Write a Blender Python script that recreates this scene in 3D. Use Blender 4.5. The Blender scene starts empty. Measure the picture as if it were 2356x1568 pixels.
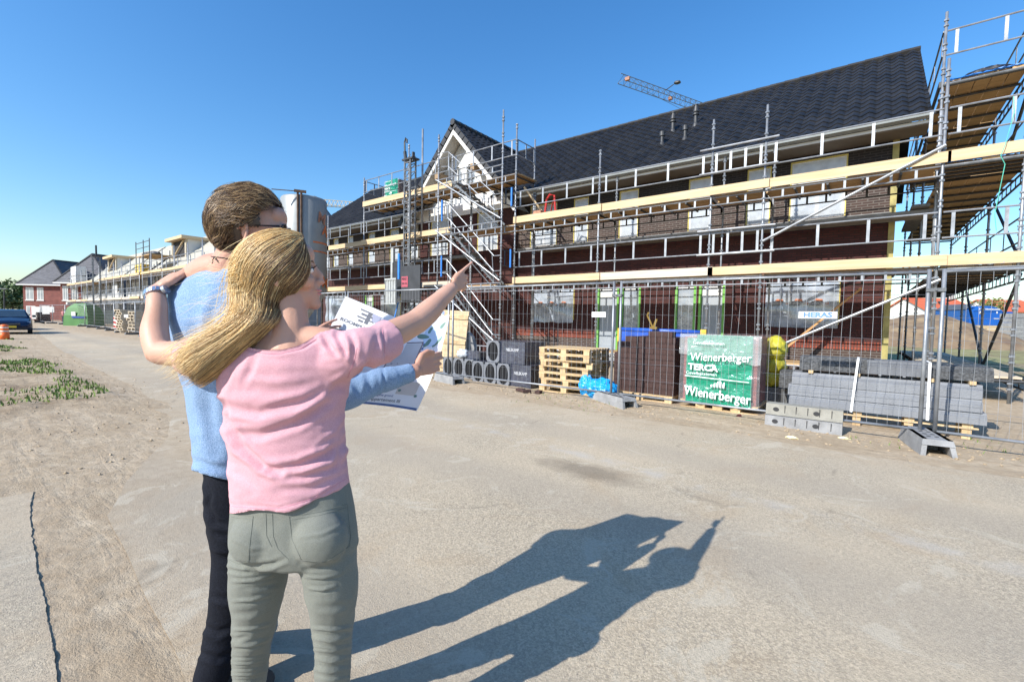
import bpy, bmesh, math, random
from mathutils import Vector, Matrix, noise
random.seed(7)
R = math.radians
SC = bpy.context.scene
# ------------------------------------------------------------------ camera, sky, sun, exposure
YAW, PITCH, ROLL, FPX, CAMH = R(37.5), R(2.65), R(1.1), 1047.0, 1.38
RZ = Matrix.Rotation(YAW, 3, 'Z')
_f = Vector((0, math.cos(PITCH), -math.sin(PITCH))); _u = Vector((0, math.sin(PITCH), math.cos(PITCH))); _r = Vector((1, 0, 0))
_r2 = _r*math.cos(ROLL) + _u*math.sin(ROLL); _u2 = _u*math.cos(ROLL) - _r*math.sin(ROLL)
cam = bpy.data.cameras.new('camera'); cam.lens = 16.0; cam.sensor_width = 36.0; cam.clip_start = .05; cam.clip_end = 3000
co = bpy.data.objects.new('camera', cam); SC.collection.objects.link(co); SC.camera = co
a, b, c = RZ @ _r2, RZ @ _u2, -(RZ @ _f)
co.matrix_world = Matrix(((a.x, b.x, c.x, 0), (a.y, b.y, c.y, 0), (a.z, b.z, c.z, CAMH), (0, 0, 0, 1)))

SUN_AZ = math.atan2(-.233, -.972); SUN_EL = R(36)
wd = bpy.data.worlds.new('World'); SC.world = wd; wd.use_nodes = True
nt = wd.node_tree; bgn = nt.nodes['Background']; sk = nt.nodes.new('ShaderNodeTexSky'); sk.sky_type = 'NISHITA'; sk.sun_disc = False
sk.sun_elevation = SUN_EL; sk.sun_rotation = SUN_AZ; sk.air_density = 1.25; sk.dust_density = .7; sk.ozone_density = 5.0; sk.altitude = 0
hs = nt.nodes.new('ShaderNodeHueSaturation'); hs.inputs['Saturation'].default_value = 1.24; hs.inputs['Value'].default_value = 1.22; hs.inputs['Hue'].default_value = .502
nt.links.new(sk.outputs[0], hs.inputs['Color']); nt.links.new(hs.outputs[0], bgn.inputs[0]); bgn.inputs[1].default_value = .112
sl = bpy.data.lights.new('sun', 'SUN'); sl.energy = 4.3; sl.angle = R(.5); sl.color = (1, .955, .88)
so = bpy.data.objects.new('sun', sl); SC.collection.objects.link(so)
sd = Vector((-math.sin(SUN_AZ)*math.cos(SUN_EL), -math.cos(SUN_AZ)*math.cos(SUN_EL), -math.sin(SUN_EL)))
so.rotation_euler = sd.to_track_quat('-Z', 'Y').to_euler(); so.location = (0, 0, 40)
SC.view_settings.view_transform = 'Standard'; SC.view_settings.look = 'None'; SC.view_settings.exposure = .66; SC.view_settings.gamma = 1
SC.render.engine = 'CYCLES'; SC.cycles.max_bounces = 6; SC.cycles.transparent_max_bounces = 12

# ------------------------------------------------------------------ helpers
def Q(x, y, d):
    """a point d metres ahead in the viewer's level frame (right, ahead, up)"""
    v = _r2*((x-1178)/FPX) - _u2*((y-784)/FPX) + _f
    v = v*(d/v.y); return Vector((v.x, v.y, v.z+CAMH))
def QW(x, y, d): return (RZ @ Q(x, y, d).to_3d())
def LW(r, d, z=0): return RZ @ Vector((r, d, z))

MATS = {}
def mat(name, col, rough=.7, metal=0, var=.12, scale=6, bump=0, bscale=None, spec=.5, col2=None, stretch=None, alpha=None, trans=0, detail=4, sss=0):
    if name in MATS: return MATS[name]
    m = bpy.data.materials.new(name); m.use_nodes = True; t = m.node_tree; b = t.nodes['Principled BSDF']
    b.inputs['Roughness'].default_value = rough; b.inputs['Metallic'].default_value = metal
    b.inputs['Specular IOR Level'].default_value = spec
    if trans: b.inputs['Transmission Weight'].default_value = trans
    if alpha is not None: b.inputs['Alpha'].default_value = alpha
    if sss:
        b.inputs['Subsurface Weight'].default_value = sss; b.inputs['Subsurface Radius'].default_value = (.012, .005, .003); b.inputs['Subsurface Scale'].default_value = 1
    tc = t.nodes.new('ShaderNodeTexCoord'); mp = t.nodes.new('ShaderNodeMapping'); t.links.new(tc.outputs['Object'], mp.inputs[0])
    if stretch: mp.inputs['Scale'].default_value = stretch
    nz = t.nodes.new('ShaderNodeTexNoise'); nz.inputs['Scale'].default_value = scale; nz.inputs['Detail'].default_value = detail; t.links.new(mp.outputs[0], nz.inputs['Vector'])
    mx = t.nodes.new('ShaderNodeMix'); mx.data_type = 'RGBA'
    rp = t.nodes.new('ShaderNodeMapRange'); rp.inputs[1].default_value = .32; rp.inputs[2].default_value = .68; t.links.new(nz.outputs[0], rp.inputs[0])
    t.links.new(rp.outputs[0], mx.inputs[0])
    c2 = col2 if col2 else tuple(min(1, x*(1+var)) for x in col)
    c1 = col if col2 else tuple(x*(1-var) for x in col)
    mx.inputs[6].default_value = (*c1, 1); mx.inputs[7].default_value = (*c2, 1); t.links.new(mx.outputs[2], b.inputs['Base Color'])
    if bump:
        n2 = t.nodes.new('ShaderNodeTexNoise'); n2.inputs['Scale'].default_value = bscale or scale*4; n2.inputs['Detail'].default_value = 5; t.links.new(mp.outputs[0], n2.inputs['Vector'])
        bp = t.nodes.new('ShaderNodeBump'); bp.inputs['Strength'].default_value = bump; bp.inputs['Distance'].default_value = .02
        t.links.new(n2.outputs[0], bp.inputs['Height']); t.links.new(bp.outputs[0], b.inputs['Normal'])
    MATS[name] = m; return m
def brickmat(name, c1, c2, mortar, bw=.22, bh=.0625, ms=.010, msm=.1, off=.5, bump=.6):
    m = bpy.data.materials.new(name); m.use_nodes = True; t = m.node_tree; b = t.nodes['Principled BSDF']; b.inputs['Roughness'].default_value = .85
    tc = t.nodes.new('ShaderNodeTexCoord'); sp = t.nodes.new('ShaderNodeSeparateXYZ'); cb = t.nodes.new('ShaderNodeCombineXYZ'); ad = t.nodes.new('ShaderNodeMath')
    t.links.new(tc.outputs['Object'], sp.inputs[0]); t.links.new(sp.outputs[0], ad.inputs[0]); t.links.new(sp.outputs[1], ad.inputs[1])
    t.links.new(ad.outputs[0], cb.inputs[0]); t.links.new(sp.outputs[2], cb.inputs[1])
    br = t.nodes.new('ShaderNodeTexBrick'); br.inputs['Scale'].default_value = 1; br.inputs['Brick Width'].default_value = bw; br.inputs['Row Height'].default_value = bh
    br.inputs['Mortar Size'].default_value = ms; br.inputs['Mortar Smooth'].default_value = msm; br.offset = off; br.inputs['Bias'].default_value = 0
    br.inputs['Color1'].default_value = (*c1, 1); br.inputs['Color2'].default_value = (*c2, 1); br.inputs['Mortar'].default_value = (*mortar, 1)
    t.links.new(cb.outputs[0], br.inputs['Vector'])
    nz = t.nodes.new('ShaderNodeTexNoise'); nz.inputs['Scale'].default_value = 1.6; nz.inputs['Detail'].default_value = 6; t.links.new(tc.outputs['Object'], nz.inputs[0])
    hv = t.nodes.new('ShaderNodeHueSaturation'); mr = t.nodes.new('ShaderNodeMapRange'); mr.inputs[3].default_value = .6; mr.inputs[4].default_value = 1.4
    t.links.new(nz.outputs[0], mr.inputs[0]); t.links.new(mr.outputs[0], hv.inputs['Value']); t.links.new(br.outputs[0], hv.inputs['Color']); t.links.new(hv.outputs[0], b.inputs['Base Color'])
    bp = t.nodes.new('ShaderNodeBump'); bp.inputs['Strength'].default_value = bump; bp.inputs['Distance'].default_value = .012; bp.invert = True
    t.links.new(br.outputs['Fac'], bp.inputs['Height']); t.links.new(bp.outputs[0], b.inputs['Normal'])
    MATS[name] = m; return m

class MB:
    def __init__(s): s.marks = []; s.v = []; s.f = []; s.mi = []; s.ms = []; s.m = 0; s.sm = []; s.smooth = False
    def use(s, m):
        if m not in s.ms: s.ms.append(m)
        s.m = s.ms.index(m); return s
    def add(s, vs, fs):
        o = len(s.v); s.marks.append((o, len(s.f))); s.v += [tuple(p) for p in vs]
        for f in fs: s.f.append([i+o for i in f]); s.mi.append(s.m); s.sm.append(s.smooth)
        return s
    def box(s, x0, x1, y0, y1, z0, z1, M=None):
        vs = [Vector((x, y, z)) for x in (x0, x1) for y in (y0, y1) for z in (z0, z1)]
        if M is not None: vs = [M @ v for v in vs]
        return s.add(vs, [(0, 1, 3, 2), (4, 6, 7, 5), (0, 4, 5, 1), (2, 3, 7, 6), (0, 2, 6, 4), (1, 5, 7, 3)])
    def bar(s, p, q, w, h, up=(0, 0, 1)):
        p = Vector(p); q = Vector(q); d = (q-p); L = d.length
        if L < 1e-6: return s
        d.normalize(); up = Vector(up)
        if abs(d.dot(up)) > .98: up = Vector((0, 1, 0))
        sx = d.cross(up).normalized(); uz = sx.cross(d)
        M = Matrix.Translation(p) @ Matrix((sx, d, uz)).transposed().to_4x4()
        return s.box(-w/2, w/2, 0, L, -h/2, h/2, M)
    def tube(s, p, q, r, n=6, r2=None, cap=True):
        return s.path([p, q], [r, r if r2 is None else r2], n, cap)
    def path(s, pts, rs, n=6, cap=True):
        pts = [Vector(p) for p in pts]; rings = []; ref = None
        if not hasattr(rs, '__len__'): rs = [rs]*len(pts)
        for i, p in enumerate(pts):
            d = (pts[min(i+1, len(pts)-1)] - pts[max(i-1, 0)])
            if d.length < 1e-9: d = Vector((0, 0, 1))
            d.normalize()
            if ref is None: ref = Vector((0, 0, 1)) if abs(d.z) < .9 else Vector((1, 0, 0))
            x = d.cross(ref)
            if x.length < 1e-4: x = d.cross(Vector((0, 1, .1)))
            x.normalize(); y = x.cross(d); ref = -y if False else ref
            rings.append([p + (x*math.cos(k*2*math.pi/n) + y*math.sin(k*2*math.pi/n))*rs[i] for k in range(n)])
        vs = [v for rg in rings for v in rg]; fs = []
        for i in range(len(pts)-1):
            for k in range(n): fs.append((i*n+k, i*n+(k+1) % n, (i+1)*n+(k+1) % n, (i+1)*n+k))
        if cap: fs.append(tuple(range(n))[::-1]); fs.append(tuple((len(pts)-1)*n+k for k in range(n)))
        return s.add(vs, fs)
    def lathe(s, prof, c=(0, 0, 0), n=24, cap=True):
        vs = []; fs = []
        for r, z in prof:
            for k in range(n): vs.append((c[0]+r*math.cos(k*2*math.pi/n), c[1]+r*math.sin(k*2*math.pi/n), c[2]+z))
        for i in range(len(prof)-1):
            for k in range(n): fs.append((i*n+k, i*n+(k+1) % n, (i+1)*n+(k+1) % n, (i+1)*n+k))
        if cap: fs.append(tuple(range(n))[::-1]); fs.append(tuple((len(prof)-1)*n+k for k in range(n)))
        return s.add(vs, fs)
    def prism(s, poly, d, M=None):
        """poly: list of 3D points, extruded by vector d"""
        n = len(poly); d = Vector(d); a = [Vector(p) for p in poly]; b = [p+d for p in a]
        if M is not None: a = [M @ p for p in a]; b = [M @ p for p in b]
        return s.add(a+b, [tuple(range(n))[::-1], tuple(n+k for k in range(n))] + [(k, (k+1) % n, n+(k+1) % n, n+k) for k in range(n)])
    def build(s, name, m=None, parent=None, off=None):
        me = bpy.data.meshes.new(name)
        o = Vector((0, 0, 0)) if off is None else Vector(off)
        if parent is not None and off is None: o = org(parent)
        me.from_pydata([(x-o.x, y-o.y, z-o.z) for x, y, z in s.v], [], s.f)
        if m is not None:
            me.materials.append(m)
        else:
            for q in s.ms: me.materials.append(q)
            me.polygons.foreach_set('material_index', s.mi)
        me.polygons.foreach_set('use_smooth', s.sm); me.update()
        ob = bpy.data.objects.new(name, me); SC.collection.objects.link(ob)
        if parent is not None: ob.parent = parent
        elif off is not None: ob.location = o
        return ob
def each(mb, name, m=None, parent=None, off=None):
    """every piece collected in mb becomes a part of its own"""
    mk = mb.marks+[(len(mb.v), len(mb.f))]; out = []
    for (v0, f0), (v1, f1) in zip(mk[:-1], mk[1:]):
        k = MB(); k.ms = list(mb.ms); k.v = mb.v[v0:v1]; k.f = [[i-v0 for i in f] for f in mb.f[f0:f1]]; k.mi = mb.mi[f0:f1]; k.sm = mb.sm[f0:f1]; out.append(k.build(name, m, parent, off))
    return out
def org(p):
    while p.parent is not None: p = p.parent
    return Vector(p.get('_org', (0, 0, 0))) if p.get('_abs', 1) else Vector((0, 0, 0))
def fixn(ob):
    bm = bmesh.new(); bm.from_mesh(ob.data); bmesh.ops.recalc_face_normals(bm, faces=bm.faces); bm.to_mesh(ob.data); bm.free(); return ob
def tag(o, label, cat, group=None):
    o['label'] = label; o['category'] = cat
    if group: o['group'] = group
    return o
def struct(o, kind='structure', label=None):
    o['kind'] = kind
    if label: o['label'] = label
    return o
def thing(name, label, cat, loc=(0, 0, 0), rotz=0, group=None, local=False):
    """an Empty at the thing's base; its parts are meshes under it. Unless local, parts are written in world coordinates"""
    o = bpy.data.objects.new(name, None); SC.collection.objects.link(o); o.location = loc; o.rotation_euler = (0, 0, rotz); o.empty_display_size = .2
    if local: o['_abs'] = 0
    else: o['_org'] = list(Vector(loc))
    return tag(o, label, cat, group)
def copy_thing(root, loc, label=None, rotz=None):
    r = root.copy(); SC.collection.objects.link(r); r.location = loc
    if rotz is not None: r.rotation_euler = (0, 0, rotz)
    if label: r['label'] = label
    for ch in root.children:
        c = ch.copy(); SC.collection.objects.link(c); c.parent = r
        for g in ch.children:
            d = g.copy(); SC.collection.objects.link(d); d.parent = c
    return r
def text(body, size, M, m, parent, name='lettering', ext=.001, align='CENTER', sx=1, shear=0, off=0):
    cu = bpy.data.curves.new(name, 'FONT'); cu.body = body; cu.size = size; cu.extrude = ext; cu.align_x = align; cu.align_y = 'CENTER'; cu.shear = shear; cu.offset = off; cu.resolution_u = 3
    to = bpy.data.objects.new('tmp', cu); SC.collection.objects.link(to); bpy.context.view_layer.update()
    me = bpy.data.meshes.new_from_object(to.evaluated_get(bpy.context.evaluated_depsgraph_get())); me.name = name
    bpy.data.objects.remove(to); bpy.data.curves.remove(cu)
    me.transform(M @ Matrix.Diagonal((sx, 1, 1, 1)))
    if parent is not None: me.transform(Matrix.Translation(-org(parent)))
    me.materials.clear(); me.materials.append(m)
    ob = bpy.data.objects.new(name, me); SC.collection.objects.link(ob)
    if parent is not None: ob.parent = parent
    return ob
def frontM(x, y, z, rot=0):   # text plane facing -Y
    return Matrix.Translation((x, y, z)) @ Matrix.Rotation(R(90), 4, 'X') @ Matrix.Rotation(rot, 4, 'Z')
def lump(mb, c, rx, ry, rz, sub=3, amp=.15, fr=2.5, seed=0, ridged=False, flat=True):
    bm = bmesh.new(); bmesh.ops.create_icosphere(bm, subdivisions=sub, radius=1)
    vs = []
    for v in bm.verts:
        p = v.co.copy(); q = p*fr + Vector((seed*3.7, seed*1.3, seed))
        n = noise.noise(q) + .5*noise.noise(q*2.3)
        if ridged: n = n*.5 + (1-abs(noise.noise(q*2.1))*3)*.35*0.5 + (1-abs(noise.noise(q*4.7+Vector((9, 1, 3))))*4)*.12
        k = 1+amp*n; z = p.z*rz*k
        if flat and z < -rz*.8: z = -rz*.8
        vs.append((c[0]+p.x*rx*k, c[1]+p.y*ry*k, c[2]+z))
    mb.add(vs, [[v.index for v in f.verts] for f in bm.faces]); bm.free(); return mb

M_ = dict(
 galv=mat('galvanised_steel', (.28, .295, .315), .45, .5, .25, 5, .1, 40),
 galvd=mat('weathered_steel', (.15, .16, .17), .5, .5, .3, 5, .1, 40),
 blackst=mat('dark_steel', (.05, .052, .055), .5, .3, .3, 7),
 toe=mat('fresh_spruce_board', (.50, .365, .205), .7, 0, .1, 3, .15, 20, col2=(.62, .475, .29), stretch=(.35, 6, 5)),
 toew=mat('pale_weathered_board', (.50, .43, .33), .75, 0, .1, 3, .2, 20, col2=(.60, .53, .43), stretch=(.35, 6, 5)),
 deck=mat('scaffold_plank', (.36, .235, .11), .8, 0, .2, 2, .2, 15, col2=(.50, .33, .16), stretch=(.5, 7, 1)),
 deckt=mat('dusty_plank', (.46, .38, .27), .85, 0, .2, 2, .2, 15, col2=(.60, .52, .40), stretch=(.5, 7, 1)),
 tile=mat('black_glazed_roof_tile', (.017, .0165, .0165), .48, 0, .45, 2.2, .15, 30, spec=.35, detail=8),
 tilec=mat('dull_roof_tile', (.022, .022, .024), .55, 0, .3, 2),
 zinc=mat('zinc_gutter', (.26, .28, .28), .4, .5, .1, 2),
 white=mat('white_paint', (.66, .65, .62), .5, 0, .04, 4),
 offw=mat('white_render_board', (.56, .56, .54), .7, 0, .05, 3),
 soffit=mat('soffit_board', (.14, .12, .10), .8, 0, .1, 3),
 glass=mat('window_glass', (.20, .24, .28), .12, 0, .3, 1.2, spec=.8, col2=(.36, .40, .43)),
 film=mat('plastic_film', (.45, .48, .52), .3, 0, .1, 3.0, .8, 5, spec=.9, col2=(.68, .71, .73)),
 filmd=mat('plastic_film_grey', (.16, .19, .23), .16, 0, .3, 2.2, .9, 4, spec=1.0, col2=(.34, .38, .43)),
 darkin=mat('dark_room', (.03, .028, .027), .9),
 dlead=mat('concrete_ledge', (.20, .20, .20), .8, 0, .2, 5, .2, 20),
 conc=mat('grey_concrete', (.25, .25, .25), .85, 0, .18, 7, .5, 60),
 concd=mat('dark_concrete', (.14, .145, .15), .85, 0, .25, 9, .5, 60),
 yel=mat('yellow_timber_tape', (.62, .52, .16), .7, 0, .1, 5),
 green=mat('lime_green_tape', (.14, .38, .06), .5, 0, .1, 5),
 door=mat('grey_door', (.30, .33, .36), .5, 0, .08, 2),
 blue=mat('blue_tarp', (.02, .085, .42), .35, 0, .25, 5, .5, 12),
 bluep=mat('blue_plastic_part', (.03, .20, .62), .5),
 ltblue=mat('light_blue_bin_bag', (.012, .32, .74), .28, 0, .12, 6, .9, 14, spec=.7),
 yelbag=mat('yellow_bag', (.44, .39, .03), .5, 0, .12, 6, .6, 12),
 pallet=mat('pallet_wood', (.42, .29, .15), .8, 0, .25, 4, .3, 30, col2=(.62, .46, .26), stretch=(.6, 4, 4)),
 brickp=mat('dark_brown_brick', (.055, .028, .024), .85, 0, .35, 14, .6, 60),
 red=mat('red_paint', (.45, .03, .025), .45),
 orange=mat('orange_plastic', (.85, .16, .03), .45, 0, .06, 3),
 rubber=mat('rubber', (.03, .03, .032), .75),
)
# ------------------------------------------------------------------ ground
def ground_mat(name, asphalt):
    m = bpy.data.materials.new(name); m.use_nodes = True; t = m.node_tree; L = t.links; b = t.nodes['Principled BSDF']; b.inputs['Roughness'].default_value = .9; b.inputs['Specular IOR Level'].default_value = .25
    N = t.nodes.new; geo = N('ShaderNodeNewGeometry'); P = geo.outputs['Position']
    def nz(sc, det=5, rough=.55, vec=None, dist=0):
        n = N('ShaderNodeTexNoise'); n.inputs['Scale'].default_value = sc; n.inputs['Detail'].default_value = det; n.inputs['Roughness'].default_value = rough; n.inputs['Distortion'].default_value = dist
        L.new(vec or P, n.inputs['Vector']); return n.outputs[0]
    def mr(x, a, b_, c=0, d=1):
        n = N('ShaderNodeMapRange'); n.inputs[1].default_value = a; n.inputs[2].default_value = b_; n.inputs[3].default_value = c; n.inputs[4].default_value = d; L.new(x, n.inputs[0]); return n.outputs[0]
    def mix(f, c1, c2, bt='MIX'):
        n = N('ShaderNodeMix'); n.data_type = 'RGBA'; n.blend_type = bt
        if isinstance(f, float): n.inputs[0].default_value = f
        else: L.new(f, n.inputs[0])
        for i, c in ((6, c1), (7, c2)):
            if isinstance(c, tuple): n.inputs[i].default_value = (*c, 1)
            else: L.new(c, n.inputs[i])
        return n.outputs[2]
    def mth(op, a, b_):
        n = N('ShaderNodeMath'); n.operation = op
        for i, c in ((0, a), (1, b_)):
            if isinstance(c, (int, float)): n.inputs[i].default_value = c
            else: L.new(c, n.inputs[i])
        return n.outputs[0]
    sp = N('ShaderNodeSeparateXYZ'); L.new(P, sp.inputs[0]); X, Yc = sp.outputs[0], sp.outputs[1]
    sand = mix(mr(nz(1.3, 8), .3, .7), (.46, .37, .255), (.57, .47, .34))
    sand = mix(mr(nz(9, 8, .7), .35, .65), sand, mix(.65, sand, (.31, .225, .14)), 'MIX')
    fine = nz(95, 4, .8)
    if asphalt:
        vo = N('ShaderNodeTexVoronoi'); vo.inputs['Scale'].default_value = 110; L.new(P, vo.inputs['Vector'])
        vo2 = N('ShaderNodeTexVoronoi'); vo2.inputs['Scale'].default_value = 95; L.new(P, vo2.inputs['Vector'])
        sepc = N('ShaderNodeSeparateColor'); L.new(vo.outputs['Color'], sepc.inputs[0])
        agg = mix(mr(sepc.outputs[0], 0, 1), (.30, .25, .18), (.63, .53, .38))
        agg = mix(mr(vo2.outputs['Distance'], .55, .75, 0, .6), agg, (.15, .14, .13))
        base = mix(mr(nz(.55, 6), .36, .60, .25, .95), agg, mix(.64, agg, (.58, .475, .335)))
        base = mix(mr(nz(.22, 3, .5, None, .6), .45, .65, 0, .5), base, mix(.6, base, (.29, .27, .235)))
        # loose sand drifted in from both edges
        edge = mr(mth('ADD', Yc, mth('MULTIPLY', mth('SUBTRACT', nz(.8, 6), .5), 2.6)), 5.7, 6.7)
        e2 = mr(mth('ADD', mth('ADD', Yc, mth('MULTIPLY', X, .03)), mth('MULTIPLY', mth('SUBTRACT', nz(.9, 6), .5), 1.8)), 1.6, 2.6, 1, 0)
        e2 = mth('MULTIPLY', e2, mr(X, -4.5, -4.0, 1, 0))
        col = mix(mth('MAXIMUM', edge, mth('MULTIPLY', e2, mr(mth('ADD', Yc, mth('MULTIPLY', X, .083)), .02, .16, .25, .85))), base, sand)
        e3 = mth('MULTIPLY', mth('MULTIPLY', mr(mth('ADD', mth('ADD', Yc, mth('MULTIPLY', X, .073)), mth('MULTIPLY', mth('SUBTRACT', nz(3.5, 7, .7), .5), .9)), .35, 1.0, 1, 0), mr(X, -1.2, -.2, 1, 0)), .8); e3 = mth('MULTIPLY', e3, mr(mth('ADD', Yc, mth('MULTIPLY', X, .083)), .05, .12)); col = mix(e3, col, sand)
        tint = mix(mr(nz(1.1, 7, .6, None, 1.2), .52, .66, 0, .6), col, (.42, .295, .17))
        col = mix(mr(X, -9, -1, .75, .35), col, tint) if False else mix(.45, col, tint)
        # fine dark pits and pale grit showing through the dust
        pit = nz(38, 9, .85); col = mix(mr(pit, .54, .66, 0, .55), col, (.14, .115, .09)); grit = nz(64, 6, .8); col = mix(mr(grit, .60, .72, 0, .6), col, (.55, .50, .42))
        # oil-dark damp patch
        dx_ = mth('MULTIPLY', mth('ADD', X, 1.95), .9); dy_ = mth('MULTIPLY', mth('SUBTRACT', Yc, 3.72), 2.2); rad = mth('SQRT', mth('ADD', mth('MULTIPLY', dx_, dx_), mth('MULTIPLY', dy_, dy_)), 0)
        col = mix(mth('MULTIPLY', mr(mth('ADD', rad, mth('MULTIPLY', nz(6, 6), .5)), .45, .85, 1, 0), .6), col, (.16, .13, .095))
        lane = nz(3, 6, .65)
        # tyre bands: faint darker and lighter lanes following the road
        wv = N('ShaderNodeTexWave'); wv.bands_direction = 'Y'; wv.inputs['Scale'].default_value = .17; wv.inputs['Distortion'].default_value = 3.5; wv.inputs['Detail'].default_value = 3; wv.inputs['Detail Scale'].default_value = 1.1; mpw = N('ShaderNodeMapping'); mpw.inputs['Scale'].default_value = (.18, 1, 1); mpw.inputs['Rotation'].default_value = (0, 0, R(6)); L.new(P, mpw.inputs[0]); L.new(mpw.outputs[0], wv.inputs[0])
        col = mix(mr(wv.outputs[1], .5, .95, 0, .35), col, (.34, .295, .235)); col = mix(mth('MULTIPLY', mr(nz(1.6, 8, .7, None, 1.5), .56, .62), .5), col, (.56, .50, .39))
        crk = N('ShaderNodeTexVoronoi'); crk.feature = 'DISTANCE_TO_EDGE'; crk.inputs['Scale'].default_value = .42; cn = N('ShaderNodeTexNoise'); cn.inputs['Scale'].default_value = 2.2; L.new(P, cn.inputs[0]); cm = N('ShaderNodeMix'); cm.data_type = 'RGBA'; cm.blend_type = 'LINEAR_LIGHT'; cm.inputs[0].default_value = .12; L.new(P, cm.inputs[6]); L.new(cn.outputs[1], cm.inputs[7]); L.new(cm.outputs[2], crk.inputs['Vector'])
        col = mix(mth('MULTIPLY', mr(crk.outputs['Distance'], .002, .010, 1, 0), mr(lane, .5, .62, 0, .45)), col, (.20, .17, .13))
        # pale worn streak along the road
        st = mth('ABSOLUTE', mth('SUBTRACT', mth('ADD', Yc, mth('MULTIPLY', X, .10)), 3.9), 0)
        stf = mth('MULTIPLY', mr(st, .0, .16, 1, 0), mr(lane, .45, .6))
        col = mix(mth('MULTIPLY', stf, .5), col, (.50, .48, .44))
        hgt = mth('ADD', mth('MULTIPLY', nz(180, 3, .7), .8), mth('MULTIPLY', nz(28, 6, .7), .7))
        dist, stg = .007, .9
    else:
        sc = N('ShaderNodeMapping'); sc.inputs['Scale'].default_value = (.5, 2.6, 1); sc.inputs['Rotation'].default_value = (0, 0, R(28)); L.new(P, sc.inputs[0])
        tr = nz(2.2, 7, .6, sc.outputs[0], .5)
        col = mix(mr(tr, .4, .6), sand, mix(.35, sand, (.33, .24, .15)))
        brown = mix(mr(nz(2.6, 9, .7), .4, .6), (.22, .155, .095), (.42, .33, .22))
        # earth verge on the far left, rough ground behind the building
        v1 = mth('MULTIPLY', mr(X, -7.5, -9.5), mr(mth('ADD', Yc, mth('MULTIPLY', nz(.7, 6), 1.6)), 3.0, 2.3))
        col = mix(mth('MULTIPLY', v1, mr(nz(.9, 6), .42, .56)), col, brown)
        field = mix(mr(nz(.5, 8, .65), .42, .58), (.20, .16, .085), (.30, .29, .13))
        col = mix(mth('MULTIPLY', mr(Yc, 16.5, 18.5), mr(nz(.3, 5), .3, .42)), col, field)
        col = mix(mr(fine, .62, .8, 0, .35), col, (.28, .21, .14))
        hgt = mth('ADD', mth('ADD', mth('MULTIPLY', nz(7, 9, .7), 1.0), mth('MULTIPLY', tr, .8)), mth('MULTIPLY', fine, .25))
        dist, stg = .035, .8
    spk = nz(230, 2, .6); col = mix(mr(spk, .3, .7, .75, 1), mix(1.0, col, (.78, .76, .74), 'MULTIPLY'), col)
    L.new(col, b.inputs['Base Color'])
    bp = N('ShaderNodeBump'); bp.inputs['Strength'].default_value = stg; bp.inputs['Distance'].default_value = dist; L.new(hgt, bp.inputs['Height']); L.new(bp.outputs[0], b.inputs['Normal'])
    return m
mg = ground_mat('sandy_ground', False); mr_ = ground_mat('sand_dusted_asphalt', True)
def gz(x, y):   # gentle relief of the sand beside the road
    w = 0
    if x < -7.2 and y < 2.4: w = min(1, (-7.2-x)/2.5)*min(1, (2.4-y)/.6)
    elif 6.5 < y < 7.9: w = .35*min(1, (y-6.5)/.3)
    n = noise.noise(Vector((x*.9, y*.9, 0)))*.06 + noise.noise(Vector((x*3, y*3, 4)))*.035 + noise.noise(Vector((x*8, y*8, 7)))*.015
    return w*(n+.035)
g = MB(); xs = [-900, -300, -120, -70] + [-50+i*.5 for i in range(50)] + [-25+i*.16 for i in range(190)] + [6+i*2 for i in range(6)] + [30, 80, 200, 500]
ys = [-300, -60, -15, -4] + [-1+i*.14 for i in range(72)] + [9.5, 11, 14, 18, 25, 50, 120, 400, 1500]
for y in ys:
    for x in xs: g.v.append((x, y, gz(x, y)))
nx = len(xs)
for j in range(len(ys)-1):
    for i in range(nx-1): g.f.append((j*nx+i, j*nx+i+1, (j+1)*nx+i+1, (j+1)*nx+i)); g.mi.append(0); g.sm.append(True)
struct(g.build('ground', mg))
# road sheet, wandering edges
def road_l(x):
    pts = [(-120, 12.5), (-69, 7.6), (-51, 5.6), (-38, 4.3), (-24, 3.15), (-10, 2.35), (-6.5, 1.85), (-4.7, 1.0), (-4.0, .74), (-2.1, .60), (-.8, .42), (1, .15), (2.2, -.3), (2.4, -6)]
    return pts
e1 = [(x+noise.noise(Vector((x*2, 0, 0)))*.02, y+noise.noise(Vector((x*1.3, 5, 0)))*(.12 if x < -6 else .03)) for x, y in
      [(lambda t, p, q: (p[0]+(q[0]-p[0])*t, p[1]+(q[1]-p[1])*t))(k/10, p, q) for p, q in zip(road_l(0)[:-1], road_l(0)[1:]) for k in range(10)]]
e2 = [(60, -6), (60, 6.25)] + [(x, 6.2 + noise.noise(Vector((x*.7, 9, 0)))*.35 + (max(0, -x-14)*.035)) for x in [20-i*1.2 for i in range(100)]] + [(-120, 13.5)]
rd = bpy.data.meshes.new('road'); bm = bmesh.new(); vs = [bm.verts.new((x, y, .004)) for x, y in e1+e2]; f = bm.faces.new(vs)
bmesh.ops.triangulate(bm, faces=[f]); bmesh.ops.recalc_face_normals(bm, faces=bm.faces)
for f in bm.faces:
    if f.normal.z < 0: f.normal_flip()
bm.to_mesh(rd); bm.free(); rd.materials.append(mr_); ro = bpy.data.objects.new('road', rd); SC.collection.objects.link(ro); struct(ro)
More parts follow.
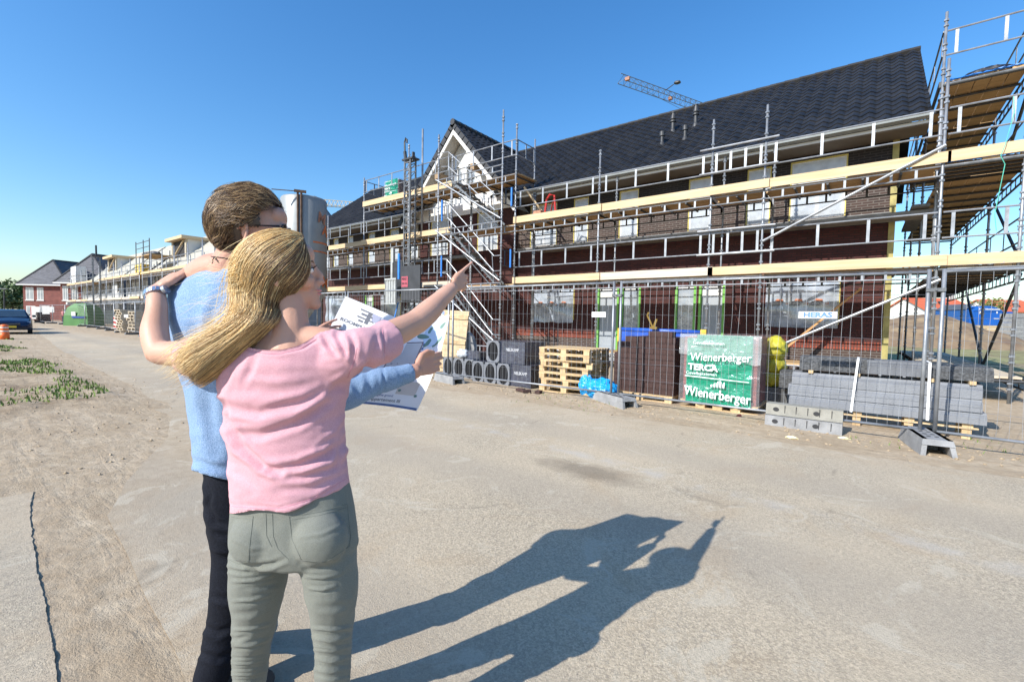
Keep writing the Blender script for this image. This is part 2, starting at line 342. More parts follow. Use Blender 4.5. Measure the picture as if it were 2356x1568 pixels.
# old asphalt slab and its broken seam at the left of the road
pm = MB(); seam = [(-4.95, .50), (-4.6, .44), (-4.0, .39), (-3.4, .35), (-2.9, .32), (-2.3, .28), (-1.2, .16), (-.4, .05), (.6, -.1)]
se = []
for (p, q) in zip(seam[:-1], seam[1:]):
    for k in range(40):
        t = k/40; x = p[0]+(q[0]-p[0])*t; y = p[1]+(q[1]-p[1])*t; se.append((x, y+noise.noise(Vector((x*2.5, 2, 0)))*.012+noise.noise(Vector((x*17, 2, 0)))*.006+noise.noise(Vector((x*61, 2, 0)))*.003))
top = [(x, y, .006+.006*abs(noise.noise(Vector((x*7, 3, 1))))*2) for x, y in se]; bot = [(x, -7, .010) for x, y in se]; low = [(x, y+.001+.010*max(0, noise.noise(Vector((x*6, 9, 4)))), .0045) for x, y in se]; n = len(se)
pm.add(top+bot+low, [(i, n+i, n+i+1, i+1) for i in range(n-1)] + [(2*n+i, i, i+1, 2*n+i+1) for i in range(n-1)])
struct(pm.build('old_asphalt_slab', mr_))
# grass, kerbside weeds (nobody could count it)
mgrass = mat('grass_blade', (.085, .17, .025), .7, 0, .35, 3, col2=(.19, .26, .05))
gr = MB()
for k in range(26000):
    if k < 24600: x = -random.uniform(9.4, 38); y = random.uniform(-2.5, 2.75)
    else: x = random.uniform(-6, 3.4); y = random.uniform(6.0, 8.0)
    d = noise.noise(Vector((x*.35, y*.9, 3))) + .4*noise.noise(Vector((x*1.4, y*1.4, 8)))
    if k < 24600:
        if y > 1.7+.035*(-x-10)+d*.8 or d < -.02+max(0, y-.4)*.16: continue
    elif d < .30 or random.random() < .5: continue
    h = random.uniform(.03, .09)*(1 if x < -9 else .6); a = random.uniform(0, 6.3); w = .005+.004*random.random()+(-x*.0009 if x < -9 else 0); z = gz(x, y)
    dx, dy = math.cos(a)*w, math.sin(a)*w; lx, ly = random.uniform(-.03, .03), random.uniform(-.03, .03)
    gr.add([(x-dx, y-dy, z-.01), (x+dx, y+dy, z-.01), (x+lx, y+ly, z+h)], [(0, 1, 2)])
struct(gr.build('grass', mgrass), 'stuff', 'short green grass on the sandy verge')
# clods and pebbles
cl = MB(); rs = random.Random(3)
for k in range(1100):
    q = rs.random()
    if q < .38: x, y, s = rs.uniform(-9, 3), rs.gauss(6.85, .28), rs.uniform(.006, .022)
    elif q < .75: x, y, s = -rs.uniform(5, 20), rs.uniform(.6, 2.7), rs.uniform(.005, .022)
    else: x, y, s = rs.uniform(-5, 2.5), rs.uniform(.5, 6), rs.uniform(.002, .006)
    lump(cl, (x, y, gz(x, y)+s*.3), s, s*rs.uniform(.6, 1), s*.6, 1, .5, 2, k)
struct(cl.build('soil_clods', mat('soil_clod', (.30, .23, .15), .95, 0, .2, 8, col2=(.42, .33, .22))), 'stuff', 'crumbs of sand and soil along the verge and under the fence')

# ------------------------------------------------------------------ roof tiles
def pantile(mb, o, al, up, nrm, L, H, pw=.30, ph=.335, seg=5, amp=.030, step=.022, clip=None):
    o = Vector(o); al = Vector(al); up = Vector(up); nrm = Vector(nrm); nc = max(1, round(L/pw)); nr = max(1, round(H/ph)); pw = L/nc; ph = H/nr
    wave = [0, .55, 1.0, .55, -.15] if seg == 5 else [0, 1, 0]
    N = nc*seg+1
    for r in range(nr):
        vs = []
        for e in (0, 1):
            for i in range(N):
                ph_ = (i % seg); a = o + al*(i*pw/seg) + up*((r+e)*ph + (-.03 if e == 0 else 0)) + nrm*(wave[ph_]*amp*2 + (step if e == 0 else 0)); vs.append(a)
        fs = [(i, i+1, N+i+1, N+i) for i in range(N-1)]
        vs += [v - nrm*(step+.008) for v in vs[:N]]; fs += [(2*N+i, 2*N+i+1, i+1, i) for i in range(N-1)]
        if clip:
            keep = []
            for f in fs:
                cx = sum((vs[k] for k in f), Vector())/len(f)
                if clip(cx): keep.append(f)
            fs = keep
        mb.add(vs, fs)
    return mb
def ridge_caps(mb, p, q, n, r=.10, sl=.35):
    p = Vector(p); q = Vector(q)
    for i in range(n):
        a = p.lerp(q, i/n); b = p.lerp(q, (i+1)/n+.02/n); mb.path([a, b], [r, r*.88], 8)

# ------------------------------------------------------------------ main building
YW = 14.2; BX0, BX1 = -24.9, .42
bk_brown = brickmat('brown_brick', (.036, .020, .016), (.064, .035, .027), (.125, .105, .09), ms=.012)
bk_red = brickmat('dark_red_brick', (.050, .011, .010), (.080, .019, .015), (.028, .014, .012), ms=.010)
bk_redl = brickmat('red_brick', (.20, .040, .022), (.28, .065, .035), (.09, .05, .04), ms=.010)
bk_eave_shade = brickmat('brown_brick_eave_shade', (.010, .008, .008), (.020, .014, .013), (.045, .038, .034), ms=.009)  # near-black brick: the shade under the eaves is put into its colour
bld = thing('brick_house', 'long dark brick apartment house under construction with black tiled roof and white front gable', 'house', (BX1, YW, 0))
ups = [(-1.68, -.45), (-2.72, -2.12), (-4.31, -3.64), (-6.54, -5.87), (-8.26, -7.67), (-10.14, -8.95), (-12.64, -11.53), (-15.41, -14.31), (-17.08, -16.5), (-18.6, -17.9), (-20.36, -19.8), (-22.24, -21.7), (-23.6, -23.1), (-24.7, -24.0)]
UZ = (4.15, 5.68)
gnd = [(-2.11, -.47, 1.42, 2.55, 'f'), (-3.9, -3.17, .12, 2.5, 'd'), (-4.6, -3.98, .12, 2.5, 's'), (-6.37, -5.7, .12, 2.5, 's'), (-7.24, -6.45, .12, 2.5, 'd'), (-9.85, -8.14, 1.42, 2.55, 'f'), (-13.1, -10.95, 1.42, 2.55, 'f'),
       (-17.0, -15.9, .4, 2.5, 'f'), (-19.2, -17.7, .4, 2.5, 'f'), (-20.6, -19.9, .12, 2.5, 'd'), (-24.3, -22.2, 1.2, 2.55, 'f')]
ops = [(a, b, UZ[0], UZ[1]) for a, b in ups] + [(g_[0], g_[1], g_[2], g_[3]) for g_ in gnd]
def wall_grid(bands, x0, x1, y, ops, rev=.11, depth=.3):
    """front faces with openings; bands = [(z0, z1, material)]; reveals returned too"""
    w = MB()
    X = sorted(set([x0, x1] + [v for o in ops for v in o[:2] if x0 < v < x1])); Z = sorted(set([v for b in bands for v in b[:2]] + [v for o in ops for v in o[2:4]]))
    for z0, z1 in zip(Z[:-1], Z[1:]):
        zm = (z0+z1)/2; mt = [b[2] for b in bands if b[0] <= zm < b[1]]
        if not mt: continue
        w.use(mt[0])
        for a, b in zip(X[:-1], X[1:]):
            xm = (a+b)/2
            if any(o[0] < xm < o[1] and o[2] < zm < o[3] for o in ops): continue
            w.add([(a, y, z0), (b, y, z0), (b, y, z1), (a, y, z1)], [(0, 1, 2, 3)])
    w.use(bands[0][2])
    for a, b, c, d in ops:
        if a < x0 or b > x1: continue
        yb = y+rev
        w.add([(a, y, c), (a, yb, c), (a, yb, d), (a, y, d)], [(0, 1, 2, 3)]); w.add([(b, y, c), (b, y, d), (b, yb, d), (b, yb, c)], [(0, 1, 2, 3)])
        w.add([(a, y, d), (a, yb, d), (b, yb, d), (b, y, d)], [(0, 1, 2, 3)]); w.add([(a, y, c), (b, y, c), (b, yb, c), (a, yb, c)], [(0, 1, 2, 3)])
    return w
bands = [(0, .82, bk_brown), (.82, .95, bk_redl), (.95, 2.62, bk_red), (2.62, 2.75, bk_redl), (2.75, 4.0, bk_red), (4.0, 4.92, bk_brown), (4.92, 6.1, bk_eave_shade)]
GX0, GX1, GY = -16.1, -10.72, 13.98
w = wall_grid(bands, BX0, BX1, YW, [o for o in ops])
# end wall, back wall, upper gable of the right-hand end: pale insulation-backed end
w.use(bk_red); w.add([(BX1, YW, 0), (BX1, YW+7.6, 0), (BX1, YW+7.6, 6.1), (BX1, 18.0, 9.2), (BX1, YW, 6.1)], [(0, 1, 2, 3, 4)])
w.add([(BX0, YW, 0), (BX0, YW, 6.1), (BX0, 18.0, 9.2), (BX0, YW+7.6, 6.1), (BX0, YW+7.6, 0)], [(0, 1, 2, 3, 4)])
w.add([(BX0, YW+7.6, 0), (BX0, YW+7.6, 6.1), (BX1, YW+7.6, 6.1), (BX1, YW+7.6, 0)], [(0, 1, 2, 3)])
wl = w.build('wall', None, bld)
# soldier course of upright bricks above the plinth
bk_sol = brickmat('upright_brick', (.20, .040, .022), (.28, .065, .035), (.06, .035, .03), .0625, .22, .009, .1, 0)
sx_ = sorted([(o[0]-.02, o[1]+.02) for o in ops if o[2] < .88 < o[3]]); cur = BX0+.05
for a, b in sx_+[(BX1-.02, BX1)]:
    if a > cur: mc = MB(); mc.box(cur, a, YW-.006, YW+.02, .80, 1.0); mc.build('soldier_course', bk_sol, bld)
    cur = b
# dark sheet standing in for room darkness behind openings
dk = MB(); dk.box(BX0+.1, BX1-.1, YW+.35, YW+.4, .0, 6.0); dk.build('room_dark_sheet', M_['darkin'], bld)
MG = {}
def window(a, b, c, d, y, parent, kind='u'):
    f = MB(); fy0, fy1 = y+.05, y+.11; t = .055
    if kind in ('u', 'far'):
        f.use(M_['yel']); f.box(a-.0, a+.03, y+.02, fy1, c, d); f.box(b-.03, b, y+.02, fy1, c, d); f.box(a+.03, b-.03, y+.02, fy1, d-.03, d)
        a2, b2, d2 = a+.03, b-.03, d-.03
        f.use(M_['white']); f.box(a2, a2+t, fy0, fy1, c, d2); f.box(b2-t, b2, fy0, fy1, c, d2); f.box(a2+t, b2-t, fy0, fy1, d2-t, d2); f.box(a2+t, b2-t, fy0, fy1, c, c+t)
        zt = c+(d-c)*.38; f.box(a2+t, b2-t, fy0, fy1, zt, zt+.07)
        if b-a > .9: xm = (a+b)/2; f.box(xm-.04, xm+.04, fy0+.003, fy1, c+t, d2-t)
        fr = f.build('window', None, parent)
        p = MB()
        p.use(M_['film']); n = 8
        vs = []; fs = []
        for j in range(n+1):
            for i in range(n+1):
                u, v = i/n, j/n; vs.append((a2+.02+(b2-a2-.04)*u, fy0-.012+.010*noise.noise(Vector((u*3+a, v*4, c))), c+.02+(d2-c-.04)*v))
        for j in range(n):
            for i in range(n): fs.append((j*(n+1)+i, j*(n+1)+i+1, (j+1)*(n+1)+i+1, (j+1)*(n+1)+i))
        p.smooth = True
        # film covers the panes, frame shows as a paler cross
        q = MB(); q.use(M_['glass']); q.box(a2+t, b2-t, fy1-.03, fy1-.02, c+t, d2-t); pg = q.build('pane', None, fr)
        pm_ = MB(); pm_.smooth = True; pm_.add(vs, fs)
        if 'sheer' not in MATS: mat('sheer', (.62, .66, .70), .25, 0, .12, 5, .5, 5, spec=.6, alpha=.58)
        pm_.build('plastic_sheet', MATS['sheer'], fr)
    return fr
for a, b in ups: window(a, b, UZ[0], UZ[1], YW, bld)
# ground-floor openings
for gi, (a, b, c, d, k) in enumerate(gnd):
    f = MB(); y0 = YW+.04; y1 = YW+.10
    if k == 'f':
        f.use(M_['yel']); f.box(b-.06, b, YW-.01, y1, c, d); f.use(M_['white']); f.box(a, a+.06, y0, y1, c, d)
        for fx in (.33, .66): f.box(a+(b-a)*fx-.035, a+(b-a)*fx+.035, y0, y1, c, d)
        f.box(a+.06, b-.06, y0+.003, y1, c, c+.07)
        fr = f.build('window', None, bld); q = MB(); q.use(M_['glass']); q.box(a+.05, b-.05, y1, y1+.01, c, d); q.build('pane', None, fr)
        n = 18; m2 = 12; vs = []; fs = []
        for j in range(m2+1):
            for i in range(n+1):
                u, v = i/n, j/m2
                vs.append((a-.02+(b-a-.0)*u, YW-.035-.03*noise.noise(Vector((u*4+a*3, v*2.3, 1)))-.02*math.sin(v*9+u*4+a), c-.10-.04*noise.noise(Vector((u*5+a, 7, 0)))*(1-v)+(d-c+.06)*v))
        for j in range(m2):
            for i in range(n): fs.append((j*(n+1)+i, j*(n+1)+i+1, (j+1)*(n+1)+i+1, (j+1)*(n+1)+i))
        sh = MB(); sh.smooth = True; sh.add(vs, fs)
        if 'mist' not in MATS: mat('mist', (.40, .45, .52), .12, 0, .35, 2.5, .5, 4, spec=1, alpha=.72)
        s_ = sh.build('plastic_sheet', MATS['mist'], fr)
        if gi in (0, 5, 6):
            for li in range(4 if gi == 0 else 3):
                lx = a+.28+li*(.44 if gi == 0 else .5); lz = (c+d)/2+.02
                if lx > b-.1: continue
                lg = MB(); mo = mat('faded_orange_print', (.55, .20, .10), .4, 0, .15, 9); mgp = mat('faded_grey_print', (.16, .17, .19), .4)
                lg.use(mgp); lg.prism([(lx-.17, YW-.082, lz-.10), (lx+.04, YW-.082, lz-.11), (lx+.13, YW-.082, lz+.0), (lx-.11, YW-.082, lz+.01)], (0, .004, 0))
                lg.use(mo); lg.prism([(lx-.07, YW-.084, lz+.015), (lx+.13, YW-.084, lz+.005), (lx+.12, YW-.084, lz+.06), (lx-.02, YW-.084, lz+.075)], (0, .003, 0))
                lo = lg.build('printed_logo', None, fr)
                lo2 = text('HEBO', .075, frontM(lx-.03, YW-.086, lz-.045, R(3)), M_['offw'], fr, 'printed_logo', .0005, shear=.3, sx=1.25)
                lo3 = text('.nl', .10, frontM(lx+.21, YW-.084, lz-.045), mo, fr, 'printed_logo', .0005)
    else:
        f.use(M_['green']); f.box(a, a+.07, YW-.005, y1, c, d); f.box(b-.07, b, YW-.005, y1, c, d)
        f.use(M_['white']); f.box(a+.07, b-.07, y0, y1, d-.09, d)
        fr = f.build('door_frame' if k == 'd' else 'window', None, bld)
        if k == 'd':
            q = MB(); q.use(M_['door']); q.box(a+.07, b-.07, y0+.02, y1-.01, c, d-.09); q.use(M_['offw']); q.box(a+.09, b-.09, y0+.008, y0+.02, d-.30, d-.12); q.box(a+.09, b-.09, y0+.012, y0+.02, c+.02, c+.22)
            q.build('door', None, fr)
        else:
            q = MB(); q.use(M_['filmd']); q.box(a+.07, b-.07, y0+.02, y1-.01, c, d-.09); q.build('pane', None, fr)
# ledge on the wall under the upper windows and white lintels
le = MB(); le.use(M_['dlead']); le.box(BX0, GX0-.05, YW-.09, YW, 4.03, 4.12); le.box(GX1+.05, BX1, YW-.09, YW, 4.03, 4.12)
le.build('window_ledge', None, bld)
# yellow corner post
cp = MB(); cp.box(BX1-.02, BX1+.10, YW-.03, YW+.12, .3, 6.05); cp.build('corner_post', mat('yellow_profile', (.36, .31, .11), .7, 0, .25, 6, .2, 25), bld)
# main roof: two sections either side of the cross gable (one continuous slope behind it)
EY, EZ, RY, RZ2 = YW-.80, 6.02, 18.0, 9.48
sl_ = Vector((0, RY-EY, RZ2-EZ)); SH = sl_.length; up = sl_.normalized(); nr = Vector((0, -up.z, up.y))
RX0, RX1 = -25.5, 1.0
rf = MB(); rf.use(M_['tile'])
GCX = -13.45
def clipm(p):   # leave out tiles inside the cross-gable
    zz = EZ+(p.y-EY)*(RZ2-EZ)/(RY-EY)
    return not (abs(p.x-GCX) < max(0, (9.35-zz)/1.62)-.05)
pantile(rf, (RX0, EY, EZ), (1, 0, 0), up, nr, RX1-RX0, SH, clip=clipm)
rf.add([(RX0, RY, RZ2), (RX1, RY, RZ2), (RX1, 2*RY-EY, EZ), (RX0, 2*RY-EY, EZ)], [(0, 1, 2, 3)])
rf.use(M_['tilec']); vb = [(RX1-.02, EY+.02, EZ-.01), (RX1-.02, RY, RZ2-.01), (RX1-.02, RY, RZ2-.16), (RX1-.02, EY+.02, EZ-.16)]; rf.add(vb, [(0, 1, 2, 3)])
rf.add([(BX0-.3, EY+.03, EZ-.05), (GX0, EY+.03, EZ-.05), (GX0, RY, RZ2-.05), (BX0-.3, RY, RZ2-.05)], [(0, 1, 2, 3)])
ro = rf.build('roof', None, bld)
rc = MB(); rc.use(M_['tile']); ridge_caps(rc, (RX0, RY, RZ2+.02), (RX1, RY, RZ2+.02), 62, .10); rc.build('ridge_tiles', None, ro)
# vents
for i, (px, py, hh, kind) in enumerate([(1525, 330, .75, 0), (1549, 300, 1.05, 1), (1578, 320, .75, 0), (1600, 288, 1.05, 1)]):
    # positions on the slope
    x, y = [(-5.45, 14.97), (-5.45, 15.96), (-4.73, 15.02), (-4.72, 16.04)][i]; z = EZ+(y-EY)*(RZ2-EZ)/(RY-EY)
    v = MB(); v.smooth = False; v.use(M_['blackst'])
    if kind == 0: v.lathe([(.16, -.1), (.10, .08), (.075, .12), (.075, .42), (.12, .44), (.12, .66), (.10, .68)], (x, y, z), 14)
    else: v.lathe([(.16, -.1), (.11, .08), (.085, .14), (.085, .50), (.14, .52), (.14, .58), (.09, .62), (.13, .68), (.07, .98), (.09, 1.0), (.09, 1.04)], (x, y, z), 14)
    v.v = [(p[0], p[1], z+(p[2]-z)*[.62, .62, .62, .66][i]) for p in v.v]; v.v = [(x+(p[0]-x)*.75, y+(p[1]-y)*.75, p[2]) for p in v.v]; v.build('roof_vent', None, ro)
# gutter and fascia
gt = MB(); gt.use(M_['zinc'])
for a, b in ((RX0, GX0+.0), (GX1-.0, RX1+.02)):
    prof = [(-.13, .0), (-.12, -.07), (-.06, -.11), (0, -.11), (.02, -.02)]
    for (u, v), (u2, v2) in zip(prof[:-1], prof[1:]): gt.add([(a, EY+u, EZ+v-.02), (b, EY+u, EZ+v-.02), (b, EY+u2, EZ+v2-.02), (a, EY+u2, EZ+v2-.02)], [(0, 1, 2, 3)])
    gt.tube((a, EY-.13, EZ-.02), (b, EY-.13, EZ-.02), .012, 6)
gt.build('gutter', None, bld)
fa = MB(); fa.use(M_['soffit'])
for a, b in ((RX0+.05, GX0), (GX1, RX1-.02)):
    fa.use(M_['offw']); fa.box(a, b, EY+.03, EY+.06, EZ-.20, EZ-.13); fa.use(M_['soffit']); fa.box(a, b, EY+.06, YW+.0, EZ-.22, EZ-.18)
fa.build('soffit', None, bld)
# ------------------------------------------------ cross gable
gz0, gap_z = 5.70, 9.18; hw = (GX1-GX0)/2+.45; slg = (gap_z-5.75)/hw
gb = MB()
gb.use(bk_redl); gb.box(GX0, GX1, GY, YW-.002, 2.9, 5.2) if False else None
gwl = wall_grid([(0, 5.05, bk_red), (5.05, 5.70, bk_red)], GX0, GX1, GY, [o for o in ops if GX0 <= o[0] and o[1] <= GX1 and o[2] > 3])
gwl.use(bk_red); gwl.add([(GX1, GY, 0), (GX1, YW, 0), (GX1, YW, 6), (GX1, GY, 6)], [(0, 1, 2, 3)]); gwl.add([(GX0, GY, 0), (GX0, GY, 6), (GX0, YW, 6), (GX0, YW, 0)], [(0, 1, 2, 3)])
ggw = gwl
for a, b in ups:
    if GX0 < a and b < GX1: window(a, b, UZ[0], UZ[1], GY, bld)
gwl.build('bay_wall', None, bld)
# white base band
wb = MB(); wb.box(GX0-.2, GX1+.2, GY-.05, GY+.25, 5.70, 6.22); wb.build('white_band', M_['white'], bld)
# white gable wall with two arched windows
zt = gap_z-.15; gy = GY+.02
def gx_at(z): return (gap_z-.28-z)/slg
ow = [(GCX-.62, GCX-.17), (GCX+.17, GCX+.62)]; wz = (6.75, 7.75)
N = 26; mbw = MB()
zs = [6.22+(gap_z-.30-6.22)*k/N for k in range(N+1)]
for z0, z1 in zip(zs[:-1], zs[1:]):
    h0, h1 = gx_at(z0), gx_at(z1); zm = (z0+z1)/2; segs = []
    cuts = []
    for a, b in ow:
        if wz[0] < zm < wz[1]:
            top = wz[1]-.22; k = 1 if zm < top else math.sqrt(max(0, 1-((zm-top)/.22)**2)); c_ = (a+b)/2; hw_ = (b-a)/2*k; cuts.append((c_-hw_, c_+hw_))
    xs_ = [GCX-h0]; 
    for c_ in cuts: xs_ += list(c_)
    xs_.append(GCX+h0)
    for i in range(0, len(xs_), 2):
        l, r_ = xs_[i], xs_[i+1]; l1 = GCX-h1 if i == 0 else l; r1 = GCX+h1 if i == len(xs_)-2 else r_
        mbw.add([(l, gy, z0), (r_, gy, z0), (r1, gy, z1), (l1, gy, z1)], [(0, 1, 2, 3)])
mbw.build('gable_wall', M_['offw'], bld)
for a, b in ow:
    f = MB(); f.use(M_['white']); c_ = (a+b)/2
    arc = [(a, gy+.06, wz[0])] + [(c_-(b-a)/2*math.cos(t*math.pi/10), gy+.06, wz[1]-.22+.22*math.sin(t*math.pi/10)) for t in range(11)] + [(b, gy+.06, wz[0])]
    f.path(arc+[arc[0]], .025, 5); f.bar((a, gy+.06, 7.2), (b, gy+.06, 7.2), .04, .04); f.bar((c_, gy+.06, wz[0]), (c_, gy+.06, wz[1]), .03, .03)
    fr = f.build('window', None, bld); q = MB(); q.add([(x, gy+.10, z) for x, y, z in arc], [tuple(range(len(arc)))]); q.build('pane', M_['glass'], fr)
# gable roof slopes
FY = GY-.62; BYg = 17.9
for s in (-1, 1):
    g2 = MB(); g2.use(M_['tile'])
    e = Vector((GCX+s*(hw+.25), 0, gap_z+.10-slg*(hw+.25))); apx = Vector((GCX, 0, gap_z+.10)); upv = (apx-e); Hh = upv.length; upv.normalize(); nn = Vector((s*upv.z*1, 0, abs(upv.x)))
    def cg(p, s=s):
        zz = EZ+(p.y-EY)*(RZ2-EZ)/(RY-EY); return p.z > zz-.12 or p.y < EY+.15
    if s > 0: pantile(g2, (e.x, FY, e.z), (0, 1, 0), upv, nn, BYg-FY, Hh, clip=cg)
    else: pantile(g2, (e.x, BYg, e.z), (0, -1, 0), upv, nn, BYg-FY, Hh, clip=cg)
    # verge tiles along the front edge
    g2.use(M_['tilec']); nv = 15
    for k in range(nv):
        a = e.lerp(apx, k/nv); b_ = e.lerp(apx, (k+1)/nv+.01); o_ = nn*.05
        g2.prism([(a.x+o_.x, FY-.06, a.z+o_.z+.01), (b_.x+o_.x, FY-.06, b_.z+o_.z-.01), (b_.x-nn.x*.16, FY-.06, b_.z-nn.z*.16), (a.x-nn.x*.16, FY-.06, a.z-nn.z*.16)], (0, .22, 0))
    # white barge board and underside
    g2.use(M_['white']); bo = .17
    g2.prism([(e.x-nn.x*bo, FY-.02, e.z-nn.z*bo), (apx.x, FY-.02, apx.z-bo/abs(upv.x)*1.0), (apx.x, FY-.02, apx.z-(bo+.14)/abs(upv.x)), (e.x-nn.x*(bo+.14), FY-.02, e.z-nn.z*(bo+.14))], (0, .05, 0))
    g2.use(M_['offw']); o2 = .19
    g2.add([(e.x-nn.x*o2, FY+.03, e.z-nn.z*o2), (apx.x, FY+.03, apx.z-o2/abs(upv.x)), (apx.x, BYg-1, apx.z-o2/abs(upv.x)), (e.x-nn.x*o2, GY+.3, e.z-nn.z*o2)], [(0, 1, 2, 3)])
    fixn(g2.build('gable_roof', None, bld))
gc = MB(); gc.use(M_['tilec']); ridge_caps(gc, (GCX, FY-.07, gap_z+.13), (GCX, BYg, gap_z+.13), 14, .13); gc.build('ridge_tiles', None, bld)
bm_ = MB(); bm_.use(mat('purlin_timber', (.32, .22, .13), .8)); bm_.box(GCX-1.12, GCX-.92, FY+.05, GY+.02, 7.25, 7.5); bm_.box(GCX+.92, GCX+1.12, FY+.05, GY+.02, 7.25, 7.5); each(bm_, 'purlin', None, bld)

# ------------------------------------------------------------------ scaffolding
def pole(mb, x, y, z0, z1, r=.026, col=.5, n=8, lx=None):
    lean = lx or 0
    mb.use(M_['galv']); mb.smooth = True; mb.path([(x, y, z0), (x+lean, y, z1)], r, n); mb.smooth = False
    if col:
        z = z0+.25
        while z < z1-.1:
            for dz in (0, .11) if r > .02 else (0,):
                mb.path([(x+lean*(z-z0)/(z1-z0), y, z+dz), (x+lean*(z-z0)/(z1-z0), y, z+dz+.035)], r*1.75, 6)
            z += col
def guard(mb, p, q, z, posts=3, r=.018, h=(.55, 1.05)):
    p = Vector(p); q = Vector(q)
    for hh in h: mb.tube((p.x, p.y, z+hh), (q.x, q.y, z+hh), r, 6)
    for k in range(posts):
        t = (k+.5)/posts if posts < 3 else .06+.88*k/(posts-1); a = p.lerp(q, t); mb.bar((a.x, a.y, z+h[0]), (a.x, a.y, z+h[1]), .055, .012, up=(q-p).cross(Vector((0, 0, 1))).normalized())
def lattice(mb, p, q, z, h=.19, r=.018, sp=.38):
    p = Vector(p); q = Vector(q); L = (q-p).length; n = max(2, int(L/sp))
    for zz in (z, z-h): mb.tube((p.x, p.y, zz), (q.x, q.y, zz), r, 6)
    d = (q-p).normalized()
    for k in range(n+1):
        a = p.lerp(q, k/n if n else 0); mb.bar((a.x, a.y, z-h), (a.x, a.y, z), .045, .012, up=d.cross(Vector((0, 0, 1))))
def planks(mb, x0, x1, y0, y1, z, along='x', w=.235, lift=.0):
    rr = random.Random(int(x0*13+y0*7+z*5))
    if along == 'x':
        n = max(1, round((y1-y0)/w)); ww = (y1-y0)/n
        for k in range(n): o = rr.uniform(-.05, .05); mb.box(x0+o, x1+o, y0+k*ww+.006, y0+(k+1)*ww-.006, z-.045+rr.uniform(0, .006), z+rr.uniform(0, .006))
    else:
        n = max(1, round((x1-x0)/w)); ww = (x1-x0)/n
        for k in range(n): o = rr.uniform(-.05, .05); mb.box(x0+k*ww+.006, x0+(k+1)*ww-.006, y0+o, y1+o, z-.045+rr.uniform(0, .006), z+rr.uniform(0, .006))
def facade_scaffold(root, PX, YO, YI, levels, tops, toez=(), low=False, inner=True, console=False):
    """PX pole positions descending in x; levels = [(z, x_from, x_to, has_toe, has_guard)]"""
    for x in PX:
        m = MB(); pole(m, x, YO, levels[0][0]-.5 if not low else 0, tops.get(round(x, 2), tops.get('*', 6.4)), n=8 if not low else 5, r=.026 if not low else .04, col=.5 if not low else 0); m.build('pole', None, root)
        if inner: m = MB(); pole(m, x+.04, YI, levels[0][0]-.5 if not low else 0, tops.get('i', 5.9), n=6 if not low else 5, r=.026 if not low else .035, col=.5 if not low else 0); m.build('pole', None, root)
    for (z, xa, xb, toe, gd) in levels:
        for x1, x0 in zip(PX[:-1], PX[1:]):
            if x0 < min(xa, xb)-.01 or x1 > max(xa, xb)+.01: continue
            m = MB(); m.use(M_['deck']); planks(m, x0+.04, x1-.04, YO+.03, YI-.03, z, 'x'); m.build('deck', None, root)
            if not low:
                m = MB(); m.use(M_['blackst']); k = max(1, int((x1-x0)/.77)+1)
                for i in range(k+1): xx = x0+(x1-x0)*i/k; m.tube((xx, YO, z-.085), (xx, YI, z-.085), .026, 6)
                each(m, 'transom', None, root)
            if console and z > 3:
                m = MB(); m.use(M_['dlead']); m.box(x0-.02, x1+.02, YI+.12, YW-.14, z-.74, z-.62)
                m.build('console_plank', None, root)
            m = MB(); m.use(M_['galv']); lattice(m, (x0, YO, 0), (x1, YO, 0), z-.05 if not low else z-.1, r=.018 if not low else .03); m.build('lattice_beam', None, root)
            if not low: m = MB(); m.use(M_['blackst']); lattice(m, (x0, YI, 0), (x1, YI, 0), z-.05); m.build('lattice_beam', None, root)  # inner beam in dark steel: its shade is painted into the colour
            if toe:
                m = MB(); rr = random.Random(int(x0*31+z*7)); m.use(M_['toe'] if rr.random() < (.85 if z > 3 or x0 > -2.5 else .45) else M_['toew']); o = rr.uniform(-.04, .04)
                m.box(x0+o, x1+o+.12, YO-.075-(.045 if rr.random() < .5 else 0), YO-.033-(.045 if rr.random() < .0 else 0), z+.0, z+.205+rr.uniform(-.01, .012)); m.build('toe_board', None, root)
            if gd:
                m = MB(); m.use(M_['galv']); guard(m, (x0+.03, YO-.01, 0), (x1-.03, YO-.01, 0), z, 4 if not low else 3, r=.017 if not low else .03); m.build('guardrail', None, root)
sc1 = thing('facade_scaffold', 'silver tube scaffold with pine toe boards along the right half of the brick facade', 'scaffold', (1.1, 12.3, 0))
PXR = [1.12, -1.98, -3.17, -6.3, -9.40]
facade_scaffold(sc1, PXR, 12.3, 13.4, [(.50, 3, -9.4, False, False), (2.60, 3, -9.4, True, True), (4.60, 3, -9.4, True, True)],
                {'1.12': 6.6, 1.12: 6.6, -1.98: 6.55, -3.17: 6.5, -6.3: 6.4, -9.4: 7.9, 'i': 6.0, '*': 6.4}, console=True)
br = MB(); br.use(M_['galv']); br.tube((1.14, 12.2, 4.92), (-1.95, 12.2, 3.35), .03, 8); br.build('brace', None, sc1)
br = MB(); br.use(M_['galv']); br.tube((1.18, 12.2, 2.33), (-1.7, 12.2, .80), .03, 8); br.build('brace', None, sc1)
for z in (3.12, 3.72, 5.15, 5.75): br = MB(); br.use(M_['galv']); br.tube((-1.7, 12.22, z), (-3.45, 12.22, z), .026, 8); br.build('ledger', None, sc1)
br = MB(); br.use(M_['toe']); br.bar((-9.5, 12.9, 5.98), (-8.75, 13.5, 4.75), .09, .05); br.build('timber_prop', None, sc1)
br = MB(); br.use(mat('prop_timber', (.50, .28, .12), .8)); br.bar((-1.85, 13.3, .45), (-.05, 13.75, 2.3), .10, .04); br.build('timber_prop', None, sc1)

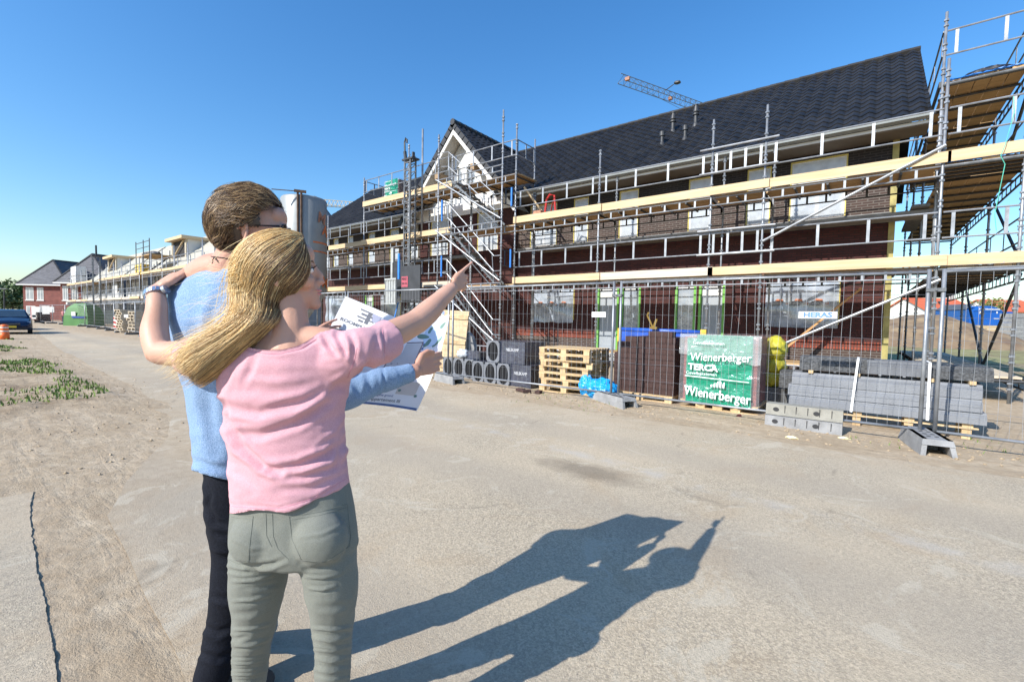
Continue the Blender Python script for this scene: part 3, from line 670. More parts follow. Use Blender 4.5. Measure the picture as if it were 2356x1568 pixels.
# gable-end scaffold at the right
sc2 = thing('gable_end_scaffold', 'tall scaffold with brown plank decks wrapped around the right end wall of the brick house', 'scaffold', (1.12, 13.4, 0))
YS = [12.3, 13.4, 16.5, 19.6, 22.7]; XI, XO = 1.14, 2.42
for i, y in enumerate(YS):
    if i: m = MB(); pole(m, XI, y, 0.0, 8.05 if i == 1 else 7.8, n=8); m.build('pole', None, sc2)
    m = MB(); m.use(M_['galvd' if i > 0 else 'galv']); pole(m, XO+(.0 if i else -.2), y, 0.0, 7.9 if i else 5.9, n=8); m.build('pole', None, sc2)
for z in (.5, 2.6, 4.6, 6.6):
    for j, (y0, y1) in enumerate(zip(YS[:-1], YS[1:])):
        if z > 6 and j == 0: continue
        m = MB(); m.use(M_['deckt'] if z < 1 else M_['deck']); planks(m, XI+.03, XO-.03, y0+.02, y1-.02, z, 'y', .235 if z > 1 else .3); m.build('deck', None, sc2)
        m = MB(); m.use(M_['blackst']); k = 4
        for i in range(k+1): yy = y0+(y1-y0)*i/k; m.tube((XI, yy, z-.085), (XO, yy, z-.085), .028, 6)
        each(m, 'transom', None, sc2)
        m = MB(); m.use(M_['blackst']); lattice(m, (XO+.02, y0, 0), (XO+.02, y1, 0), z-.05, r=.022); m.build('lattice_beam', None, sc2)
        if z > 1 and j > 0:
            m = MB(); m.use(M_['galvd']); guard(m, (XO+.03, y0, 0), (XO+.03, y1, 0), z, 3); m.build('guardrail', None, sc2)
        if z > 6:
            m = MB(); m.use(M_['galvd']); guard(m, (XI-.03, y0, 0), (XI-.03, y1, 0), z, 3); m.build('guardrail', None, sc2)
            m = MB(); m.use(M_['blackst']); m.box(XI-.06, XI-.02, y0, y1, z-.10, z+.02); m.build('edge_board', None, sc2)
    if z > 1:
        yf = 12.3 if z < 6 else 13.4
        m = MB(); m.use(M_['galv']); guard(m, (XI+.03, yf, 0), (XO+1.2, yf, 0), z, 4); m.build('guardrail', None, sc2)
        if z < 6: m = MB(); m.use(M_['toe']); m.box(XI+.04, XO+1.2, yf-.075, yf-.033, z, z+.21); m.build('toe_board', None, sc2)
        m = MB(); m.use(M_['galvd']); m.tube((XI, yf-.02, z-.07), (XO+.8, yf-.02, z-.07), .03, 8); m.build('ledger', None, sc2)
        m = MB(); m.use(M_['bluep']); n = 14
        for k in range(n): x = XI+.1+k*.11; lump(m, (x, yf-.02, z+.01), .075, .05, .022, 1, .6, 2, k)
        m.build('blue_sacking', None, sc2)
for (y0, z0, y1, z1) in ((16.4, .5, 13.5, 2.5), (13.5, 2.7, 16.4, 4.5), (16.4, 4.7, 13.5, 6.5), (16.6, .5, 19.5, 2.5)):
    m = MB(); m.use(M_['blackst']); m.tube((XO+.06, y0, z0), (XO+.06, y1, z1), .03, 6); m.build('brace', None, sc2)
m = MB(); m.use(M_['concd']); m.box(.75, 1.05, 13.3, 16.6, 4.0, 4.06); m.build('console_plank', None, sc2)
rope = MB(); rope.use(mat('green_rope', (.10, .50, .38), .6)); rope.path([(2.0, 12.2, 5.6), (2.02, 12.18, 5.3), (1.93, 12.15, 4.75), (1.88, 12.15, 4.55), (1.95, 12.2, 4.4), (1.90, 12.2, 3.9), (1.86, 12.2, 3.5), (1.90, 12.22, 3.2)], .006, 5)
tag(rope.build('hanging_rope'), 'thin green rope hanging from the upper scaffold deck at the right', 'rope')
trp = MB(); trp.use(mat('black_sheet', (.02, .02, .022), .4, 0, .2, 4, .4, 10)); lump(trp, (1.85, 13.7, 6.68), .40, .25, .12, 3, .4, 2, 5)
tag(trp.build('crumpled_tarp'), 'crumpled black plastic sheet on the topmost scaffold deck', 'tarp')

# gable tower scaffold with stair
sc3 = thing('stair_scaffold', 'scaffold tower with zigzag metal stairs in front of the white gable', 'scaffold', (-10.9, 11.6, 0))
TX0, TX1 = -12.4, -9.42
for x, y, t in ((TX0, 11.6, 8.0), (TX1, 11.6, 8.1), (TX0, 12.3, 7.5), (TX0-.05, 13.4, 7.3), (TX1, 13.4, 7.75)):
    m = MB(); pole(m, x, y, 0, t, n=8); m.build('pole', None, sc3)
for li, z in enumerate((.5, 2.6, 4.6, 6.4)):
    m = MB(); m.use(M_['galv']); lattice(m, (TX0, 11.6, 0), (TX1, 11.6, 0), z-.02); m.build('lattice_beam', None, sc3)
    if li in (1, 2): m = MB(); m.use(M_['deck']); planks(m, TX0, TX1, 12.33, 13.37, z, 'x'); m.build('deck', None, sc3); m = MB(); m.use(M_['galv']); lattice(m, (TX0, 12.3, 0), (TX1, 12.3, 0), z-.05); m.build('lattice_beam', None, sc3)
    if li < 3:
        # flight rising to the left, from right foot to left head
        z1 = (2.6, 4.6, 6.4)[li]; xa, xb = TX1-.35, TX0+.45
        st = MB(); st.use(M_['galv'])
        st.use(M_['galvd'])
        for y in (11.70, 12.2): st.bar((xa, y, z), (xb, y, z1), .025, .06); st.bar((xa-.05, y, z-.16), (xb-.12, y, z1-.16), .02, .03)
        st.build('stair_stringer', None, sc3)
        n = 9
        st = MB(); st.use(M_['galvd'])
        for k in range(1, n): t = k/n; x = xa+(xb-xa)*t; zz = z+(z1-z)*t; st.box(x-.13, x+.10, 11.72, 12.18, zz-.02, zz+.01)
        st.build('stair_tread', None, sc3)
        st = MB(); st.use(M_['galv'])
        for h in (.5, 1.0): st.path([(TX1-.05, 11.64, z+h-.12), (xa+.02, 11.64, z+h-.12), (xb, 11.64, z1+h-.1), (TX0+.1, 11.64, z1+h-.05)], .018, 6)
        st.tube((xa, 11.66, z+.05), (xa-.08, 11.66, z+1.0), .013, 5); st.tube(((xa+xb)/2, 11.66, (z+z1)/2), ((xa+xb)/2-.1, 11.66, (z+z1)/2+.9), .013, 5); st.tube((xb+.05, 11.66, z1-.1), (xb, 11.66, z1+.9), .013, 5)
        st.build('handrail', None, sc3)
        st = MB(); st.use(M_['galv']); st.tube((TX0-.05, 11.52, z1-.02), (TX1+.02, 11.52, z+.05), .027, 8); st.build('brace', None, sc3)
m = MB(); m.use(M_['deck']); planks(m, TX0, TX1+.1, 12.33, 13.4, 6.3, 'x'); m.build('deck', None, sc3)
m = MB(); m.use(M_['blackst'])
for k in range(5): xx = TX0+(TX1-TX0)*k/4; m.tube((xx, 12.3, 6.2), (xx, 13.4, 6.2), .028, 6)
each(m, 'transom', None, sc3)
m = MB(); m.use(M_['galv']); lattice(m, (TX0, 12.3, 0), (TX1, 12.3, 0), 6.26); m.build('lattice_beam', None, sc3)
m = MB(); m.use(M_['galv']); guard(m, (TX0, 12.3, 0), (TX1, 12.3, 0), 6.35, 4); m.build('guardrail', None, sc3)
m = MB(); m.use(M_['galv']); guard(m, (TX1+.02, 12.3, 0), (TX1+.02, 13.4, 0), 6.35, 3); m.build('guardrail', None, sc3)
for z in (2.6, 4.6): m = MB(); m.use(M_['galv']); guard(m, (TX0-.02, 11.6, 0), (TX0-.02, 12.3, 0), z, 2); m.build('guardrail', None, sc3); m = MB(); m.use(M_['blackst']); guard(m, (TX1+.02, 11.6, 0), (TX1+.02, 12.3, 0), z, 2); m.build('guardrail', None, sc3)
for z in (2.9, 4.9):
    m = MB(); m.use(M_['bluep']); m.box(TX0+.16, TX0+.21, 11.6, 11.64, z, z+.75); m.box(TX1+.12, TX1+.17, 11.9, 11.94, z+.2, z+.8); m.build('blue_frame', None, sc3)

# left facade scaffold
sc4 = thing('facade_scaffold', 'scaffold with a high brick-laden deck along the left half of the brick facade', 'scaffold', (-18, 12.3, 0))
facade_scaffold(sc4, [-12.45, -14.9, -17.95, -20.9, -23.9], 12.3, 13.4, [(.50, -12, -24, False, False), (2.60, -12, -24, True, True), (4.60, -12, -24, True, True)],
                {'*': 6.3, -14.9: 8.4, -17.95: 7.6, 'i': 6.1}, console=True)
for x1, x0 in ((-12.45, -14.9), (-14.9, -17.95)):
    m = MB(); m.use(M_['deck']); planks(m, x0, x1, 12.33, 13.38, 6.3, 'x'); m.build('deck', None, sc4)
    m = MB(); m.use(M_['galv']); lattice(m, (x0, 12.3, 0), (x1, 12.3, 0), 6.25); m.build('lattice_beam', None, sc4)
    m = MB(); m.use(M_['toe']); m.box(x0, x1+.1, 12.22, 12.265, 6.3, 6.52); m.build('toe_board', None, sc4)
    m = MB(); m.use(M_['galv']); guard(m, (x0, 12.29, 0), (x1, 12.29, 0), 6.4, 4); m.build('guardrail', None, sc4)
    m = MB(); m.use(M_['blackst'])
    for k in range(5): xx = x0+(x1-x0)*k/4; m.tube((xx, 12.3, 6.2), (xx, 13.4, 6.2), .028, 6)
    each(m, 'transom', None, sc4)
m = MB(); m.use(M_['galv']); guard(m, (-17.97, 12.3, 0), (-17.97, 13.4, 0), 6.4, 3); m.build('guardrail', None, sc4)
m = MB(); pole(m, -14.02, 12.25, 4.6, 8.8, r=.035, col=0); m.build('pole', None, sc4)
# ------------------------------------------------------------------ packs on the high deck and on the scaffold
def brick_pack(name, label, x0, x1, y0, y1, z0, z1, brickcol, wrap, words, seed=0, group=None, fullwrap=True):
    t = thing(name, label, 'brick pack', ((x0+x1)/2, (y0+y1)/2, z0), group=group)
    p = MB(); p.use(M_['pallet']); n = 7; zt = z0+.13
    for k in range(3): xx = x0+(x1-x0)*(k+.5)/3; p.box(xx-.07-.35*(k-1)*.35, xx+.07-.35*(k-1)*.35, y0+.02, y1-.02, z0+.02, z0+.10)
    for k in range(n): yy = y0+(y1-y0)*k/n; p.box(x0, x1, yy+.005, yy+(y1-y0)/n-.02, zt-.025, zt)
    p.box(x0, x1, y0+.0, y0+.09, z0, z0+.02); p.box(x0, x1, y1-.09, y1, z0, z0+.02); p.build('pallet', None, t)
    b = MB(); b.use(brickcol); rr = random.Random(seed)
    nx_ = int((x1-x0-.06)/.105); nz_ = int((z1-zt-.02)/.058)
    for i in range(nz_):
        for j in range(nx_):
            xx = x0+.03+j*(x1-x0-.06)/nx_; zz = zt+.005+i*(z1-zt-.02)/nz_; b.box(xx+.002, xx+(x1-x0-.06)/nx_-.003, y0+.035-rr.uniform(0, .006), y0+.2, zz+.002, zz+(z1-zt)/nz_-.004)
    b.box(x0+.04, x1-.04, y0+.2, y1-.04, zt+.005, z1-.01)
    b.build('bricks', None, t)
    if wrap:
        # crumpled foil over front, top and sides
        nu, nv = 46, 40; vs = []; fs = []; vs2 = []
        for j in range(nv+1):
            for i in range(nu+1):
                u, v = i/nu, j/nv; x = x0-.01+(x1-x0+.02)*u; z = zt-.03+(z1-zt+.05)*v
                w = .018*noise.noise(Vector((u*5+seed, v*9, 1)))+.014*abs(noise.noise(Vector((u*9-v*5, v*14+u*4, seed+3))))+.008*noise.noise(Vector((u*30, v*30, 2)))
                edge = min(u, 1-u); w -= 0 if edge > .03 else 0
                rag = .03*noise.noise(Vector((u*9, 4, seed))) if j == 0 else 0
                vs.append((x, y0-.012-w-.012, z+rag))
        for j in range(nv):
            for i in range(nu): fs.append((j*(nu+1)+i, j*(nu+1)+i+1, (j+1)*(nu+1)+i+1, (j+1)*(nu+1)+i))
        f = MB(); f.smooth = True
        gr_ = mat('green_foil', (.0, .235, .135), .22, 0, .12, 7, .8, 16, spec=1.0); cl_ = mat('clear_foil', (.62, .62, .64), .12, 0, .08, 6, .9, 12, spec=.8, alpha=.16)
        for k, fc in enumerate(fs):
            i = k % nu; j = k//nu; u = i/nu; v = j/nv
            inside = .085 < u < .905 and v < (.985 if .2 < u < .92 else .93)
            f.use(gr_ if inside else cl_); f.f.append(list(fc)); f.mi.append(f.m); f.sm.append(True)
        f.v = vs
        # torn clear layer over the top third
        o_ = len(f.v); f.use(mat('milky_foil', (.70, .74, .74), .15, 0, .08, 6, .9, 12, spec=1.0, alpha=.28))
        for j in range(9):
            for i in range(nu+1):
                u = i/nu; v = j/8; lo = .70-.10*u+.05*noise.noise(Vector((u*6, 2, seed))); vv = lo+(1.0-lo)*v
                f.v.append((x0-.02+(x1-x0+.04)*u, y0-.05-.02*noise.noise(Vector((u*8, vv*6, 9)))-.02*(1-v), zt+(z1-zt+.03)*vv))
        if fullwrap:
            for j in range(8):
                for i in range(nu): f.f.append([o_+j*(nu+1)+i, o_+j*(nu+1)+i+1, o_+(j+1)*(nu+1)+i+1, o_+(j+1)*(nu+1)+i]); f.mi.append(f.m); f.sm.append(True)
        f.use(mat('clear_foil', (.78, .78, .80))); f.smooth = True
        nn = 12
        for sx in (x0-.012, x1+.012):
            vs = [(sx+.012*noise.noise(Vector((i*.7, j*.9, sx)))*(1 if sx > x0 else -1), y0-.02+(y1-y0+.03)*i/nn, zt-.03+(z1-zt+.05)*j/nn) for j in range(nn+1) for i in range(nn+1)]
            f.add(vs, [(j*(nn+1)+i, j*(nn+1)+i+1, (j+1)*(nn+1)+i+1, (j+1)*(nn+1)+i) for j in range(nn) for i in range(nn)])
        vs = [(x0-.012+(x1-x0+.024)*i/nn, y0-.02+(y1-y0+.03)*j/nn, z1+.02+.012*noise.noise(Vector((i*.8, j*.8, 3)))) for j in range(nn+1) for i in range(nn+1)]
        f.add(vs, [(j*(nn+1)+i, j*(nn+1)+i+1, (j+1)*(nn+1)+i+1, (j+1)*(nn+1)+i) for j in range(nn) for i in range(nn)])
        f.build('foil_wrap', None, t)
        s = (x1-x0)/1.17; cx = (x0+x1)/2
        wt = mat('white_print', (.80, .82, .82), .3)
        if words:
            h = z1-z0; yy = y0-.085
            text('Wienerberger', .215*s, frontM(cx, yy, z0+.13+.115*h, R(-3)), wt, t, sx=.80, off=.003)
            text('Wienerberger', .185*s, frontM(cx+.03*s, yy-.02, z0+.13+.615*h, R(2)), wt, t, sx=.84, shear=.12, off=.001)
            text('TERCA', .14*s, frontM(cx-.22*s, yy, z0+.13+.465*h, R(-1)), wt, t, sx=1.05, off=.005)
            text('Gevelbakstenen', .075*s, frontM(cx-.24*s, yy, z0+.13+.385*h), wt, t)
            text('Gevelbakstenen', .075*s, frontM(cx-.14*s, yy-.02, z0+.13+.80*h), wt, t)
            lg = MB(); lg.use(wt)
            for k, hh in enumerate((.05, .08, .11, .13, .10)):
                if k == 3: lg.prism([(cx-.09*s+k*.045*s, yy, z0+.13+.215*h), (cx-.06*s+k*.045*s, yy, z0+.13+.215*h), (cx-.06*s+k*.045*s, yy, z0+.13+.215*h+.09*s), (cx-.09*s+k*.045*s, yy, z0+.13+.215*h+.12*s)], (0, .003, 0))
                else: lg.prism([(cx-.09*s+k*.045*s, yy, z0+.13+.215*h), (cx-.062*s+k*.045*s, yy, z0+.13+.215*h), (cx-.062*s+k*.045*s, yy, z0+.13+.215*h+hh*s), (cx-.09*s+k*.045*s, yy, z0+.13+.215*h+hh*s*.65)], (0, .003, 0))
            lg.prism([(x0+.09*s, yy, z0+.13+.335*h), (x1-.12*s, yy, z0+.13+.315*h), (x1-.12*s, yy, z0+.13+.325*h), (x0+.09*s, yy, z0+.13+.348*h)], (0, .002, 0))
            lg.build('printed_logo', None, t)
    return t
pinkb = mat('pink_red_brick', (.22, .055, .048), .85, 0, .25, 9, .4, 60)
brick_pack('wrapped_brick_pack', 'brick pack wrapped in green and clear foil standing behind the mesh fence', -2.34, -1.19, 7.66, 8.6, 0.0, 1.18, pinkb, True, True, 1)
brick_pack('wrapped_brick_pack', 'brick pack in green foil up on the highest scaffold deck beside the hoist mast', -16.75, -15.75, 12.5, 13.2, 6.33, 7.25, M_['brickp'], True, True, 4, fullwrap=False)

# loose stack of dark bricks on end
pl = thing('pallet', 'pallet under the stack of dark brown bricks', 'pallet', (-3.0, 8.2, 0))
def pallet_parts(t, x0, x1, y0, y1, z0, skew=0, full=True):
    z = z0; m = MB(); m.use(M_['pallet']); h = .125
    for k in range(3): yy = y0+(y1-y0-.09)*k/2; m.box(x0, x1, yy, yy+.09, z, z+.02)
    each(m, 'board', None, t)
    m = MB(); m.use(M_['pallet'])
    for i in range(3):
        for k in range(3): xx = x0+(x1-x0-.12)*i/2; yy = y0+(y1-y0-.09)*k/2; m.box(xx, xx+.12, yy+.003, yy+.087, z+.02, z+.082)
    each(m, 'block', None, t)
    m = MB(); m.use(M_['pallet'])
    for i in range(3): xx = x0+(x1-x0-.12)*i/2; m.box(xx-.004, xx+.124, y0, y1, z+.082, z+.10)
    n = 7
    for k in range(n): yy = y0+(y1-y0-.10)*k/(n-1); m.box(x0-.01, x1+.01, yy, yy+.095, z+.10, z+.122)
    each(m, 'board', None, t)
pallet_parts(pl, -3.62, -2.50, 7.72, 8.7, 0.005)
bmb = MB(); bmb.box(-.026, .0255, 0, .2, 0, .098); bk0 = bmb.build('brick', M_['brickp']); tag(bk0, 'dark brown brick standing on end in the stack behind the fence', 'brick', 'dark bricks stacked on the pallet'); first = True
rr = random.Random(5); cols = 21; bx0 = -3.60
def put(x, y, z, rz=0):
    global first
    o = bk0 if first else bk0.copy()
    if not first: SC.collection.objects.link(o)
    first = False; o.location = (x, y, z); o.rotation_euler = (0, 0, rz)
for r_ in range(10):
    for c_ in range(cols):
        if r_ > 7 and c_ < [0, 0, 0, 0, 0, 0, 0, 0, 1, 4][r_]: continue
        if r_ == 7 and c_ < 1: continue
        put(bx0+.027+c_*.0525+rr.uniform(-.001, .001), 7.80+rr.uniform(-.008, .008)+(.004*c_ if False else 0), .129+r_*.1, rr.uniform(-.02, .02))
for c_ in range(8): put(bx0+.027+(12+c_)*.0525, 7.80, .129+10*.1, rr.uniform(-.02, .02))
for r_ in range(10):
    for d_ in range(1, 4): put(bx0+.027+20*.0525, 7.80+d_*.203, .129+r_*.1)
# core of the stack: further rows behind
for d_ in range(1, 4):
    for r_ in (9,):
        for c_ in range(6, 20): put(bx0+.027+c_*.0525, 7.80+d_*.203, .129+r_*.1)
core = MB(); core.use(M_['brickp']); core.box(bx0+.06, bx0+19.4*.0525, 8.01, 8.6, .129, .129+.85)
tag(core.build('brick_core'), 'inner rows of dark bricks in the middle of the stack', 'brick rows')
# blue rolled tarp on a yellow frame behind the bricks
bt = thing('tarp_roller', 'yellow frame with a rolled blue tarpaulin standing behind the dark brick stack', 'tarp roller', (-2.8, 9.0, 0))
m = MB(); m.use(M_['blue']); m.smooth = True; m.path([(-4.0, 8.95, 1.23), (-2.35, 8.85, 1.21)], .042, 12); m.build('roll', None, bt)
n = 14; vs = [(-3.97+1.58*i/n, 8.93-.02*noise.noise(Vector((i*.6, j*.7, 1)))-.1*i/n, 1.21-(.95)*j/n) for j in range(n+1) for i in range(n+1)]
m = MB(); m.smooth = True; m.use(M_['blue']); m.add(vs, [(j*(n+1)+i, j*(n+1)+i+1, (j+1)*(n+1)+i+1, (j+1)*(n+1)+i) for j in range(n) for i in range(n)]); m.build('hanging_sheet', None, bt)
yf = mat('worn_yellow_paint', (.66, .42, .04), .55, 0, .2, 8)
m = MB(); m.use(yf); m.box(-2.36, -2.26, 8.78, 8.84, .1, 1.27); m.box(-4.05, -3.98, 8.9, 8.96, .1, 1.25); m.box(-4.05, -2.3, 8.86, 8.92, .1, .17); m.build('frame', None, bt)
m = MB(); m.use(mat('brass_clamp', (.22, .14, .03), .45, .5)); m.bar((-3.26, 8.8, 1.28), (-3.38, 8.8, 1.52), .025, .03); m.bar((-3.38, 8.8, 1.52), (-3.35, 8.8, 1.58), .045, .03); m.bar((-3.25, 8.8, 1.27), (-3.19, 8.8, 1.45), .035, .04); m.box(-3.31, -3.17, 8.76, 8.84, 1.25, 1.30); m.build('clamp', None, bt)

# empty pallets, stacked
pz = 0.005
nm = ['bottom pallet of the empty pallet stack', 'second pallet from the bottom of the empty stack', 'third pallet from the bottom of the empty stack', 'fourth pallet from the bottom of the empty stack', 'fifth pallet from the bottom of the empty stack', 'sixth pallet from the bottom of the empty stack', 'top pallet of the empty pallet stack by the tile packs']
P0 = thing('pallet', nm[0]+' behind the fence', 'pallet', (0, 0, 0), local=True, group='empty wooden pallets in a stack'); pallet_parts(P0, -.55, .55, -.4, .4, 0)
P0.location = (-4.42, 7.78, pz)
for k in range(1, 7): copy_thing(P0, (-4.42+rr.uniform(-.05, .05), 7.80+rr.uniform(-.04, .04), pz+k*.123), nm[k]+('' if k == 6 else ' behind the fence'), rr.uniform(-.05, .05)+(0 if k % 2 else math.pi))

# roof tile packs: dark foil bodies with oval tile ends
def tile_pack(x, y, z, L=.62, w=.33, h=.42, label='', rot=0):
    t = thing('roof_tile_pack', label, 'tile pack', (x, y, z), rot, 'foil packs of roof tiles behind the fence', local=True)
    b = MB(); dk_ = mat('dark_foil', (.045, .05, .075), .18, 0, .3, 5, .7, 14, spec=1); ge = mat('grey_tile_end', (.17, .18, .20), .6, 0, .15, 12, .4, 40)
    # the pack is long in +X; tile ends face -Y (toward the road)
    nE = 3 if L > .9 else 1
    b.use(dk_); n = 10
    b.box(0, L, .04, h*1.0+.35, .0, h)
    b.build('foil_body', None, t)
    e = MB(); e.use(ge)
    # front plate with an oval hole
    cx, cz = w/2, h/2; N = 24
    out = []; inn = []
    for k in range(N):
        a_ = k*2*math.pi/N; cxv, szv = math.cos(a_), math.sin(a_); s_ = 1/max(abs(cxv)/(w/2), abs(szv)/(h/2)); out.append((cx+cxv*s_, cz+szv*s_)); inn.append((cx+cxv*w*.40, cz+szv*h*.45))
    e.add([(p[0], 0, p[1]) for p in out]+[(p[0], 0, p[1]) for p in inn]+[(p[0], .05, p[1]) for p in inn], [(k, (k+1) % N, N+(k+1) % N, N+k) for k in range(N)]+[(N+k, N+(k+1) % N, 2*N+(k+1) % N, 2*N+k) for k in range(N)])
    e.use(M_['rubber'])
    for k in range(9): xx = cx-w*.36+k*w*.09; hh = h*.44*math.sqrt(max(0.02, 1-((k-4)/4.6)**2)); e.box(xx-.006, xx+.006, .01+(k % 2)*.012, .045, cz-hh, cz+hh)
    e.use(ge); e.add([(0, 0, 0), (0, .04, 0), (0, .04, h), (0, 0, h)], [(0, 1, 2, 3)]); e.add([(0, 0, h), (w, 0, h), (w, .041, h), (0, .041, h)], [(0, 1, 2, 3)]); e.add([(w, 0, 0), (w, .041, 0), (w, .041, h), (w, 0, h)], [(0, 1, 2, 3)])
    e.build('tile_ends', None, t)
    if L > .5:
        wt = mat('grey_print', (.42, .43, .46), .4)
        text('NELSKAMP', .085, Matrix.Translation((w+(L-w)*.5, .035, h*.62)) @ Matrix.Rotation(R(90), 4, 'X'), wt, t, sx=.8, off=.003)
    return t
lab = ['roof tile pack at the far left end of the row by the leaning board', 'second roof tile pack from the left in the bottom row', 'third roof tile pack from the left in the bottom row', 'middle roof tile pack of the bottom row', 'roof tile pack just left of the long printed one', 'long dark roof tile pack beside the pallets on the ground']
xs_ = [-7.95, -7.6, -7.26, -6.79, -6.44, -6.08]
for k, x in enumerate(xs_): tile_pack(x, 7.42 if k > 2 else 7.65, 0, L=.34 if k < 5 else .85, w=.335, h=.46, label=lab[k])
tile_pack(-6.45, 7.50, .465, L=1.0, w=.36, h=.46, label='dark roof tile pack lying on top of the bottom row')
t = thing('foil_pack', 'low pack in crumpled clear foil on top of the left tile packs', 'foil pack', (-6.7, 7.8, .47)); m = MB(); m.use(mat('dark_foil', (.04, .04, .05))); m.box(-7.55, -6.9, 7.8, 8.1, .465, .63); m.build('tiles', None, t); m = MB(); m.use(M_['film']); m.smooth = True; lump(m, (-7.45, 7.82, .56), .16, .12, .11, 3, .3, 3, 3); m.build('foil', None, t)
# leaning pale board and grey panel at the left of the tile packs
t = thing('leaning_board', 'pale yellow wooden panel leaning upright beside the tile packs', 'board', (-7.7, 8.3, 0)); m = MB(); m.use(M_['toe'])
Mx = Matrix.Translation((-8.62, 8.2, 0)) @ Matrix.Rotation(R(-8), 4, 'X') @ Matrix.Rotation(R(20), 4, 'Z'); m.box(-.1, .62, 0, .03, .02, 1.62, Mx); m.build('panel', None, t); m = MB(); m.use(M_['pallet']); 
for z in (.12, .75, 1.4): m.box(-.1, .62, -.03, -.002, z, z+.10, Mx)
m.build('batten', None, t)
t = thing('grey_slab', 'grey rounded slab standing on edge behind the leaning board', 'slab', (-7.3, 8.6, 0)); m = MB(); m.use(M_['conc']); m.prism([(-8.35, 8.6, 0), (-7.9, 8.7, 0), (-7.9, 8.7, .65), (-7.98, 8.68, .92), (-8.1, 8.66, 1.04), (-8.35, 8.6, 1.06)], (0, .12, 0)); m.build('slab', None, t)

# blue bags
for i, (c, rx, ry, rz_, s, lb) in enumerate([((-3.62, 7.36, .17), .30, .22, .20, 2, 'plump bright blue rubbish bag lying by the concrete fence foot'), ((-3.98, 7.48, .20), .14, .15, .21, 6, 'smaller bright blue rubbish bag leaning against the pallets')]):
    m = MB(); m.use(M_['ltblue']); m.smooth = True; lump(m, c, rx, ry, rz_, 5, .30, 2.3, s, True); tag(m.build('rubbish_bag'), lb, 'rubbish bag', 'blue rubbish bags')
# yellow bags stacked beside the green pack
for i, (c, rx, ry, rz_, s, lb) in enumerate([((-1.13, 8.75, .98), .16, .22, .22, 2, 'top yellow plastic bag of the pile beside the green brick pack'), ((-1.14, 8.78, .70), .17, .22, .17, 6, 'middle yellow plastic bag of the pile beside the green brick pack'), ((-1.18, 8.8, .48), .17, .22, .17, 9, 'lowest yellow plastic bag of the pile beside the green brick pack')]):
    m = MB(); m.use(M_['yelbag']); m.smooth = True; lump(m, c, rx, ry, rz_, 4, .25, 2, s, True); tag(m.build('yellow_bag'), lb, 'bag', 'yellow bags')
m = MB(); m.use(M_['concd']); m.box(-1.3, -.92, 8.6, 9.1, 0, .34); tag(m.build('concrete_slab'), 'dark slab under the pile of yellow bags', 'slab')

# lintels: grey pressed-brick beams, banded
lm1 = mat('grey_lintel', (.13, .137, .15), .75, 0, .16, 6, .4, 50); lm2 = mat('pale_lintel', (.20, .21, .228), .7, 0, .10, 5, .3, 50); lm3 = mat('speckled_lintel', (.075, .078, .082), .85, 0, .5, 35, .6, 60)
lin = [(-.82, 1.26, 7.90, .20, .34, lm2, 'long grey concrete lintel, lowest of the banded pile'), (-.84, 1.22, 7.93, .345, .50, lm2, 'long grey concrete lintel in the middle of the banded pile'), (-.80, 1.22, 7.97, .505, .68, lm2, 'long pale concrete lintel under the speckled ones'),
       (-.72, .16, 8.05, .72, .92, lm3, 'speckled dark lintel on top at the left of the pile'), (.08, .72, 7.98, .73, .92, lm1, 'short grey lintel on top in the middle of the pile'), (.70, 1.32, 8.06, .72, .89, lm3, 'speckled dark lintel on top at the right of the pile'),
       (-1.0, -.60, 8.25, .40, .66, lm3, 'short dark lintel sticking out at the left behind the pile')]
for x0, x1, y, z0, z1, mm, lb in lin:
    m = MB(); m.use(mm); h = z1-z0
    m.prism([(x0, y, z0), (x0, y, z0+h*.62), (x0, y+.02, z0+h*.66), (x0, y+.02, z0+h*.80), (x0, y+.045, z0+h*.84), (x0, y+.05, z1), (x0, y+.42, z1), (x0, y+.42, z0)], (x1-x0, 0, 0)); o_ = m.build('lintel'); fixn(o_); tag(o_, lb, 'lintel', 'concrete lintels')
for x, z in ((-.05, .70), (.72, .70), (-.6, .70), (1.1, .70)): m = MB(); m.use(M_['pallet']); m.box(x, x+.06, 7.99, 8.4, z-.022, z+.022); tag(m.build('wooden_spacer'), 'small wooden spacer between the lintel layers', 'spacer', 'wooden spacers in the lintel pile')
st = mat('strap_white', (.80, .80, .78), .5)
for x, dx in ((-.02, -.05), (.72, .0)):
    m = MB(); m.use(st); m.bar((x+dx, 7.885, .19), (x, 7.955, .93), .028, .006, up=(0, 1, 0)); m.bar((x, 7.955, .93), (x, 8.4, .93), .028, .006); tag(m.build('strap'), 'white plastic band round the lintel pile, '+('left one' if x < 0 else 'right one'), 'strap')
t = thing('pallet', 'broken pale pallet under the banded lintels', 'pallet', (.2, 8.1, 0)); m = MB(); m.use(M_['toe'])
for y in (7.93, 8.35): m.box(-.65, 1.2, y, y+.09, .13, .15)
each(m, 'board', None, t); m = MB(); m.use(M_['pallet'])
for x in (-.6, -.05, .5, 1.05):
    m.box(x, x+.10, 7.94, 8.42, .151, .195); m.box(x, x+.09, 7.95, 8.03, .0, .128); m.box(x, x+.09, 8.36, 8.43, .0, .128)
each(m, 'block', None, t)

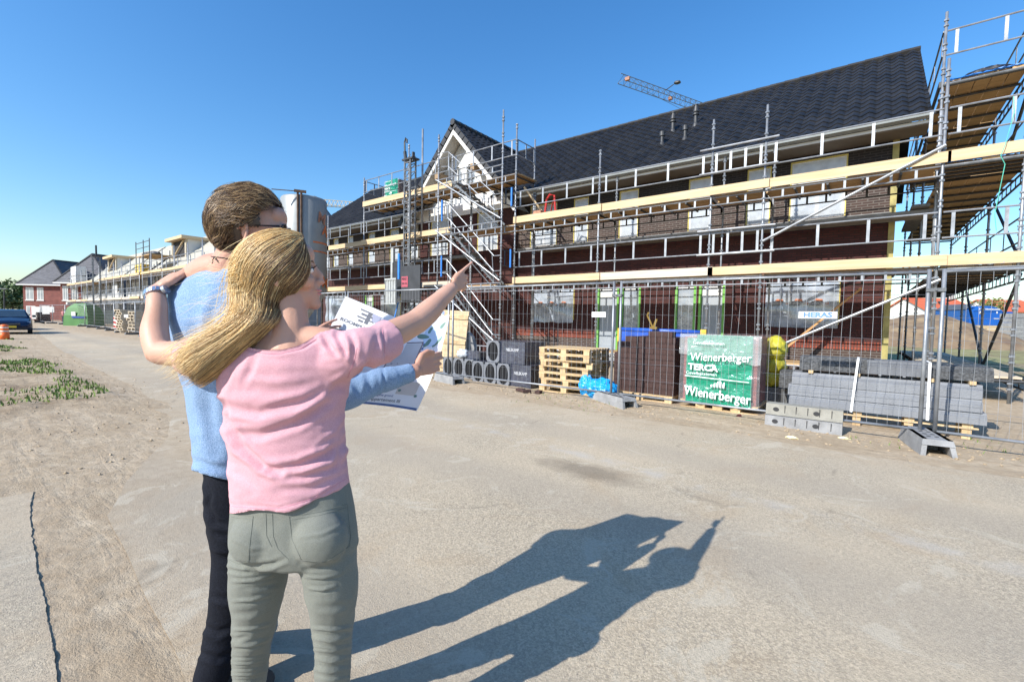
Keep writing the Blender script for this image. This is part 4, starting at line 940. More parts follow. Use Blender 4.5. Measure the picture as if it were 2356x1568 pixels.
# ------------------------------------------------------------------ mesh fence
def fence_foot(x, y, rz, label, z=0):
    t = thing('fence_block', label, 'fence foot', (x, y, z), rz, 'concrete fence feet', local=True)
    m = MB(); m.use(M_['conc']); w = .155; L = .40; h = .175
    # long in local Y; body with sloped ends, arch opening at each end
    def ring(yy, hh, ww): return yy, hh, ww
    # top slab
    m.prism([(-w, -L, .02), (-w*.8, -L, h), (-w*.8, L, h), (-w, L, .02)], (.035, 0, 0)) if False else None
    prof = [(-L-.05, 0), (-L+.05, h), (L-.05, h), (L+.05, 0), (L-.07, 0), (L-.14, h*.55), (-L+.14, h*.55), (-L+.07, 0)]
    body = []
    for sx in (-1, 1):
        m.prism([(sx*w, -L-.03, 0), (sx*w*.82, -L+.03, h), (sx*w*.82, L-.03, h), (sx*w, L+.03, 0)], (-sx*.045, 0, 0))
    m.add([(-w*.82, -L+.03, h), (w*.82, -L+.03, h), (w*.82, L-.03, h), (-w*.82, L-.03, h), (-w*.9, -L+.0, h*.66), (w*.9, -L+.0, h*.66), (w*.9, L, h*.66), (-w*.9, L, h*.66)],
          [(0, 1, 2, 3), (0, 4, 5, 1), (1, 5, 6, 2), (2, 6, 7, 3), (3, 7, 4, 0), (7, 6, 5, 4)])
    m.use(M_['concd']); m.box(-w*.6, w*.6, -.05, .05, .0, h*.62)
    b = m.build('block', None, t); fixn(b)
    m = MB(); m.use(M_['rubber'])
    for yy in (-.20, -.07, .07, .20):
        for xx in (-.035, .035): m.lathe([(.022, h+.0005), (.022, h+.0025)], (xx, yy, 0), 10)
    m.build('post_hole', None, t)
    return t
def fence_panel(p, q, label, plate=None, n=38, wire=.0019, far=False):
    """a 2 m mesh panel between the ground points p and q"""
    p = Vector((*p, 0)); q = Vector((*q, 0)); d = (q-p); L = d.length; d.normalize()
    t = thing('mesh_fence_panel', label, 'fence panel', p, group='galvanised mesh fence panels')
    z0, z1 = .10, 2.06; r = .021 if not far else .03
    m = MB(); m.use(M_['galv']); m.smooth = True
    for e in (p+d*.02, q-d*.02): m.path([(e.x, e.y, .06), (e.x, e.y, z1)], r, 10 if not far else 5)
    a, b = p+d*.02, q-d*.02
    for z in (z0+.08, z1-.03): m.path([(a.x, a.y, z), (b.x, b.y, z)], r*.8, 8 if not far else 4)
    m.build('frame', None, t)
    w = MB(); w.use(M_['galv']); rr = random.Random(int(p.x*10)); nn = Vector((d.y, -d.x, 0))
    n = n if not far else 12
    for k in range(1, n):
        u = k/n; pts = []
        segs = 7 if not far else 1
        ph = rr.uniform(0, 6); am = rr.uniform(.002, .012) if not far else 0
        for s in range(segs+1):
            z = z0+.08+(z1-.03-z0-.08)*s/segs; o = am*math.sin(ph+s*1.1) if 0 < s < segs else 0
            e = a.lerp(b, u)+d*o; pts.append((e.x, e.y, z))
        w.path(pts, wire if not far else .006, 3, False)
    for k in range(1, 7):
        z = z0+.08+(z1-.03-z0-.08)*k/7; pts = []
        segs = 9 if not far else 1
        for s in range(segs+1): e = a.lerp(b, s/segs); o = rr.uniform(-.008, .008) if 0 < s < segs else 0; pts.append((e.x-nn.x*.004, e.y-nn.y*.004, z+o))
        w.path(pts, wire if not far else .006, 3, False)
    w.build('wire_mesh', None, t)
    if plate:
        u, z, ww, words = plate; e = a.lerp(b, u); m = MB(); m.use(M_['white']); ang = math.atan2(d.y, d.x)
        Mx = Matrix.Translation((e.x, e.y, z)) @ Matrix.Rotation(ang, 4, 'Z'); m.box(-ww/2, ww/2, -.022, -.012, -.045, .045, Mx); m.build('name_plate', None, t)
        if words: text(words, .085, Mx @ Matrix.Translation((0, -.024, 0)) @ Matrix.Rotation(R(90), 4, 'X'), mat('sign_blue', (.12, .24, .62), .5), t, sx=1.25, off=.004)
    return t
FP = [(4.5, 7.0), (.66, 7.18), (-3.26, 7.12), (-7.05, 7.0), (-10.9, 6.95), (-14.7, 7.2)]
flab = ['right-hand mesh fence panel in front of the end scaffold', 'mesh fence panel in front of the lintels and the green brick pack', 'mesh fence panel in front of the pallets and tile packs', 'mesh fence panel behind the open brochure', 'mesh fence panel hidden mostly behind the pink shirt shoulder']
for i in range(5):
    p, q = Vector(FP[i+1]), Vector(FP[i]); dd = (q-p).normalized()*.045
    fence_panel(p+dd, q-dd, flab[i], plate=[None, (.72, 1.52, .42, 'HERAS'), (.93, 1.5, .26, None), (.93, 1.5, .26, 'HERAS'), None][i])
    if i: # clamp between the posts
        pass
ffl = ['concrete fence foot in the right foreground, end opening toward the road', 'concrete fence foot between the blue bag and the dark brick stack', 'dark concrete fence foot right of the brochure corner', 'concrete fence foot behind the pair, left of the brochure', 'concrete fence foot behind the couple']
for i, (x, y) in enumerate([FP[1], FP[2], FP[3], FP[4], FP[5]]):
    ft = fence_foot(x+(.02 if i else -.02), y-.15 if i == 0 else y-.05, [R(8), R(62), R(75), R(80), R(80)][i] if i else R(10), ffl[i])
for i, (x, y) in enumerate(FP[1:4]):
    m = MB(); m.use(M_['galvd']); m.box(x-.085, x+.085, y-.035, y+.035, 1.80, 1.84); m.tube((x, y-.05, 1.82), (x, y+.05, 1.82), .012, 6); tag(m.build('fence_clamp'), 'steel clamp joining two fence posts '+['in the right foreground', 'above the blue bag', 'right of the brochure'][i], 'clamp')
# far fence along the road to the left
far = [(-14.7, 7.2), (-18.2, 7.35), (-21.7, 7.5), (-25.2, 7.65), (-28.9, 7.9), (-32.6, 8.1), (-36.3, 8.3), (-40, 8.55), (-44.2, 8.85), (-48.6, 9.15), (-53, 9.3), (-57.5, 9.42), (-62, 9.42), (-66.6, 9.39), (-71, 9.0), (-75, 8.5)]
who = ['far fence panel nearest behind the couple', 'far fence panel left of the raised forearm', 'far fence panel before the grey timber stack', 'far fence panel just left of the watch arm', 'far fence panel in front of the stacked pallets on the left', 'far fence panel between pallets and green container', 'far fence panel right of the green container', 'far fence panel in front of the green container', 'far fence panel left of the green container', 'far fence panel in front of the people in blue', 'far fence panel in front of the people in pink', 'far fence panel left of the distant people', 'far fence panel with a white notice', 'far fence panel beside the red-edged board', 'far fence panel right of the blue car', 'farthest fence panel behind the blue car']
for i in range(len(far)-1):
    fence_panel(far[i+1], far[i], who[i], far=True, n=14)
    m = MB(); m.use(M_['concd']); x, y = far[i+1]; m.prism([(x-.14, y-.55, 0), (x-.09, y-.5, .14), (x-.09, y+.3, .14), (x-.14, y+.36, 0)], (.26, 0, 0)); tag(m.build('fence_block'), 'dark fence foot under the '+who[i].replace('far fence panel', 'panel').replace('farthest fence panel', 'farthest panel'), 'fence foot', 'dark feet of the far fence')
# two spare fence feet on their sides
for i, (z, yy, lb) in enumerate([(.0, 7.02, 'spare grey barrier foot lying on its side, lower one'), (.155, 7.08, 'spare grey barrier foot lying on its side, upper one with round holes')]):
    t = thing('spare_barrier', lb, 'barrier foot', (-.55, yy, z), group='spare concrete feet in front of the lintels'); m = MB(); cm = M_['conc'] if i == 0 else mat('beige_concrete', (.26, .25, .215), .85, 0, .15, 8, .3, 50); m.use(cm)
    m.prism([(-1.0, yy, z+.002), (-1.0, yy+.02, z+.15), (-1.0, yy+.2, z+.15), (-1.0, yy+.2, z+.002)], (.86, 0, 0)); fixn(m.build('block', None, t))
    m = MB(); m.use(M_['rubber'])
    for x in (-.88, -.42): 
        Mx = Matrix.Translation((x, yy+.004, z+.08)) @ Matrix.Rotation(R(90), 4, 'X'); vs = [Mx @ Vector((.035*math.cos(k*math.pi/8), .028*math.sin(k*math.pi/8), .0)) for k in range(16)]; m.prism(vs, (0, -.003, 0))
    for k in range(5): m.box(-.78+k*.13, -.772+k*.13, yy+.005, yy+.012, z+.03, z+.14)
    m.build('hole', None, t)
# litter
lf = mat('yellowish_foam', (.75, .68, .42), .8, 0, .1, 10, .5, 40)
for i, (x, y, s, lb) in enumerate([(-.62, 6.45, .05, 'crumb of yellowish foam on the sand in front of the spare feet'), (.28-.4, 6.85, .05, 'flat scrap of pale foam near the fence foot')]):
    m = MB(); m.use(lf); lump(m, (x, y, .014), s*1.3, s*.7, .02, 2, .6, 3, i); tag(m.build('foam_scrap'), lb, 'litter')
m = MB(); m.use(pinkb); m.prism([(-1.45, 7.35, 0), (-1.36, 7.33, 0), (-1.40, 7.34, .05)], (.02, .08, 0)); tag(m.build('brick_shard'), 'red brick shard on the sand below the green pack', 'brick shard')
for i, (x, y) in enumerate([(-5.18, 7.05), (-5.0, 7.0), (-4.78, 7.08)]):
    m = MB(); m.use(M_['brickp']); m.box(-.08, .08, -.05, .05, 0, .05, Matrix.Translation((x, y, .01)) @ Matrix.Rotation(i*.9, 4, 'Z')); tag(m.build('loose_paver'), 'small dark paver on the sand, '+['left', 'middle', 'right'][i]+' one in front of the pallets', 'paver')

# ------------------------------------------------------------------ hoist mast and lift cage
h = thing('material_hoist', 'lattice mast hoist with a grey lift cage in front of the left scaffold', 'hoist', (-14.4, 11.7, 0))
m = MB(); m.use(M_['galvd']); hx, hy = -14.42, 11.7
for dx in (0, .34):
    for dy in (0, .26): m.bar((hx+dx, hy+dy, 0), (hx+dx, hy+dy, 7.55), .05, .05)
k = 0; z = .2
while z < 7.4:
    m.bar((hx, hy, z), (hx+.34, hy, z), .04, .04); m.bar((hx, hy+.26, z), (hx+.34, hy+.26, z), .03, .03); m.bar((hx, hy, z), (hx+.34, hy, z+.28), .02, .02); m.bar((hx+.34, hy, z), (hx+.34, hy+.26, z+.28), .02, .02); z += .30
m.build('mast', None, h)
m = MB(); m.use(M_['blackst']); m.box(hx-.12, hx+.5, hy-.05, hy+.32, 7.5, 7.56); m.box(hx+.42, hx+.48, hy, hy+.1, 7.4, 7.75); m.bar((hx+.05, hy, 7.55), (hx+.0, hy, 7.85), .10, .08); m.path([(hx, hy, 7.8), (hx-.02, hy, 8.2), (hx+.05, hy, 8.35), (hx+.12, hy, 8.28), (hx+.12, hy, 8.15)], .035, 6); m.build('mast_head', None, h)
m = MB(); m.use(mat('dark_mesh_panel', (.05, .05, .055), .4, .2, .2, 4)); m.box(-14.08, -13.0, 11.3, 11.34, 2.05, 3.35); m.box(-15.2, -14.45, 11.75, 11.78, 2.3, 3.6); m.build('mesh_screen', None, h)
m = MB(); m.use(mat('grey_frame', (.42, .43, .42), .5, .3))
m.box(-15.1, -14.45, 11.35, 11.4, 1.95, 2.85)
for k in range(5): x = -15.1+k*.155; m.box(x-.015, x+.015, 11.325, 11.348, 1.95, 2.85)
m.box(-15.12, -14.42, 11.31, 11.348, 2.85, 2.92); m.box(-15.12, -14.42, 11.31, 11.348, 1.90, 1.95); m.box(-15.32, -15.16, 11.75, 11.85, 2.6, 4.2); m.build('cage_gate', None, h)
m = MB(); m.use(M_['blackst']); m.box(-14.4, -12.95, 11.35, 12.2, 1.98, 2.04); m.build('platform', None, h)
pk = mat('pink_notice', (.38, .08, .11), .5)
m = MB(); m.use(pk); m.box(-14.05, -13.68, 11.285, 11.298, 2.55, 2.95); m.build('notice', None, h)
text('MAX', .13, frontM(-13.88, 11.275, 2.85), M_['rubber'], h); text('500 KG', .10, frontM(-13.87, 11.275, 2.68), M_['rubber'], h)
m = MB(); m.use(M_['bluep']); m.box(-14.62, -14.52, 11.55, 11.6, 2.9, 3.9); m.bar((-14.9, 11.5, 0.9), (-14.62, 11.6, 2.0), .04, .04); m.build('blue_bracket', None, h)

# ------------------------------------------------------------------ mortar silo behind the couple
sp_ = Q(700, 700, 19.5); sw = RZ @ Vector((sp_.x, sp_.y, 0))
sl2 = thing('mortar_silo', 'pale grey cylindrical mortar silo with orange stripes behind the man', 'silo', (sw.x, sw.y, 0))
m = MB(); sm_ = mat('silo_steel', (.27, .285, .285), .5, .15, .10, 1.5, .1, 8); m.use(sm_); m.smooth = True
top = Q(700, 462, 19.5).z; m.lathe([(.12, 1.2), (.88, 2.35), (.90, 2.4), (.90, top), (.86, top+.06), (.0, top+.16)], (sw.x, sw.y, 0), 40, False); m.build('tank', None, sl2)
fw = (-Vector((sw.x, sw.y, 0))).normalized(); sd_ = Vector((-fw.y, fw.x, 0))   # sd_ points to the viewer's right
def silo_patch(a0, a1, z0, z1, mm, name, r=.906, parent=sl2):
    p = MB(); p.use(mm); n = 10; vs = []
    for zz in (z0, z1):
        for k in range(n+1): a = R(a0+(a1-a0)*k/n); dr = fw*math.cos(a)+sd_*math.sin(a); vs.append((sw.x+dr.x*r, sw.y+dr.y*r, zz))
    p.add(vs, [(k, k+1, n+2+k, n+1+k) for k in range(n)]); return p.build(name, None, parent)
or_ = mat('worn_orange_stripe', (.62, .17, .05), .6, 0, .3, 10)
zz = lambda y: Q(730, y, 18.7).z
silo_patch(22, 85, zz(577), zz(574), or_, 'stripe'); silo_patch(22, 85, zz(556), zz(552.5), or_, 'stripe')
for k, (y, s, ch, a) in enumerate([(497, .60, 'M', 48), (524, .60, 'A', 62), (648, .6, 'M', 62)]):
    a_ = R(a); dr = fw*math.cos(a_)+sd_*math.sin(a_); tx = dr.cross(Vector((0, 0, 1))); tx = -tx if tx.dot(sd_) < 0 else tx
    Mx = Matrix(((tx.x, 0, dr.x, sw.x+dr.x*.915), (tx.y, 0, dr.y, sw.y+dr.y*.915), (0, 1, 0, zz(y)), (0, 0, 0, 1))); text(ch, s, Mx @ Matrix.Rotation(R(-10), 4, 'Z'), or_ if k else mat('worn_brown_print', (.33, .17, .12), .6), sl2, off=.02)
for k, yy in enumerate(()):
    a_ = R(52); dr = fw*math.cos(a_)+sd_*math.sin(a_); tx = dr.cross(Vector((0, 0, 1))); tx = -tx if tx.dot(sd_) < 0 else tx
    Mx = Matrix(((tx.x, 0, dr.x, sw.x+dr.x*.912), (tx.y, 0, dr.y, sw.y+dr.y*.912), (0, 1, 0, zz(yy)), (0, 0, 0, 1)))
    text(['BEAMIX', 'SILO'][k] if False else ['51', '24'][k], .12, Mx, M_['blackst'], sl2)
m = MB(); m.use(mat('rusty_frame', (.12, .075, .05), .8, .2, .3, 6, .3, 30))
for a in (-14, -6, 130, 220): a_ = R(a); dr = fw*math.cos(a_)+sd_*math.sin(a_); m.bar((sw.x+dr.x*.95, sw.y+dr.y*.95, 0), (sw.x+dr.x*.95, sw.y+dr.y*.95, top+.12), .06, .06)
a_ = R(-10); dr = fw*math.cos(a_)+sd_*math.sin(a_); e = Vector((sw.x, sw.y, top+.15))+dr*.95; m.bar(e-sd_*.2, e+sd_*.25, .08, .1); m.bar(e-sd_*1.0+Vector((0, 0, -.05)), e+sd_*.1, .03, .03); m.build('support_frame', None, sl2)
m = MB(); m.use(M_['galvd'])
pts = [Vector((sw.x, sw.y, top+.05+.12*math.sin(k*math.pi/6)))+fw*.3+sd_*(.15+.5*k/6) for k in range(7)]; m.path(pts, .015, 5); m.build('handle', None, sl2)

# ------------------------------------------------------------------ tower cranes far behind
def crane(name, label, p1, p2, mastat, hgt, w, colr, n, lamp=False):
    p1, p2 = Vector(p1), Vector(p2); t = thing(name, label, 'crane', (mastat[0], mastat[1], 0)); d = (p2-p1).normalized(); s = d.cross(Vector((0, 0, 1))).normalized(); up = Vector((0, 0, 1))
    m = MB(); m.use(colr); A = lambda u: p1.lerp(p2, u)
    for o in (s*w*.5, -s*w*.5, up*w*.9): m.tube(p1+o, p2+o, w*.05, 4)
    for k in range(n):
        a, b_, c_ = A(k/n), A((k+.5)/n), A((k+1)/n)
        for sg in (.5, -.5): m.tube(a+s*w*sg, b_+up*w*.9, w*.028, 3); m.tube(b_+up*w*.9, c_+s*w*sg, w*.028, 3)
        m.tube(a+s*w*.5, a-s*w*.5, w*.028, 3)
    m.build('jib', None, t)
    m = MB(); m.use(colr); mw = w*.8; b0 = Vector((mastat[0], mastat[1], 0))
    for sx in (-.5, .5):
        for sy in (-.5, .5): m.tube(b0+Vector((sx*mw, sy*mw, 0)), b0+Vector((sx*mw, sy*mw, hgt)), w*.05, 4)
    for k in range(int(hgt/mw)):
        m.tube(b0+Vector((-.5*mw, -.5*mw, k*mw)), b0+Vector((.5*mw, -.5*mw, (k+1)*mw)), w*.03, 3); m.tube(b0+Vector((.5*mw, -.5*mw, k*mw)), b0+Vector((.5*mw, .5*mw, (k+1)*mw)), w*.03, 3)
    m.build('mast', None, t)
    return t, A, s
cb = mat('crane_grey_blue', (.16, .20, .25), .5, .3)
a1, a2 = Q(1428, 188, 60), Q(1590, 245, 66.3); zc = a1.z
P1 = RZ @ Vector((a1.x, a1.y, zc)); P2 = RZ @ Vector((a2.x, a2.y, zc)); P3 = P1+(P2-P1)*1.9
c1, A, s_ = crane('tower_crane', 'grey tower crane jib with a work lamp rising behind the black roof ridge', P1, P3, (P3.x, P3.y), zc, 1.15, cb, 24)
m = MB(); m.use(M_['blackst']); q = A(.32); m.tube(q+Vector((0, 0, .9)), q+Vector((.9, .6, 1.7)), .06, 5); lump(m, tuple(q+Vector((1.3, .9, 1.95))), .5, .4, .22, 2, .2, 2, 1, False, False); m.build('work_lamp', None, c1)
m = MB(); m.use(mat('rusty_orange', (.30, .13, .07), .6)); m.box(P1.x+.6, P1.x+1.2, P1.y-.1, P1.y+.2, zc-.1, zc+.3); q = A(.36); m.box(q.x-.25, q.x+.25, q.y-.2, q.y+.2, zc-.1, zc+.25); m.build('trolley', None, c1)
m = MB(); m.use(cb); q = A(.15); m.path([q, A(.5)+Vector((0, 0, -1.0)), A(.95)], .03, 3); m.build('cable', None, c1)
cy_ = mat('crane_pale_yellow', (.62, .50, .30), .5, .1)
a1, a2 = Q(715, 470, 130), Q(840, 480, 134)
P1 = RZ @ Vector((a1.x, a1.y, a1.z)); P2 = RZ @ Vector((a2.x, a2.y, a1.z)); P3 = P1+(P2-P1)*1.5
c2, A, s_ = crane('tower_crane', 'small pale yellow crane jib far off left of the high scaffold', P1, P3, (P3.x, P3.y), a1.z, 1.8, cy_, 20)
m = MB(); m.use(mat('crane_white', (.7, .72, .74), .5)); q = A(.45); m.box(q.x-.8, q.x+.8, q.y-.3, q.y+.3, q.z-.5, q.z+.3); m.build('trolley', None, c2)
# wheelbarrow-like red cart on the upper deck
rc_ = thing('red_hand_truck', 'red tubular hand truck lying on the upper scaffold deck', 'hand truck', (-8.2, 12.8, 4.6)); m = MB(); m.use(M_['red'])
m.path([(-8.5, 12.7, 4.72), (-8.42, 12.7, 5.35), (-8.30, 12.7, 5.5), (-8.12, 12.7, 5.45), (-8.05, 12.7, 4.75)], .035, 6); m.path([(-8.5, 13.0, 4.72), (-8.35, 13.0, 5.4), (-8.1, 13.0, 4.75)], .03, 6); m.bar((-9.1, 12.8, 4.95), (-8.0, 12.8, 4.75), .05, .05); m.bar((-8.9, 12.7, 4.85), (-8.1, 13.0, 4.85), .05, .05); m.build('frame', None, rc_)
m = MB(); m.use(M_['rubber']); m.lathe([(.10, 0), (.12, .03), (.10, .06)], (-8.0, 12.7, 4.66), 12); m.build('wheel', None, rc_)
m = MB(); m.use(mat('hay_brown', (.42, .22, .14), .9, 0, .2, 12, .5, 40)); m.box(-8.95, -8.65, 12.7, 12.95, 4.85, 5.05); m.build('load', None, rc_)
# ------------------------------------------------------------------ row of unfinished houses on the left
paleb = mat('pale_roof_boarding', (.34, .325, .27), .85, 0, .12, 2, .3, 14, stretch=(1, 1, 5), col2=(.46, .44, .37))
blk = mat('limestone_block_wall', (.42, .43, .43), .85, 0, .12, 1.5)
memb = mat('grey_blue_membrane', (.20, .25, .32), .7, 0, .2, 1.2)
def row_house(label, x0, x1, dormers, zr=9.2, gable=True, y0=14.2, ez=5.55, ry=18.2, board=True, rm=None):
    t = thing('unfinished_house', label, 'house', ((x0+x1)/2, y0, 0), group='unfinished houses down the street')
    wins = []
    n = max(2, int((x1-x0)/3.2))
    for k in range(n):
        cx = x0+(x1-x0)*(k+.5)/n; wins.append((cx-.95, cx+.25, 3.7, 5.0)); wins.append((cx-.7, cx+.7, .3 if k % 2 else .9, 2.4))
    w = wall_grid([(0, 2.7, M_['concd']), (2.7, ez, blk)], x0, x1, y0, wins)
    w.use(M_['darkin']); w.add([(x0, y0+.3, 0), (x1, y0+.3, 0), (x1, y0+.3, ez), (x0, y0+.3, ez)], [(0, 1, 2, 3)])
    w.use(memb); w.add([(x1, y0, 0), (x1, 2*ry-y0, 0), (x1, 2*ry-y0, ez), (x1, ry, zr-.1), (x1, y0, ez)], [(0, 1, 2, 3, 4)]); w.add([(x0, y0, 0), (x0, 2*ry-y0, 0), (x0, 2*ry-y0, ez), (x0, ry, zr-.1), (x0, y0, ez)], [(0, 1, 2, 3, 4)])
    w.build('wall', None, t)
    for a, b_, c_, d_ in wins:
        f = MB(); f.use(M_['white']); f.box(a, b_, y0+.04, y0+.1, c_, c_+.08); f.box(a, a+.08, y0+.04, y0+.1, c_, d_); f.box(b_-.08, b_, y0+.04, y0+.1, c_, d_); f.box(a, b_, y0+.04, y0+.1, d_-.08, d_); f.box((a+b_)/2-.04, (a+b_)/2+.04, y0+.045, y0+.1, c_, d_)
        f.build('window', None, t)
    e = MB(); e.use(rm or paleb); ey = y0-.5; sl = (zr-ez)/(ry-y0); ezz = ez-.5*sl
    nb = 26
    for k in range(nb):
        u0, u1 = k/nb, (k+1)/nb; ya, yb = ey+(ry-ey)*u0, ey+(ry-ey)*u1; za, zb = ezz+(zr-ezz)*u0, ezz+(zr-ezz)*u1
        e.add([(x0-.1, ya, za+.07), (x1+.1, ya, za+.07), (x1+.1, yb, zb+.045), (x0-.1, yb, zb+.045)], [(0, 1, 2, 3)]); e.add([(x0-.1, ya, za), (x1+.1, ya, za), (x1+.1, ya, za+.07), (x0-.1, ya, za+.07)], [(0, 1, 2, 3)])
    e.use(memb); e.add([(x0, ry, zr), (x1, ry, zr), (x1, 2*ry-ey, ezz), (x0, 2*ry-ey, ezz)], [(0, 1, 2, 3)])
    e.use(M_['tilec']); e.prism([(x1+.1, ey, ezz), (x1+.1, ry, zr), (x1+.1, ry, zr-.25), (x1+.1, ey, ezz-.25)], (.06, 0, 0)); e.box(x0, x1, ey-.05, ey, ezz-.15, ezz+.04)
    r_ = e.build('roof', None, t)
    for dx0, dx1, dz in dormers:
        dm = MB(); yf = y0+1.1; zb = ez+1.1*sl; dt = zb+dz
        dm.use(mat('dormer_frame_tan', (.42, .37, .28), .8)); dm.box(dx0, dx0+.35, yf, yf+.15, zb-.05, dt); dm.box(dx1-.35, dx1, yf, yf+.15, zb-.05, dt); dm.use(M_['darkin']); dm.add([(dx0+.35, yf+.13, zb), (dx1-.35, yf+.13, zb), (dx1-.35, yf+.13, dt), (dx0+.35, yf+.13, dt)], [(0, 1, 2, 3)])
        ye = y0+(dt-ez)/sl
        for xx, w_ in ((dx1-.08, .08), (dx0, .08)):
            dm.use(M_['offw']); dm.prism([(xx, yf+.15, zb-.1), (xx, yf+.15, dt), (xx, ye, dt)], (w_, 0, 0))
        dm.use(M_['toe']); dm.box(dx0-.35, dx1+.35, yf-.45, ye+.6, dt, dt+.28); dm.bar((dx1-.4, yf-.05, dt-.1), (dx0+.5, yf-.05, zb+.1), .12, .06)
        dm.build('dormer', None, r_)
    return t
row_house('unfinished house with pale roof boards, farthest one with a small dormer', -88, -66.5, [(-79, -75, 1.7)], zr=9.3)
row_house('unfinished house with pale roof boards and a blue end gable, middle of the row', -65.5, -57.5, [], zr=9.3)
row_house('unfinished house with a big flat dormer left of the man head', -56, -37.5, [(-54.2, -50.2, 1.75)], zr=9.3)
row_house('unfinished house with bare battened gable behind the silo', -36.9, -30.9, [], zr=9.3, ry=17.85, rm=M_['tilec'])
# battens on the last gable
m = MB(); m.use(M_['deckt'])
for k in range(7): z = 5.8+k*.45; hw_ = (9.2-z)/(9.3-5.55)*3.6; m.box(-30.88, -30.84, 17.85-hw_, 17.85+hw_, z, z+.07)
for k in range(5): y = 15.4+k*1.2; m.box(-30.84, -30.8, y, y+.06, 5.5, 5.5+max(.2, (1-abs(y-17.85)/3.6)*3.4))
tag(m.build('gable_battens'), 'pale battens nailed over the bare gable behind the silo', 'battens')
# their scaffolds
def far_scaffold(label, xs, lv, top, y=12.6, y2=13.7, toe=True):
    t = thing('facade_scaffold', label, 'scaffold', (xs[0], y, 0), group='scaffolds along the unfinished houses')
    facade_scaffold(t, xs, y, y2, [(z, xs[0], xs[-1], True, True) for z in lv], {'*': top, 'i': top-.6}, low=True)
    return t
far_scaffold('grey scaffold along the farthest unfinished house', [-72, -75.2, -78.4, -81.6, -84.8, -88], (2.7, 4.9), 6.6)
far_scaffold('tall grey scaffold along the middle unfinished house', [-53.5, -56.5, -59.6, -62.7, -65.8, -69], (2.7, 4.9), 6.6)
far_scaffold('grey scaffold along the unfinished house with the big dormer', [-38, -41, -44, -47, -50, -52.6], (2.7, 4.9), 6.8)
far_scaffold('grey scaffold along the unfinished house next to the silo', [-26.5, -29.6, -32.7, -35.8], (2.7, 4.9), 6.2)
# upper scaffold platform between middle houses
t = thing('roof_scaffold', 'small scaffold platform holding a load between the roof gables on the left', 'scaffold', (-53, 13, 5)); m = MB()
for x, y in ((-54.5, 12.6), (-52.2, 12.6), (-50.4, 12.6), (-54.5, 14.6), (-52.2, 14.6)): m.use(M_['galvd']); m.tube((x, y, 4.9), (x, y, 8.0 if y < 13 else 7.3), .04, 5)
for z in (7.3, 7.8): m.tube((-54.5, 12.6, z), (-50.4, 12.6, z), .035, 5)
m.build('frame', None, t); m = MB(); m.use(M_['deck']); m.box(-54.6, -50.3, 12.6, 14.6, 6.55, 6.63); m.build('deck', None, t)
m = MB(); m.use(M_['concd']); lump(m, (-52.3, 13.3, 6.8), 1.7, .6, .22, 3, .3, 2, 1); tag(m.build('covered_load'), 'grey covered load on the roof scaffold platform', 'load')
yl = mat('yellow_formwork', (.75, .55, .12), .7)
for k in range(4): m = MB(); m.use(yl); m.box(-56.2, -54.2, 12.9, 13.5, 5.0+k*.26, 5.21+k*.26); tag(m.build('yellow_beam_bundle'), 'yellow timber bundle, '+['lowest', 'second lowest', 'third lowest', 'topmost'][k]+' of the stack on the left scaffold', 'timber bundle', 'yellow timber bundles')
# white block packs on the farthest scaffold
for k in range(2): m = MB(); m.use(M_['white']); m.box(-86.8, -83.6, 12.9, 13.9, 4.95+k*1.3, 6.15+k*1.3); tag(m.build('white_block_pack'), 'white wrapped pack, '+('lower' if k == 0 else 'upper')+' of two on the farthest scaffold', 'block pack')
# far hoist mast
t = thing('material_hoist', 'thin lattice hoist mast rising above the farthest scaffold', 'hoist', (-66.2, 12, 0)); m = MB(); m.use(M_['galvd'])
for dx in (0, .8):
    for dy in (0, .6): m.bar((-66.6+dx*.6, 11.6+dy, 0), (-66.6+dx*.6, 11.6+dy, 7.4), .06, .06)
for k in range(12): m.bar((-66.6, 11.6, .3+k*.6), (-66.12, 11.6, .3+k*.6), .05, .05); m.bar((-66.6, 11.6, .3+k*.6), (-66.12, 12.2, .9+k*.6), .035, .035)
m.build('mast', None, t); m = MB(); m.use(M_['blackst']); m.box(-66.7, -66.0, 11.5, 12.3, 7.4, 7.5); m.bar((-66.3, 11.9, 7.4), (-66.35, 11.9, 8.6), .16, .14); m.build('mast_head', None, t)

